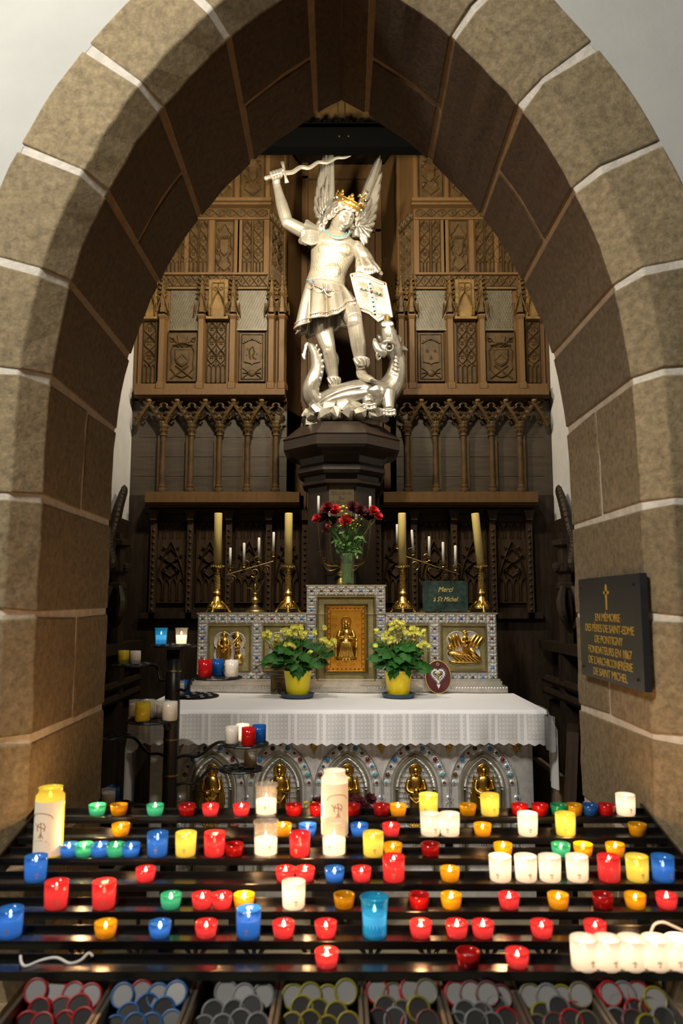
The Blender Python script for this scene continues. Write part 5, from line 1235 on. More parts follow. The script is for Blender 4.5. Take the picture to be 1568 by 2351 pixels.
def candle_mesh(kind, col, lit, var=1):
    key = (kind, col, lit, var)
    if key in MESH: return MESH[key]
    rt, rb, h, fill = KIND[kind]; w = .0018; fill *= (.72, 1, .88)[var]
    m = MB(); o = [(rb * .9, 0), (rb, .004)]
    if kind == 'jar': o += [(rb, h * .82), (rb * .96, h * .88), (rt * 1.03, h * .92), (rt * 1.05, h)]
    elif kind == 'pillar': o += [(rb, h * .88), (rb * .80, h * .93), (rb * .80, h * .97), (rb * .86, h)]
    elif kind == 'goblet': o += [(rb * 1.02, h * .5), (rt * .96, h * .9), (rt * 1.05, h)]
    else: o += [(rb + (rt - rb) * .6, h * .5), (rt, h)]
    prof = o + [(r - w, z) for r, z in o[:1:-1]] + [(rb - w, .006), (0, .005)]
    m.lathe(prof, (0, 0, 0), 20, cap=False); m.add([(rb * .9 * cos(2 * PI * k / 20), rb * .9 * sin(2 * PI * k / 20), 0) for k in range(20)], [tuple(range(20))])
    cup = m.mesh('cup', cup_mat(col if kind not in ('jar', 'goblet') or col not in ('white',) else 'clear', lit), True)
    m = MB(); zf = h * fill; q = rb + (rt - rb) * fill * .9 - w - .0008
    if kind == 'pillar': q = rb - w - .001
    m.lathe([(0, .0065), (rb - w - .0012, .0065), (q, zf * .9), (q, zf), (q * .7, zf - .002), (q * .25, zf - .004), (0, zf - .004)], (0, 0, 0), 18, cap=False)
    wax = m.mesh('wax', wax_mat(col, lit), True)
    m = MB(); m.tube([(0, 0, zf - .005), (.001, 0, zf + .006)], .001, 5); wick = m.mesh('wick', EBONY)
    m = MB(); m.lathe([(.0008, 0), (.0034, .003), (.0040, .006), (.0031, .010), (.0015, .0145), (.0003, .018)], (0, 0, zf + .002), 10); fl_ = m.mesh('flame', FLAME, True)
    m = MB()                                                             # small printed winged figure on the front of tall glasses
    r_ = rb + .0008; zc = h * (.30 if kind != 'pillar' else .42); S_ = .36 if kind != 'pillar' else 1.25
    def on(px_, pz_): a = px_ / r_; return (r_ * sin(a), -r_ * cos(a), zc + pz_)
    for strokes in ([(0, -.016), (.001, -.004), (0, .010)], [(-.004, -.016), (0, -.006), (.005, -.016)], [(-.012, .012), (-.007, .006), (0, .006), (.007, .002)], [(.004, .014), (.008, .008), (.006, -.002)], [(-.004, .012), (-.008, .004), (-.006, -.003)]):
        m.tube([on(a * S_ * 1.3, b * S_ * 1.1) for a, b in strokes], .0010 * S_ + .0003, 5)
    m.ell(on(0, .013 * S_ * 1.1), (.002 * S_ + .0005,) * 3, seg=6, rings=4)
    if kind == 'pillar':
        for sc in (-1,): m.tube([on(.034 * cos(a), .028 + .018 * sin(a)) for a in [PI * k / 10 for k in range(11)]], .0011, 5)
        m.tube([on(-.026, -.040), (on(.026, -.040))], .001, 5); m.tube([on(-.02, -.032), on(0, -.028), on(.02, -.032)], .0009, 5)
    pr_ = m.mesh('printed_figure', INK)
    MESH[key] = (cup, wax, wick, fl_, pr_, zf); return MESH[key]
m = MB(); rows_ = []
for z in (.006, .155): rows_.append([(.0414 * sin(a), -.0414 * cos(a), z) for a in [math.radians(-88 + 8 * k) for k in range(23)]])
m.add(rows_[0] + rows_[1], [(k, k + 1, 24 + k, 23 + k) for k in range(22)])
LABEL = m.mesh('paper_label', mat('label_paper', (.80, .72, .58), .7, emit=(1, .74, .46), es=.30), True); MATS['label_paper'].cycles.emission_sampling = 'NONE'
NAMES = dict(cup='votive_cup', tall='tall_votive_glass', jar='candle_jar', pillar='devotional_candle', goblet='glass_candle_jar', mug='plastic_candle')
LIGHTS = []
def candle(kind, col, lit, loc, label, group, rz=0, printed=False, scale=1.):
    cup, wax, wick, fl_, pr_, zf = candle_mesh(kind, col, lit, random.randrange(3) if kind in ('cup', 'tall', 'jar') else 1)
    t = thing(NAMES[kind], loc, label, 'candle', group, rz=rz, local=True); t.scale = (scale,) * 3
    c = link('cup', cup, t); w = link('wax', wax, t); k = link('wick', wick, w)
    if lit: link('flame', fl_, w); LIGHTS.append((loc[0], loc[1], loc[2] + (zf + .014) * scale, col, kind))
    if printed: link('printed_figure', pr_, c)
    if kind == 'pillar': link('paper_label', LABEL, c)
    return t
# rows of the rack, back (0) to front (6): depth, height of the tray floor
ROWY = [1870, 1916, 1963, 2020, 2082, 2148, 2216]
ROWD = [2.53 - .1133 * i for i in range(7)]
ROWZ = [P(784, y, d + .0).z for y, d in zip(ROWY, ROWD)]
fit0, fit6 = ROWZ[0], ROWZ[6]
BARN = ['rearmost bar', 'second bar from back', 'third bar from back', 'middle bar', 'third bar from front', 'second bar from front', 'front bar']
# row, pixel x, kind, colour, lit
CL = [(0, 223, 'cup', 'green', 1), (0, 273, 'cup', 'amber', 0), (0, 356, 'cup', 'green', 1), (0, 429, 'cup', 'red', 0), (0, 483, 'cup', 'red', 1), (0, 554, 'cup', 'red', 1), (0, 611, 'jar', 'white', 1), (0, 674, 'cup', 'red', 0), (0, 729, 'cup', 'red', 0), (0, 808, 'cup', 'red', 0), (0, 876, 'cup', 'red', 0), (0, 914, 'cup', 'amber', 1),
      (0, 984, 'tall', 'yellow', 1), (0, 1074, 'cup', 'amber', 0), (0, 1125, 'tall', 'yellow', 1), (0, 1193, 'cup', 'red', 0), (0, 1240, 'cup', 'red', 0), (0, 1284, 'cup', 'green', 0), (0, 1318, 'cup', 'amber', 0), (0, 1355, 'cup', 'blue', 0), (0, 1392, 'cup', 'red', 0), (0, 1437, 'tall', 'white', 1),
      (1, 277, 'cup', 'amber', 1), (1, 649, 'cup', 'amber', 1), (1, 706, 'cup', 'blue', 1), (1, 768, 'pillar', 'white', 1), (1, 825, 'cup', 'blue', 1), (1, 898, 'cup', 'red', 1), (1, 988, 'tall', 'white', 1), (1, 1033, 'tall', 'white', 1), (1, 1108, 'cup', 'amber', 1), (1, 1212, 'tall', 'white', 1), (1, 1299, 'tall', 'yellow', 1), (1, 1464, 'cup', 'amber', 0),
      (2, 110, 'pillar', 'yellow', 1), (2, 158, 'cup', 'blue', 1), (2, 192, 'cup', 'green', 1), (2, 229, 'cup', 'blue', 1), (2, 265, 'cup', 'green', 1), (2, 300, 'cup', 'blue', 1), (2, 361, 'tall', 'blue', 1), (2, 426, 'tall', 'yellow', 1), (2, 492, 'tall', 'red', 1), (2, 537, 'cup', 'red', 0), (2, 610, 'jar', 'white', 1), (2, 688, 'tall', 'red', 1), (2, 767, 'jar', 'white', 1),
      (2, 857, 'tall', 'yellow', 1), (2, 902, 'cup', 'amber', 1), (2, 988, 'cup', 'red', 0), (2, 1155, 'cup', 'amber', 1), (2, 1288, 'cup', 'green', 1), (2, 1339, 'cup', 'amber', 1), (2, 1413, 'cup', 'amber', 1),
      (3, 81, 'tall', 'blue', 1), (3, 334, 'cup', 'red', 1), (3, 655, 'cup', 'red', 1), (3, 700, 'cup', 'red', 1), (3, 768, 'cup', 'blue', 1), (3, 830, 'cup', 'red', 1), (3, 904, 'tall', 'red', 1), (3, 1033, 'cup', 'amber', 1), (3, 1149, 'tall', 'white', 1), (3, 1208, 'tall', 'white', 1), (3, 1263, 'tall', 'white', 1), (3, 1326, 'tall', 'white', 1), (3, 1399, 'tall', 'red', 1), (3, 1464, 'tall', 'yellow', 1), (3, 1523, 'tall', 'blue', 1),
      (4, 128, 'tall', 'red', 1), (4, 238, 'tall', 'red', 1), (4, 392, 'cup', 'green', 1), (4, 464, 'cup', 'red', 1), (4, 509, 'cup', 'red', 1), (4, 560, 'cup', 'amber', 1), (4, 674, 'tall', 'white', 1), (4, 790, 'cup', 'amber', 0), (4, 962, 'cup', 'red', 0), (4, 1036, 'cup', 'amber', 1), (4, 1169, 'cup', 'red', 1), (4, 1282, 'cup', 'amber', 1), (4, 1384, 'cup', 'red', 0), (4, 1459, 'cup', 'amber', 1), (4, 1531, 'cup', 'red', 1),
      (5, 22, 'tall', 'blue', 1), (5, 242, 'cup', 'amber', 1), (5, 367, 'cup', 'blue', 1), (5, 473, 'cup', 'red', 1), (5, 570, 'tall', 'blue', 1), (5, 651, 'cup', 'red', 1), (5, 748, 'cup', 'red', 1), (5, 860, 'goblet', 'cyan', 1), (5, 966, 'cup', 'red', 1), (5, 1049, 'cup', 'red', 1), (5, 1109, 'cup', 'red', 1), (5, 1244, 'cup', 'red', 1), (5, 1367, 'cup', 'red', 1),
      (6, 750, 'cup', 'red', 1), (6, 1075, 'cup', 'red', 0), (6, 1188, 'cup', 'red', 1), (6, 1342, 'tall', 'white', 1), (6, 1396, 'tall', 'white', 1), (6, 1451, 'tall', 'white', 1), (6, 1507, 'tall', 'white', 1), (6, 1561, 'tall', 'white', 1)]
TXT = dict(cup='votive cup', tall='tall votive glass', jar='clear glass candle jar', pillar='very tall printed devotional candle', goblet='wide clear blue glass jar')
CN = dict(red='red', blue='blue', green='green', amber='amber', yellow='yellow', white='white', cyan='bright blue')
NUM = 'zero one two three four five six seven eight nine ten'.split()
OR = ['leftmost', 'second from left', 'third from left', 'fourth from left', 'fifth from left', 'sixth from left', 'seventh from left', 'eighth from left', 'ninth from left']
from collections import defaultdict
fam = defaultdict(list)
for i, c in enumerate(CL): fam[(c[0], c[2], c[3], c[4])].append(i)
for (row, kind, col, lit), ids in fam.items():
    for n, i in enumerate(ids):
        px = CL[i][1]; d = ROWD[row]
        if row == 6 and kind == 'tall': d -= .012
        c_ = P(px, ROWY[row] - 3, d)
        head = f'{"burning" if lit else "unlit"} {CN[col]} {TXT[kind]}' if kind != 'goblet' else 'burning wide clear blue glass candle jar'
        if kind == 'jar': head = 'burning white candle in clear jar'
        if kind == 'pillar': head = f'very tall burning {"yellow" if col == "yellow" else "cream"} printed devotional candle'
        lab = f'{head}, {"the only one" if len(ids) == 1 else (("left", "right")[n] + " one of two" if len(ids) == 2 else OR[n] + " of " + NUM[len(ids)])} on the {BARN[row]}' if len(ids) > 1 or kind not in ('pillar', 'goblet') else f'{head} on the {BARN[row]}'
        sc = 1.0
        if row == 6 and kind == 'tall': sc = 1.02
        candle(kind, col, bool(lit), (c_.x, d, ROWZ[row]), lab, f'candles on the {BARN[row]}', R(-.5, .5), printed=kind in ('tall', 'pillar', 'jar') , scale=sc)

# ------------------------------------------------------------------ rack
rk = thing('candle_rack', (0, 2.19, 0), 'black metal stepped candle rack of seven long bars in front of the arch', 'candle rack')
RX = .972
for i, (d, z) in enumerate(zip(ROWD, ROWZ)):
    m = MB(); m.bx(-RX, RX, d - .033, d + .033, z - .004, z - .0005); m.bx(-RX, RX, d - .036, d - .031, z - .018, z + .002); m.bx(-RX, RX, d + .030, d + .034, z - .004, z + .012)
    o_ = m.build('candle_bar', RACK, rk); bv = o_.modifiers.new('Bevel', 'BEVEL'); bv.width = .0015; bv.segments = 2
for s in (-1, 1):
    m = MB(); y0, y1, za, zb_ = ROWD[6] - .05, ROWD[0] + .05, ROWZ[6], ROWZ[0]
    x = s * (RX + .003); M_ = MB()
    M_.add([(x - .003, y0, za - .05), (x + .003, y0, za - .05), (x + .003, y0, za + .0), (x - .003, y0, za + .0), (x - .003, y1, zb_ - .05), (x + .003, y1, zb_ - .05), (x + .003, y1, zb_ + .022), (x - .003, y1, zb_ + .022)], [(0, 1, 2, 3), (4, 7, 6, 5), (0, 4, 5, 1), (1, 5, 6, 2), (2, 6, 7, 3), (3, 7, 4, 0)])
    M_.build('side_plate', RACK, rk)
    for yy, zt_ in ((2.50, ROWZ[0] - .02), (1.90, ROWZ[6] - .02)): MB().bx(s * .93 - .02, s * .93 + .02, yy - .02, yy + .02, 0, zt_).build('leg', RACK, rk)
m = MB()                                                              # wrought rings under the bars
for k in range(-5, 6):
    m.tube([(k * .17 + .075 * cos(2 * PI * j / 24), 2.36, .56 + .075 * sin(2 * PI * j / 24)) for j in range(25)], .006, 6, cap=False)
    m.tube([(k * .17 + .085, 2.36, .44), (k * .17 + .085, 2.36, .70)], .006, 6)
m.bx(-.95, .95, 2.352, 2.368, .70, .715); m.bx(-.95, .95, 2.352, 2.368, .43, .445); m.build('ring_grille', RACK, rk, smooth=False)
for x in (-.33, .33): MB().bx(x - .012, x + .012, 2.44, 2.46, .0, ROWZ[0] - .01).build('leg', RACK, rk)
# white cables lying on the bars
m = MB(); z = ROWZ[6]; yy = ROWD[6]
m.tube(sm([P(47, 2195, yy + .02), P(50, 2212, yy - .01), P(62, 2218, yy - .02), P(95, 2205, yy - .0), P(130, 2199, yy), P(160, 2212, yy - .01), P(185, 2205, yy), P(203, 2189, yy + .02), P(213, 2196, yy + .02)], 5), .0032, 7)
tag(m.build('white_cable', WWAX, None, True, o=P(95, 2205, yy)), 'loose white cable lying on the front bar at the left', 'cable')
m = MB(); m.tube(sm([P(1494, 2140, 1.95), P(1503, 2122, 1.95), P(1522, 2117, 1.95), P(1545, 2126, 1.95), P(1575, 2140, 1.95)], 5), .0035, 7)
tag(m.build('white_cable', WWAX, None, True, o=P(1522, 2120, 1.95)), 'white cable looping up behind the row of white candles at the right', 'cable')

# ------------------------------------------------------------------ boxes of unlit candles under the rack
EDGE = [(60, 258), (258, 447), (447, 640), (640, 832), (832, 1008), (1008, 1178), (1178, 1352), (1352, 1522)]
BOXC = ['red', 'blue', 'white', 'yellow', 'mixed', 'mixed', 'mixed', 'mixed']
BOXL = ['leftmost box, full of red candles', 'second box from left, full of blue candles', 'third box from left, with white candles', 'fourth box from left, with yellow candles', 'fourth box from right', 'third box from right', 'second box from right', 'rightmost box']
END_TOPLIT = mat('candle_end_toplit', (.26, .255, .25), .25)  # top-row ends: the light catching them is put into the colour
END_SHADED = mat('candle_end', (.040, .038, .037), .25, var=.1, vscale=30)  # same ends in the lower rows, their shade put into the colour
LCOL = {k: mat('plastic_' + k, c, .35) for k, c in dict(red=(.32, .008, .010), blue=(.010, .09, .26), white=(.16, .165, .17), yellow=(.20, .185, .012), pink=(.12, .04, .04), cream=(.14, .12, .06)).items()}
lmesh = {}
def lying(col, top=False):
    if (col, top) not in lmesh:
        m = MB(); m.lathe([(.024, .0), (.0265, .006), (.0265, .075), (.024, .078), (.0215, .076)], (0, 0, 0), 20, cap=False); m.lathe([(0, 0), (.024, 0)], (0, 0, 0), 20, cap=False)
        b = MB(); b.lathe([(0, .0745), (.0216, .0745)], (0, 0, 0), 20, cap=False); b.lathe([(.0216, .07), (.0216, .0745)], (0, 0, 0), 20, cap=False)
        lmesh[(col, top)] = (m.mesh('shell', LCOL[col], True), b.mesh('candle_end', END_TOPLIT if top else END_SHADED))
    return lmesh[(col, top)]
ROWN = ['top row', 'middle row', 'bottom row']
DIV = mat('box_metal', (.16, .14, .11), .4, metal=.6, var=.2, vscale=20)
for bi, (e0, e1) in enumerate(EDGE):
    xa_, xb_ = P(e0 + 6, 2290, 1.84).x, P(e1 - 6, 2290, 1.84).x
    t = thing('candle_box', ((xa_ + xb_) / 2, 1.80, .52), 'open black box under the front bar, ' + BOXL[bi], 'box', 'candle boxes under the rack')
    m = MB(); m.bx(xa_, xb_, 1.93, 1.94, .50, .765); m.bx(xa_, xb_, 1.62, 1.94, .50, .51); m.bx(xa_, xb_, 1.62, 1.63, .50, .56); m.build('shell', IRON, t)
    for s, x in ((-1, xa_), (1, xb_)): MB().bx(x - .004, x + .004, 1.62, 1.94, .50, .745).build('side_wall', DIV, t)
    # sloped floor so that the ends face the buyer
    ax_ = Vector((0, -.83, .56)); W = xb_ - xa_ - .02
    for row, (yy, py) in enumerate(((1.80, 2284), (1.775, 2320), (1.75, 2352))):
        n = 4 if row != 1 else 3; zc_ = P(784, py, yy).z
        for k in range(n):
            pitch = W / 4; x = xa_ + .01 + pitch * (k + .5 + (.5 if row == 1 else 0)) + R(-.003, .003)
            col = BOXC[bi]
            if col == 'mixed': col = random.choice(['white', 'cream', 'pink', 'red', 'yellow', 'white'])
            if bi == 1 and row == 0 and k == 1: col = 'red'
            if bi in (2, 3) and row == 0 and k == 0 and bi == 2: continue
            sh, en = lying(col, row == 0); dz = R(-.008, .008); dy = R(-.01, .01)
            where = f'{OR[k]} in the {ROWN[row]} of the {BOXL[bi].split(",")[0]}'
            o_ = thing('spare_candle', (x, yy + dy, zc_ + dz), f'unlit {col if col != "cream" else "cream"} candle, {where}', 'candle', 'spare candles in the boxes', local=True)
            dirv = (ax_ + Vector((R(-.12, .12), 0, R(-.1, .1)))).normalized(); q = Vector((0, 0, 1)).rotation_difference(dirv)
            o_.rotation_mode = 'QUATERNION'; o_.rotation_quaternion = q; o_.location = Vector(o_.location) - dirv * .076
            link('shell', sh, o_); link('candle_end', en, o_)

# ------------------------------------------------------------------ candle tree
TP = (P(396, 1600, 3.5).x, 3.5)
ct = thing('candle_tree', (TP[0], TP[1], 0), 'tall black iron candle stand with branching arms and round pierced trays, left of the altar', 'candle stand')
ZT = P(396, 1481, 3.5).z
m = MB(); m.lathe([(.16, 0), (.16, .02), (.04, .04), (.034, .05), (.034, ZT - .25), (.030, ZT - .02)], (TP[0], TP[1], 0), 20); m.build('pole', IRON, ct, smooth=True)
for py in (1540, 1697, 1779):
    z = P(396, py, 3.5).z; m = MB(); m.lathe([(.0355, -.004), (.0365, 0), (.0355, .004)], (TP[0], TP[1], z), 20); m.build('brass_ring', BRASSD, ct)
def tray(px, py, w, y):
    c = P(px, py, y); r = w * (y / .99) / FOC / 2; m = MB()
    m.lathe([(r * .16, 0), (r, 0), (r * 1.02, .004), (r, .008), (r * .16, .008)], c - Vector((0, 0, .006)), 30, cap=False)
    for k in range(7):
        g = 2 * PI * k / 7; m.lathe([(r * .24, .008), (r * .28, .012), (r * .32, .008)], c + Vector((cos(g) * r * .64, sin(g) * r * .64, -.005)), 12, cap=False)
    return c, r, m
TR = {}
for nm, px, py, w, y in (('top', 398, 1482, 100, 3.5), ('upper left', 309, 1526, 96, 3.62), ('upper right', 501, 1555, 106, 3.38), ('middle right', 446, 1597, 108, 3.62), ('middle left', 351, 1653, 114, 3.24), ('lower left', 250, 1690, 96, 3.6), ('lower right', 565, 1707, 100, 3.42), ('bottom right', 554, 1764, 98, 3.5), ('bottom left', 255, 1850, 100, 3.45)):
    c, r, m = tray(px, py, w, y); TR[nm] = (c, r); d = m.build('tray', IRON, ct)
    if nm != 'top':
        v = Vector((TP[0], TP[1], c.z)) - c; v.normalize(); e = c + v * r * .9; a = Vector((TP[0], TP[1], c.z - (.085 if py < 1850 else .02)))
        m = MB(); m.tube(sm([e, e + v * .05 + Vector((0, 0, -.004)), (e + a) / 2 + Vector((0, 0, -.02)), a + (e - a) * .25, a], 5), .0095, 8, sq=(1, .7)); m.build('arm', IRON, ct, smooth=True)
def on_tray(px, tn, kind, col, lit, label, dy=0., scale=1.):
    c, r = TR[tn]; x = P(px, 1600, c.y + dy).x; candle(kind, col, lit, (x, c.y + dy, c.z + .004), label, 'candles on the candle stand', R(-.5, .5), False, scale)
on_tray(366, 'top', 'goblet', 'cyan', True, 'glowing blue glass jar on the top tray of the iron candle stand', -.02, .84)
on_tray(413, 'top', 'goblet', 'white', True, 'glowing clear jar of white wax on the top tray of the iron candle stand', -.02, .84)
on_tray(281, 'upper left', 'mug', 'yellow', False, 'yellow candle on the upper left tray of the candle stand', 0, .82)
on_tray(308, 'upper left', 'mug', 'white', False, 'white candle beside the yellow one on the upper left tray of the candle stand', 0, .80)
on_tray(470, 'upper right', 'mug', 'red', False, 'red candle on the upper right tray of the candle stand', -.03, .98)
on_tray(498, 'upper right', 'mug', 'blue', False, 'blue candle between the red and white ones on the upper right tray', .04, .95)
on_tray(531, 'upper right', 'mug', 'white', False, 'white candle on the upper right tray of the candle stand', -.02, .95)
on_tray(424, 'middle right', 'mug', 'blue', False, 'blue candle half hidden behind the pole on the middle right tray', .03, .85)
on_tray(410, 'middle right', 'mug', 'clear', False, 'clear candle glass right behind the pole of the candle stand', -.02, .85)
on_tray(314, 'middle left', 'mug', 'clear', False, 'frosted clear candle, leftmost on the middle left tray', .02, 1.)
on_tray(341, 'middle left', 'mug', 'white', False, 'white candle behind the yellow one on the middle left tray', .06, .95)
on_tray(329, 'middle left', 'mug', 'yellow', False, 'yellow candle at the front of the middle left tray of the candle stand', -.06, 1.)
on_tray(374, 'middle left', 'mug', 'clear', False, 'clear candle behind the rightmost white one on the middle left tray', .04, .95)
on_tray(391, 'middle left', 'mug', 'white', False, 'white candle at the right end of the middle left tray, before the pole', -.035, 1.)
on_tray(534, 'lower right', 'mug', 'white', False, 'dull white candle at the left of the lower right tray', -.015, .95)
on_tray(558, 'lower right', 'mug', 'white', True, 'glowing white candle at the back of the lower right tray', .05, .95)
on_tray(572, 'lower right', 'mug', 'red', False, 'red candle at the front of the lower right tray', -.06, .98)
on_tray(596, 'lower right', 'mug', 'blue', False, 'blue candle at the right of the lower right tray', .01, .98)
on_tray(577, 'bottom right', 'mug', 'clear', False, 'clear glass candle hanging between the two right-hand trays', -.0, .98)
on_tray(267, 'bottom left', 'mug', 'blue', False, 'blue candle low on the bottom left tray of the candle stand', .03, .95)
on_tray(257, 'bottom left', 'mug', 'clear', False, 'clear candle low on the bottom left tray, beside the stone pier', -.03, 1.)

# dark red flowers lying at the foot of the altar
for px, py, lb in ((754, 1845, 'left dark red flower clump with yellow buds at the foot of the altar'), (830, 1843, 'right dark red flower clump at the foot of the altar')):
    c_ = P(px, py, 3.95); t = thing('flower_pot', (c_.x, 3.95, 0), lb, 'flowers', 'dark red flowers before the altar')
    m = MB()
    for k in range(9):
        bloom(m, c_ + Vector((R(-.075, .075), R(-.06, .06), R(-.02, .02))), (R(-.5, .5), -.6, .8), R(.035, .045), 3)
    m.build('blossoms', DARKF, t, recalc=False)
    m = MB()
    for k in range(24): leafshape(m, c_ + Vector((R(-.08, .08), R(-.06, .06), R(-.10, -.03))), (R(-1, 1), R(-1, 0), R(-.3, .5)), (0, -.5, 1), .06, .03)
    m.build('leaves', LEAFD, t, recalc=False)
    if px < 800:
        m = MB()
        for k in range(12): m.ell(c_ + Vector((-.095 + R(-.03, .03), -.05, R(-.04, .02))), .008, seg=7, rings=5)
        m.build('yellow_buds', YELF, t)
    m = MB(); m.lathe([(.07, 0), (.09, .3), (.11, max(.2, c_.z - .07)), (.10, max(.2, c_.z - .07))], (c_.x, 3.95, 0), 20); m.build('pot', EBONY, t)
# ================================================================== STATUE
DS = 5.38
def S(px, py, dy=0.): return P(px, py, DS + dy)
PXM = .00323
stt = thing('winged_statue', (0, DS, 2.857), 'silver statue of a crowned winged warrior raising a sword over a dragon', 'statue')
so = ORG[stt.name]
def ring(c, rx_, ry_, n=24, roll=0., pitch=0., f=None):
    """ellipse of points round c; roll tilts it in the picture plane"""
    out = []
    for k in range(n):
        g = 2 * PI * k / n; s_ = f(g) if f else 1
        v = Vector((rx_ * cos(g) * s_, ry_ * sin(g) * s_, 0)); v.rotate(Euler((pitch, roll, 0))); out.append(c + v)
    return out
# ---------------- bare body: head, neck, arms, hands, legs, feet
b = MB()
HC = S(786, 499, -.075)
HR = Euler((math.radians(22), math.radians(14), math.radians(24)), 'XYZ')      # bowed, tilted and turned to the viewer's right
HQ = Euler((0, math.radians(16), 0)).to_matrix() @ Euler((0, 0, math.radians(36))).to_matrix() @ Euler((math.radians(20), 0, 0)).to_matrix()
HS = 1.02
bumps = [(0, -8, 7, 11, .020), (0, -17, 9, 6, .016), (0, 8, 5, 9, .008), (0, 22, 22, 8, .006), (19, 4, 10, 7, -.016), (-19, 4, 10, 7, -.016), (19, 17, 13, 4, .006), (-19, 17, 13, 4, .006),
         (0, -33, 13, 3, .011), (0, -42, 11, 3, .011), (0, -37.5, 15, 2.0, -.007), (0, -56, 14, 9, .012), (38, -14, 16, 14, .005), (-38, -14, 16, 14, .005), (0, -26, 4, 4, -.003), (0, -48, 12, 4, -.004)]
def headpt(az, el):
    r = 0
    for a0, e0, sa, se, am in bumps:
        da = (az - a0 + 180) % 360 - 180; r += 1.35 * am * math.exp(-(da / sa) ** 2 / 1.4 - ((el - e0) / se) ** 2 / 1.4)
    a, e = math.radians(az), math.radians(el); z = sin(e); tap = 1 - .30 * max(0, -z) ** 1.3
    v = Vector((.078 * cos(e) * sin(a) * tap, -.098 * cos(e) * cos(a) * (1 - .12 * max(0, -z)), .122 * z))
    v += Vector((cos(e) * sin(a), -cos(e) * cos(a), sin(e))) * r
    return HC + HQ @ (v * HS)
na, ne = 96, 60
hv = [[headpt(360 * i / na, -88 + 176 * j / ne) for i in range(na)] for j in range(ne + 1)]
b.loft(hv)
for s_ in (-1, 1):
    b.ell(HC + HQ @ (Vector((s_ * .027, -.076, .008)) * HS), (.0125, .009, .007), seg=10, rings=8)
    b.ell(HC + HQ @ (Vector((s_ * .079, .01, -.01)) * HS), (.012, .022, .032))
b.tube([S(765, 548, .0), S(769, 535, -.02), HC + HQ @ Vector((0, .015, -.06))], [.075, .056, .052], 16)
shR, elR, wrR = S(727, 545, 0), S(659, 511, -.10), S(635, 424, -.10)
b.tube(sm([shR, S(694, 530, -.06), elR], 5), [.060, .056, .052, .050, .044], 14); b.ell(elR, .045, seg=12, rings=8)
b.tube(sm([elR, S(647, 470, -.105), wrR], 5), [.044, .047, .044, .034, .029], 14, sq=(1, .92))
b.ell(S(672, 515, -.085), (.05, .04, .035)); b.ell(S(650, 482, -.10), (.034, .032, .055))
# sword hand: palm behind the grip, four fingers wrapped round it, thumb across
gA, gB = S(614, 408, -.145), S(653, 396, -.145); gd = (gB - gA).normalized()
palm = S(633, 405, -.115); b.ell(palm, (.040, .024, .040), seg=14, rings=10); b.tube([wrR, S(634, 415, -.11), palm], [.030, .031, .03], 12)
gu = Vector((0, -1, 0)); gv = gd.cross(gu).normalized()
for k in range(4):
    ctr = gA + gd * (.034 + .0225 * k); r = .023 + .001 * (k in (1, 2))
    pts = [ctr + (gu * cos(a) + gv * sin(a)) * r * (1.0 if 1 else 1) for a in [math.radians(v) for v in (-150, -105, -60, -20, 20, 60, 100)]]
    b.tube(pts, [.0125, .0132, .0135, .013, .0122, .0112, .009], 9)
    for v in (-60, 20): b.ell(ctr + (gu * cos(math.radians(v)) + gv * sin(math.radians(v))) * (r + .001), .0135, seg=8, rings=6)
b.tube(sm([palm + Vector((.03, -.01, -.02)), gA + gd * .115 + gu * .012 - gv * .02, gA + gd * .125 + gu * .026 + gv * .004], 4), [.015, .0135, .010], 9)
# left arm behind the shield, fingers over its rim
elL = S(850, 608, .02); b.tube(sm([S(818, 572, .0), S(838, 590, .03), elL], 4), [.058, .052, .044], 12)
hL = S(846, 626, -.05); b.tube(sm([elL, S(852, 620, -.02), hL], 4), [.042, .036, .03], 12); b.ell(hL, (.042, .026, .024))
for k in range(4): b.tube(sm([hL + Vector((-.03 + .02 * k, -.015, .006)), hL + Vector((-.032 + .021 * k, -.045, .008)), hL + Vector((-.033 + .021 * k, -.062, -.014)), hL + Vector((-.032 + .02 * k, -.060, -.038 - .006 * (k in (1, 2))))], 3), [.012, .0115, .0105, .0085], 8)
b.tube(sm([hL + Vector((-.04, -.01, 0)), hL + Vector((-.062, -.035, .0)), hL + Vector((-.066, -.05, -.018))], 3), [.013, .012, .009], 8)
# standing leg (viewer's left)
hpR, knR, anR = S(737, 690, .0), S(755, 803, -.05), S(767, 880, .0)
b.tube(sm([hpR, S(742, 755, -.02), S(750, 785, -.045), knR, S(760, 838, -.01), S(764, 862, .0), anR], 5), [.090, .074, .060, .050, .052, .042, .034], 18)
b.ell(S(753, 802, -.076), (.036, .024, .046)); b.ell(S(766, 828, .03), (.044, .04, .075)); b.ell(S(744, 770, -.06), (.045, .035, .07))
b.tube(sm([S(766, 884, .015), S(770, 893, -.04), S(778, 899, -.12), S(783, 901, -.16)], 4), [.036, .038, .036, .022], 14, sq=(1.15, .8)); b.ell(S(765, 890, .04), (.032, .04, .034))
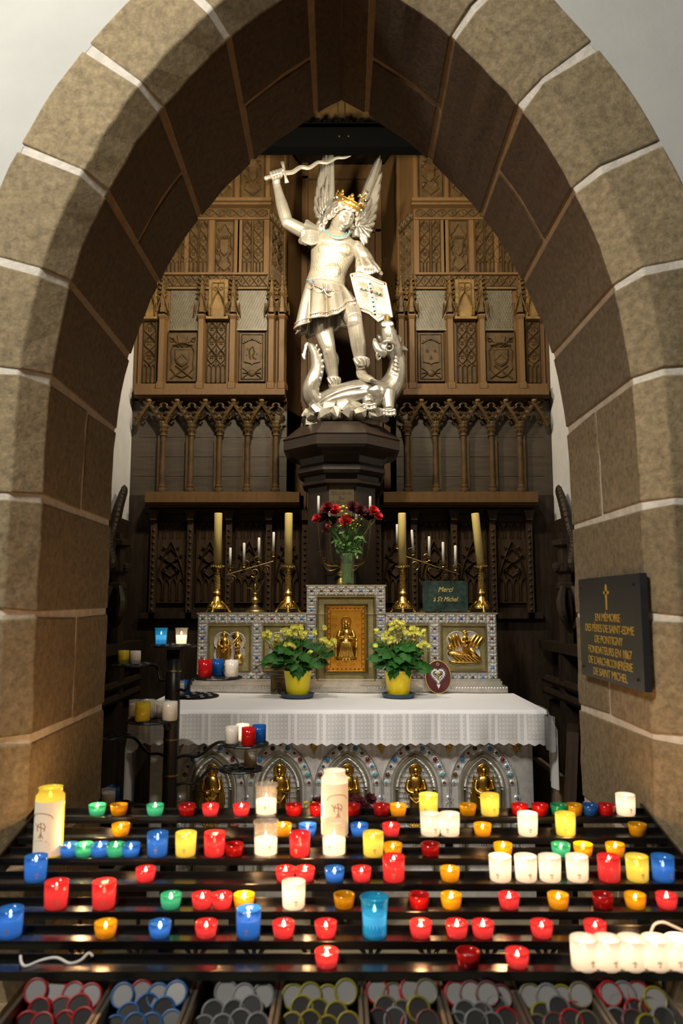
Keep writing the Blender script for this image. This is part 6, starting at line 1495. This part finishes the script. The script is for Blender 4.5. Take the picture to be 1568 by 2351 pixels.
# bent leg (viewer's right), knee forward
hpL, knL, anL = S(786, 690, .0), S(813, 735, -.19), S(829, 848, -.10)
b.tube(sm([hpL, S(802, 712, -.11), knL], 5), [.09, .078, .060], 18); b.ell(S(813, 738, -.20), (.058, .052, .062))
b.tube(sm([knL, S(820, 775, -.165), S(825, 812, -.12), anL], 5), [.058, .056, .055, .044, .034], 18); b.ell(S(814, 737, -.224), (.036, .024, .044)); b.ell(S(826, 790, -.09), (.042, .045, .08))
b.tube(sm([S(829, 853, -.08), S(833, 864, -.13), S(845, 870, -.20), S(855, 873, -.25)], 4), [.034, .037, .034, .020], 14, sq=(1.15, .8)); b.ell(S(829, 860, -.06), (.03, .04, .034))
for c_, d_ in ((S(783, 901, -.165), Vector((.03, -.08, -.012))), (S(855, 873, -.25), Vector((.045, -.055, -.012)))):
    for k in range(5):
        o_ = Vector((d_.y, -d_.x, 0)).normalized() * (-.03 + .015 * k); b.ell(c_ + o_ * -1 + d_ * (.25 - .05 * k), (.0095, .016, .009), seg=8, rings=6)
voxel(b.build('figure', SILVER, stt, True),   .0042, 1)
# ---------------- scale-mail tunic
t_ = MB()
rg = []
for px, py, hw, dp, roll in ((748, 660, 47, .125, .20), (749, 645, 44, .118, .2), (752, 628, 41, .112, .18), (757, 608, 44, .118, .16), (763, 588, 50, .13, .14), (768, 570, 54, .135, .16), (771, 556, 53, .12, .2), (772, 545, 40, .10, .22), (771, 536, 24, .075, .2)):
    rg.append(ring(S(px, py, .0), hw * PXM, dp, 32, roll))
t_.loft(rg)
t_.ell(S(731, 551, 0), (.07, .075, .065)); t_.ell(S(816, 573, .0), (.07, .075, .065))
for s_, px in ((-1, 750), (1, 786)): t_.ell(S(px, 574, -.085), (.068, .05, .052))
t_.ell(S(760, 622, -.085), (.07, .04, .07))
voxel(t_.build('mail_tunic', SILVERM, stt, True), .006, 4)
m = MB()                                                              # collar and hip belt with little stones
col_ = sm([S(743, 526, -.05), S(752, 539, -.115), S(776, 547, -.150), S(797, 542, -.12), S(803, 532, -.05)], 6); m.tube(col_, .011, 7); m.build('collar', SILVER, stt, True); m = MB()
belt = sm([S(703, 648, .05), S(706, 647, -.05), S(722, 654, -.150), S(748, 664, -.172), S(775, 668, -.155), S(793, 665, -.07), S(796, 662, .05)], 6); m.tube(belt, .0075, 7)
for k in range(4):
    a_, c_ = belt[6 + 6 * k - 1 if k else 5], belt[min(len(belt) - 1, 11 + 6 * k)]
    mid = (a_ + c_) / 2 + Vector((0, -.012, -.050)); m.tube(sm([a_, a_ * .4 + mid * .6 + Vector((-.012, 0, .0)), mid, c_ * .4 + mid * .6 + Vector((.012, 0, .0)), c_], 4), .005, 6)
m.build('hip_belt', SILVER, stt, True)
m = MB()
for k, v in enumerate(col_[1:-1:1]): m.ell(v + Vector((0, -.010, .004)), .0052 if k % 3 else .007, seg=7, rings=5)
m.build('collar_stones', GEM['turquoise'], stt, True)
m = MB()
for v in belt[2:-2:1]: m.ell(v + Vector((0, -.008, 0)), .0042, seg=6, rings=5)
m.build('belt_stones', GEM['red'], stt, True)
m = MB()
for px, py in ((705, 643), (719, 646), (743, 662), (772, 668), (790, 668)): m.ell(S(px, py, -.185 + abs(px - 748) * .0024), .008, seg=8, rings=6)
m.build('belt_jewels', GEM['blue'], stt, True)
# ---------------- pleated skirt
sk = MB(); n = 96; rg = []
def hem(g):                                                           # pixel height of the hem round the body
    c_ = cos(g); f = sin(g)                                             # c: -1 left, +1 right; f<0 is the front
    y = 748 - 8 * c_ + (0 if f > 0 else 0)
    if c_ > .3: y -= (c_ - .3) * 46
    if c_ < -.5: y += (-c_ - .5) * 10
    return y
for j in range(15):
    t = j / 14; row = []
    for k in range(n):
        g = 2 * PI * k / n; ple = (sin(g * 9 + .6) * .6 + sin(g * 7 + 2) * .35 + sin(g * 17) * .2) * t ** .8
        ple = math.copysign(abs(ple) ** .8, ple); hw = (46 + 23 * t ** .8) * PXM * (1 + .17 * ple); dp = (.125 + .075 * t) * (1 + .30 * ple)
        py = 655 + 2 + 6 * cos(g) * (1 - t) + (hem(g) - 657) * t + 5 * ple * t * t; cx_ = 749 + 3 * t
        c_ = S(cx_, py, 0); fwd = -.07 * max(0, cos(g)) * t if sin(g) < 0 else 0
        row.append(c_ + Vector((hw * cos(g), dp * sin(g) + fwd, 0)))
    rg.append(row)
sk.loft(rg, cap=False); so_ = sk.build('skirt', SILVER, stt, True); md = so_.modifiers.new('Solidify', 'SOLIDIFY'); md.thickness = .010; md.offset = -1
m = MB(); m.tube(rg[-1] + rg[-1][:1], .0085, 6, cap=False); m.tube([v * .97 + rg[-3][i % n] * .03 + Vector((0, -.004, .03)) for i, v in enumerate(rg[-1] + rg[-1][:1])], .003, 5, cap=False)
m.build('hem_band', SILVER, stt, True)
m = MB()
for k in range(n // 2 - 2, n, 1): m.ell(rg[-1][k] + Vector((0, -.012, .013)), .0038, seg=6, rings=4)
m.build('hem_stones', GEM['red'], stt, True)
# ---------------- sleeves
m = MB(); rg2 = []
for j, (px, py, r) in enumerate(((740, 550, .052), (730, 544, .068), (719, 540, .073), (708, 536, .076), (699, 533, .080), (693, 534, .074), (697, 533, .058))):
    rg2.append([S(px, py, -.02 - .04 * j / 6) + Vector((.25 * r * cos(g) * 1, r * sin(g) * .9, r * cos(g))) * (1 + (.01 + .035 * j) * sin(g * 3 + .8 + j * .25) + (.02 + .012 * j) * sin(g * 7 + j * .5)) for g in [2 * PI * k / 36 for k in range(36)]])
m.loft(rg2); 
for k in range(6): m.tube(sm([S(733, 535 + 4 * k, -.09), S(712, 530 + 6 * k, -.115), S(692, 532 + 4 * k, -.10)], 4), [.010, .014, .007], 7)
for k in range(5): m.ell(S(690 + 3 * k, 553 + k, -.03 - .015 * k), (.018, .02, .026), seg=8, rings=6)
voxel(m.build('short_sleeve', SILVER, stt, True), .006, 2)
m = MB(); rg2 = []
for j, (px, py, r) in enumerate(((812, 566, .05), (824, 574, .072), (832, 588, .074), (838, 600, .070), (843, 612, .084), (847, 622, .094), (850, 630, .080))):
    rg2.append([S(px, py, -.01) + Vector((r * cos(g), r * sin(g), -.15 * r * cos(g))) * (1 + (.03 + .13 * (j > 3)) * sin(g * 9 + j * .3)) for g in [2 * PI * k / 40 for k in range(40)]])
m.loft(rg2)
for k in range(7): m.tube(sm([S(822 + 4 * k, 600, -.06), S(822 + 6 * k, 612, -.09), S(818 + 8.5 * k, 629 - (k - 3) ** 2 * .3, -.085)], 4), [.006, .014, .010], 7)
voxel(m.build('long_sleeve', SILVER, stt, True), .006, 2)
m = MB()
for (px, py, dy, rr) in ((766, 876, 0, .040), (829, 832, -.12, .046)):
    c_ = S(px, py, dy); m.lathe([(rr * .86, -.03), (rr * 1.0, -.01), (rr * 1.22, .014), (rr * 1.3, .026), (rr * .95, .022)], c_, 20)
    for k in range(5): m.tube(sm([c_ + Vector((rr * 1.2 * cos(3.6 + .6 * k), rr * 1.2 * sin(3.6 + .6 * k), .02)), c_ + Vector((rr * 1.25 * cos(3.9 + .6 * k), rr * 1.25 * sin(3.9 + .6 * k), -.005)), c_ + Vector((rr * 1.0 * cos(4.2 + .6 * k), rr * sin(4.2 + .6 * k), -.03))], 3), .006, 6)
m.build('boot_cuffs', SILVER, stt, True)
# ---------------- hair
m = MB(); H_ = lambda x, y, z: HC + HQ @ (Vector((x, y, z)) * HS)
cap_ = [[H_(.090 * cos(e) * sin(a), -.112 * cos(e) * cos(a) * (1.0), .130 * sin(e)) for a in [2 * PI * i / 30 for i in range(30)]] for e in [math.radians(v) for v in (38, 55, 70, 86)]]
m.loft(cap_)
m.ell(H_(0, .045, .01), (.085, .075, .115), seg=14, rings=10)
random.seed(4)
for s_ in (-1, 1):
    for k in range(13):
        y0_ = -.075 + .014 * k; zt_ = .085 - .004 * abs(k - 3)
        pts = [H_(s_ * (.060 + .018 * min(1, k / 4)), y0_, zt_)]
        L_ = .05 + .012 * min(k, 9)
        for j in range(1, 6): pts.append(H_(s_ * (.086 + .014 * sin(j * 1.9 + k * 1.3) + .008 * (j > 2)), y0_ + .012 * cos(j * 1.7 + k) + .008 * j * .5, zt_ - L_ * j / 3.0))
        m.tube(sm(pts, 4), [.015, .019, .018, .017, .015, .006], 8)
        if k % 2 == 0: m.tube([H_(s_ * .098 + .014 * cos(a), y0_ + .006, zt_ - L_ * 1.3 + .018 * sin(a)) for a in [j * .6 for j in range(11)]], .008, 7)
for k in range(9):                                                       # waved fringe under the crown
    a = math.radians(-72 + 18 * k); m.tube(sm([H_(.086 * sin(a), -.104 * cos(a), .088), H_(.094 * sin(a) + .008, -.112 * cos(a), .066), H_(.092 * sin(a) + .02 * (1 if k > 4 else -1), -.106 * cos(a), .048 - .012 * abs(k - 4) * .5)], 4), [.013, .016, .008], 8)
voxel(m.build('wavy_hair', SILVER, stt, True), .0052, 1)
# ---------------- crown
def CR(a, r, z): return H_(r * sin(a), -r * 1.18 * cos(a), z)
m = MB(); seg = 40; r0 = .100
for (ra, za), (rb_, zb_) in (((r0, .070), (r0 * 1.04, .118)),):
    m.loft([[CR(2 * PI * k / seg, rr, z) for k in range(seg)] for rr, z in ((ra, za), (ra * 1.04, za + .002), (rb_ * 1.03, zb_), (rb_, zb_), (rb_ * .95, zb_), (ra * .95, za))], cap=False)
for z in (.072, .115): m.tube([CR(2 * PI * k / seg, r0 * 1.05, z) for k in range(seg + 1)], .005, 6, cap=False)
for k in range(8):
    a = 2 * PI * k / 8 + .25; rr = r0 * 1.04
    if k == 0: continue
    for da, dz, r_ in ((-.13, .128, .011), (.13, .128, .011), (0, .146, .013), (0, .122, .015)): m.ell(CR(a + da, rr, dz), (r_, r_ * .55, r_ * 1.1), rot=(0, 0, a + .6), seg=10, rings=7)
a = .25
def cross_arm(da, dz): return [CR(a, r0 * 1.05, .165), CR(a + da * .55, r0 * 1.05, .165 + dz * .55), CR(a + da, r0 * 1.06, .165 + dz)]
for da, dz in ((.42, 0), (-.42, 0), (0, .058), (0, -.055)): m.tube(cross_arm(da, dz), [.007, .010, .022], 8, sq=(1, .45))
m.ell(CR(a, r0 * 1.06, .165), .009); m.build('gold_crown', mat('crown_gold', (.75, .46, .10), .3, metal=.9), stt, True)
m = MB()
for k in range(12):
    m.ell(CR(2 * PI * k / 12 + .05, r0 * 1.075, .094), .009 if k % 2 else .006, seg=8, rings=6)
for da, dz in ((.22, 0), (-.22, 0), (0, .036), (0, -.036)): m.ell(CR(.25 + da, r0 * 1.12, .165 + dz), .006, seg=8, rings=6)
m.build('crown_jewels', mat('pale_jewel', (.30, .55, .62), .12, coat=.5), stt, True)
# ---------------- sword with a wavy blade
m = MB(); bl = [(655, 397, 0), (672, 393, 1), (690, 386, -1), (710, 383, 1), (730, 375, -1), (752, 371, 1), (772, 365, -1), (790, 361, .4), (806, 358, 0)]
cen = sm([S(x, y + w * 2.0, -.145 + .0009 * (x - 655)) for x, y, w in bl], 5); N2 = len(cen); vs = []
for i, v in enumerate(cen):
    t = i / (N2 - 1); w_ = .019 * (1 - .45 * t) if t < .9 else .019 * .55 * (1 - t) / .1 + .001
    d_ = (cen[min(i + 1, N2 - 1)] - cen[max(i - 1, 0)]).normalized(); up_ = Vector((0, -1, 0)).cross(d_).normalized()
    vs.append([v + up_ * w_, v + Vector((0, -.005, 0)), v - up_ * w_, v + Vector((0, .005, 0))])
m.loft(vs); m.build('sword_blade', SILVER, stt)
m = MB(); m.tube([gA - gd * .0, gB], .016, 10); m.ell(S(611, 409, -.145), .017, seg=12, rings=8); m.ell(gA, (.015, .015, .015))
m.tube([S(648, 372, -.145), S(651, 384, -.147), S(656, 408, -.147), S(659, 420, -.145)], [.016, .010, .010, .017], 8, sq=(1, .6)); m.build('sword_hilt', SILVER, stt, True)
# ---------------- shield
m = MB()
corners = [S(805, 632, -.11), S(822, 628, -.115), S(845, 634, -.12), (S(866, 645, -.115)), S(885, 652, -.10), S(893, 690, -.11), S(900, 730, -.11), S(886, 731, -.115), S(869, 740, -.12), S(848, 722, -.12), S(826, 713, -.115), S(815, 672, -.115)]
ce = sum(corners, Vector()) / len(corners) + Vector((0, -.03, 0)); bk = Vector((0, .022, 0))
inner_ = [ce + (v - ce) * .86 + Vector((0, -.006, 0)) for v in corners]
n_ = len(corners); vs = [v + bk for v in corners] + [v + Vector((0, -.012, 0)) for v in corners] + inner_ + [ce]
fs = [tuple(range(n_))] + [(i, (i + 1) % n_, n_ + (i + 1) % n_, n_ + i) for i in range(n_)] + [(n_ + i, n_ + (i + 1) % n_, 2 * n_ + (i + 1) % n_, 2 * n_ + i) for i in range(n_)] + [(2 * n_ + i, 2 * n_ + (i + 1) % n_, 3 * n_) for i in range(n_)]
m.add(vs, fs)
m.tube([v + Vector((0, -.014, 0)) for v in corners + corners[:1]], .007, 7, cap=False); m.tube([v + Vector((0, -.003, 0)) for v in inner_ + inner_[:1]], .004, 6, cap=False)
U_ = (corners[6] - corners[4]); A0 = corners[0]; 
def shp(u, v): return S(812 + u * 72 + v * 14, 638 + v * 80 + u * 20, -.150 + .03 * abs(u - .5))
for v_ in range(24):
    if v_ not in (5, 6, 7): m.tube([shp(.08, .05 + .036 * v_), shp(.40, .05 + .036 * v_)], .0022, 5); m.tube([shp(.60, .05 + .036 * v_), shp(.92, .05 + .036 * v_)], .0022, 5)
m.tube([shp(.5, .03), shp(.5, .90)], .012, 6, sq=(1.3, .5)); m.tube([shp(.14, .28), shp(.88, .28)], .012, 6, sq=(1.3, .5))
shd = m.build('shield', mat('shield_silver', (.74, .71, .62), .36, metal=.7, var=.15, vscale=25, bump=.2, bscale=70), stt)
m = MB()
for k in range(7): m.octa(shp(.5, .06 + .13 * k) + Vector((0, -.010, 0)), .010)
for k in (.2, .32, .68, .80): m.octa(shp(k, .28) + Vector((0, -.010, 0)), .010)
m.build('shield_stones', GEM['green'], shd, o=so)
m = MB(); m.ell(shp(.5, .28) + Vector((0, -.012, 0)), .011)
for v in (corners[0], corners[10], corners[4]): m.ell(ce + (v - ce) * .93 + Vector((0, -.016, 0)), .007)
m.build('shield_garnets', GEM['red'], shd, True, o=so)
# ---------------- wings
def wing(root, feathers, name):
    m = MB()
    for (ax_, ay_, bx_, by_, wd, dy) in feathers:                         # from root pixel to tip pixel
        A, B = S(ax_, ay_, dy), S(bx_, by_, dy + .03); d = B - A; L = d.length; d.normalize(); s_ = d.cross(Vector((0, 1, 0))).normalized(); vs = []
        prof = [(0, .55), (.15, .8), (.4, 1), (.65, 1), (.82, .85), (.93, .55), (1, .08)]
        for u, w_ in prof:
            c_ = A + d * (L * u); hw = wd * PXM * w_ / 2
            vs.append([c_ - s_ * hw + Vector((0, .004, 0)), c_ - s_ * hw * .3 + Vector((0, -.006, 0)), c_ + Vector((0, -.014, 0)), c_ + s_ * hw * .3 + Vector((0, -.006, 0)), c_ + s_ * hw + Vector((0, .004, 0)), c_ + Vector((0, .008, 0))])
        m.loft(vs)
        for q in (-.6, -.25, .25, .6):
            for u in (.25,): m.tube([A + d * L * .12 + s_ * wd * PXM * q * .35, A + d * L * .6 + s_ * wd * PXM * q * .45 + Vector((0, -.008, 0)), A + d * L * .92 + s_ * wd * PXM * q * .25], .0022, 4)
    return m
R0 = (822, 512)
fe = [(826, 470, 873, 356, 18, .12), (832, 480, 876, 368, 18, .115), (835, 488, 877, 395, 18, .11), (838, 495, 874, 420, 18, .105), (838, 503, 871, 445, 18, .10), (836, 510, 867, 468, 18, .095), (834, 516, 864, 492, 19, .09), (830, 520, 861, 512, 19, .085), (828, 522, 856, 530, 19, .08), (826, 520, 850, 545, 19, .075), (824, 520, 843, 560, 18, .07), (822, 515, 836, 566, 17, .068)]
fe += [(822, 505, 850, 425, 17, .075), (824, 510, 852, 455, 17, .07), (824, 515, 850, 482, 17, .065), (822, 515, 846, 503, 16, .06), (820, 515, 840, 522, 16, .055), (818, 515, 833, 538, 15, .05)]
m = wing(R0, fe, 'wing'); m.tube(sm([S(816, 545, .08), S(815, 505, .06), S(830, 468, .07), S(852, 415, .09), S(872, 362, .12)], 6), [.035, .04, .032, .022, .008], 10)
m.build('wing', SILVER, stt, True)
fl2 = [(752, 485, 760, 340, 17, .12), (748, 490, 750, 345, 17, .13), (744, 492, 742, 358, 16, .14), (741, 494, 736, 380, 16, .145), (738, 495, 731, 404, 15, .15), (736, 496, 727, 428, 15, .15), (735, 498, 723, 450, 15, .15), (736, 500, 721, 472, 15, .145), (738, 500, 724, 490, 15, .14), (742, 500, 731, 504, 15, .13), (746, 500, 740, 511, 14, .12), (748, 480, 752, 400, 14, .10), (744, 485, 741, 425, 14, .10), (741, 490, 733, 450, 14, .10), (742, 492, 730, 475, 14, .10)]
m = wing((745, 500), fl2, 'wing'); m.tube(sm([S(752, 530, .08), S(757, 490, .08), S(762, 430, .10), S(763, 345, .13)], 6), [.03, .032, .022, .010], 10)
m.build('wing', SILVER, stt, True)
# ---------------- dragon
d_ = MB()
tail = sm([S(708, 790, -.02), S(716, 797, -.02), S(725, 818, -.03), S(728, 845, -.05), S(720, 872, -.07), S(713, 896, -.06), S(722, 918, -.04), S(750, 926, .0), S(790, 918, .02)], 6)
d_.tube(tail, [.012, .026, .040, .050, .058, .064, .070, .085, .10], 16)
body = sm([S(735, 925, -.02), S(775, 912, -.08), S(815, 905, -.12), S(850, 905, -.12), S(882, 903, -.08), S(903, 878, -.06), S(911, 848, -.07), S(910, 822, -.08), S(904, 806, -.10)], 6)
d_.tube(body, [.06, .085, .10, .105, .098, .082, .066, .056, .05], 18)
d_.ell(S(868, 906, -.12), (.10, .09, .085)); d_.ell(S(800, 915, -.08), (.10, .10, .07))
# head thrown back, snout up under the shield
d_.tube(sm([S(908, 818, -.09), S(902, 800, -.12), S(896, 780, -.15), S(891, 760, -.17), S(889, 747, -.17)], 5), [.055, .066, .062, .050, .046], 16)
d_.ell(S(884, 800, -.15), (.05, .045, .055)); d_.tube(sm([S(880, 786, -.19), S(893, 783, -.205), S(906, 790, -.18), S(912, 800, -.14)], 4), [.012, .018, .018, .012], 8); d_.tube(sm([S(874, 790, -.17), S(868, 800, -.19), S(872, 812, -.19), S(882, 816, -.18)], 4), [.014, .016, .014, .010], 8); d_.ell(S(902, 765, -.17), (.030, .03, .035)); d_.ell(S(889, 745, -.18), (.050, .042, .030)); d_.ell(S(880, 747, -.20), .018); d_.ell(S(897, 746, -.20), .018); d_.ell(S(911, 783, -.10), (.04, .04, .045))
d_.tube(sm([S(884, 812, -.16), S(870, 806, -.18), S(862, 790, -.18), S(860, 778, -.17)], 4), [.034, .030, .024, .012], 12)   # lower jaw
d_.tube(sm([S(876, 800, -.185), S(866, 812, -.19), S(868, 826, -.18), S(876, 818, -.18)], 4), [.014, .012, .008, .003], 8)     # curled fang
for (x0_, y0_, x1_, y1_, r) in ((914, 798, 937, 805, .027), (912, 811, 931, 828, .030), (910, 786, 925, 775, .026), (876, 783, 866, 768, .018)): d_.tube(sm([S(x0_, y0_, -.08), S((x0_ + x1_) / 2, (y0_ + y1_) / 2 - 1, -.09), S(x1_, y1_, -.08)], 3), [r, r * .9, .003], 9)
for k in range(13):                                                       # crest along the neck
    i = 24 + k * 2; 
    if i < len(body): v = body[i]; d_.ell(v + Vector((-.004 - .001 * k, -.070 + .0008 * k, .006)), (.024, .013, .011), rot=(0, .6, 0), seg=7, rings=5)
for k in range(0, 42, 3): d_.ell(tail[min(k + 6, len(tail) - 1)] + Vector((.035 + .0009 * k, -.03, 0)), (.010, .01, .014), seg=6, rings=5)
for k in range(4): d_.ell(S(703 - 2 * k, 792 + 9 * k, -.02), (.014, .008, .03), rot=(0, .5 - .3 * k, 0), seg=8, rings=6)       # tail fin
# paws with claws
for (sx_, sy_, px, py, dy) in ((838, 905, 848, 930, -.22), (890, 905, 893, 944, -.20)):
    d_.tube(sm([S(sx_, sy_, -.13), S((sx_ + px) / 2, (sy_ + py) / 2, dy + .03), S(px, py - 3, dy)], 4), [.062, .046, .036], 12)
    for k in range(4):
        x_ = px - 12 + 8 * k; d_.tube(sm([S(px, py - 2, dy), S(x_, py + 2, dy - .035), S(x_ + 1, py + 10, dy - .05)], 3), [.016, .016, .011], 9); d_.ell(S(x_, py + (k in (1, 2)) * 2 - 1, dy - .050), .0165, seg=8, rings=6); d_.ell(S(x_ + .5, py + 7 + (k in (1, 2)) * 2, dy - .062), .013, seg=8, rings=6); d_.tube([S(x_ + 1, py + 9, dy - .05), S(x_ + 1, py + 15, dy - .06)], [.010, .002], 6)
for x_, y_ in ((881, 746), (898, 744)): d_.tube([S(x_, y_, -.213) + Vector((.012 * cos(a), -.004, .012 * sin(a))) for a in [PI * k / 6 for k in range(13)]], .006, 7)
voxel(d_.build('dragon', SILVERD, stt, True), .005, 1)
m = MB(); top_ = sm([S(840, 888, -.20), S(805, 893, -.22), S(768, 905, -.20), S(735, 925, -.17), S(700, 956, -.13)], 6); bot_ = sm([S(848, 912, -.21), S(812, 922, -.22), S(775, 926, -.20), S(742, 940, -.17), S(701, 958, -.13)], 6)
m.loft([[a_ + Vector((0, .012, 0)), a_ + Vector((0, -.006, 0)), (a_ + c_) / 2 + Vector((0, -.030, 0)), c_ + Vector((0, -.006, 0)), c_ + Vector((0, .012, 0))] for a_, c_ in zip(top_, bot_)]); m.tube(top_, [.018, .02, .018, .008], 8); m.build('dragon_wing', SILVERD, stt, True)
m = MB(); m.ell(S(894, 797, -.195), (.020, .014, .020), seg=12, rings=8); m.build('dragon_eye', GEM['black'], stt, True)
m = MB()
for k in range(14): m.ell(S(894 + 8.6 * cos(k * .449), 797 + 8.6 * sin(k * .449), -.195), .006, seg=6, rings=5)
m.build('eye_beading', SILVER, stt, True)
m = MB(); m.tube([S(889, 742, -.165), S(889, 728, -.15)], [.020, .024], 10); m.build('spear_stump', BRASS, stt)
# ---------------- faceted rock
m = MB(); random.seed(9)
for px, py, w_, h_, dy in ((716, 962, 26, 22, -.10), (745, 958, 26, 24, -.18), (772, 955, 26, 26, -.20), (800, 953, 26, 28, -.21), (828, 955, 26, 26, -.21), (855, 960, 24, 22, -.19), (876, 962, 20, 20, -.12), (780, 940, 50, 30, -.05), (835, 940, 45, 30, -.05), (730, 950, 40, 28, -.02), (700, 965, 16, 16, -.05), (884, 955, 18, 26, -.02), (728, 948, 30, 24, -.14), (758, 944, 32, 26, -.17), (790, 942, 34, 28, -.18), (818, 944, 30, 26, -.18), (845, 950, 26, 26, -.15), (708, 958, 24, 24, -.06), (866, 958, 28, 26, -.15)):
    c_ = S(px, py, dy); vs = []; me_ = bpy.data.meshes.new('tmp')
    import bmesh
    bm = bmesh.new()
    for k in range(16):
        v = Vector((R(-1, 1), R(-1, 1), R(-1, 1))).normalized(); bm.verts.new(c_ + Vector((v.x * w_ * PXM * .72, v.y * .11, v.z * h_ * PXM * .72 + .012)))
    bmesh.ops.convex_hull(bm, input=bm.verts); bm.verts.ensure_lookup_table(); bm.verts.index_update()
    used = [v for v in bm.verts if v.link_faces]; idx = {v: i for i, v in enumerate(used)}
    m.add([v.co.copy() for v in used], [tuple(idx[v] for v in f.verts) for f in bm.faces]); bm.free()
zb0 = 2.857
m.add([(x, y, z) for z in (zb0, zb0 + .045) for x, y in ((-.25, 5.22), (.25, 5.22), (.28, 5.4), (.25, 5.6), (-.25, 5.6), (-.28, 5.4))], [(0, 1, 2, 3, 4, 5), (6, 7, 8, 9, 10, 11)] + [(i, (i + 1) % 6, 6 + (i + 1) % 6, 6 + i) for i in range(6)])
m.build('rock_base', mat('rock_silver', (.68, .66, .60), .3, metal=.65, var=.25, vscale=12, bump=.3, bscale=40), stt)
# ================================================================== CAMERA AND LIGHT
cam = bpy.data.cameras.new('camera'); co = bpy.data.objects.new('camera', cam); C.objects.link(co)
co.location = (0, 0, EYE); co.rotation_euler = (PI / 2 + TILT, 0, 0)
cam.sensor_fit = 'HORIZONTAL'; cam.sensor_width = 24; cam.lens = FOC * 24 / 1568; cam.clip_start = .05
cam.dof.use_dof = True; cam.dof.focus_distance = 5.2; cam.dof.aperture_fstop = 3.2
bpy.context.scene.camera = co
def lamp(kind, name, loc, target, energy, col, size=.2, spot=60, blend=.5):
    l = bpy.data.lights.new(name, kind); l.energy = energy; l.color = col
    if kind == 'SPOT': l.spot_size = math.radians(spot); l.spot_blend = blend; l.shadow_soft_size = size
    elif kind == 'AREA': l.size = size
    else: l.shadow_soft_size = size
    o = bpy.data.objects.new(name, l); C.objects.link(o); o.location = loc
    if target: o.rotation_euler = (Vector(target) - Vector(loc)).to_track_quat('-Z', 'Y').to_euler()
    return o
WARM = (1, .85, .60)
lamp('SPOT', 'statue_spot', (-.55, 4.0, 4.12), (.0, 5.4, 3.75), 230, WARM, .09, 140, .5)
lamp('SPOT', 'statue_spot', (.55, 4.0, 4.12), (-.05, 5.4, 3.75), 140, WARM, .09, 140, .5)
lamp('SPOT', 'altar_spot', (-.15, 3.5, 4.5), (.05, 4.5, .9), 130, (1, .92, .82), .06, 62, .8)
lamp('SPOT', 'altar_fill_spot', (.85, -.3, 4.4), (-.06, 4.3, .95), 560, (1, .92, .80), .06, 27, .9)  # added unseen spot, brightens the altar front and the candle stand
lamp('AREA', 'nave_lamp', (-2.1, -.2, 5.1), (-.3, 2.4, 2.4), 225, (1, .95, .86), .8)
w_ = bpy.data.worlds.new('nave_air'); bpy.context.scene.world = w_; w_.use_nodes = True
bg = w_.node_tree.nodes['Background']; bg.inputs[0].default_value = (1, .93, .82, 1); bg.inputs[1].default_value = .025
# the burning flames light the rack, the cloth and the piers: one small lamp for every third flame
for i, (x, y, z, col, kind) in enumerate(LIGHTS):
    if i % 6 == 0: lamp('POINT', 'flame_light', (x, y, z + .035), None, .9, (1, .55, .24), .012)
sc = bpy.context.scene
sc.view_settings.view_transform = 'Standard'; sc.view_settings.look = 'None'; sc.view_settings.exposure = -0.25
cy = sc.cycles; cy.max_bounces = 6; cy.diffuse_bounces = 3; cy.glossy_bounces = 3; cy.transmission_bounces = 3; cy.transparent_max_bounces = 14
cy.sample_clamp_indirect = 3.0; cy.sample_clamp_direct = 0; cy.caustics_reflective = False; cy.caustics_refractive = False
cy.use_denoising = True; cy.use_adaptive_sampling = True; cy.adaptive_threshold = .50
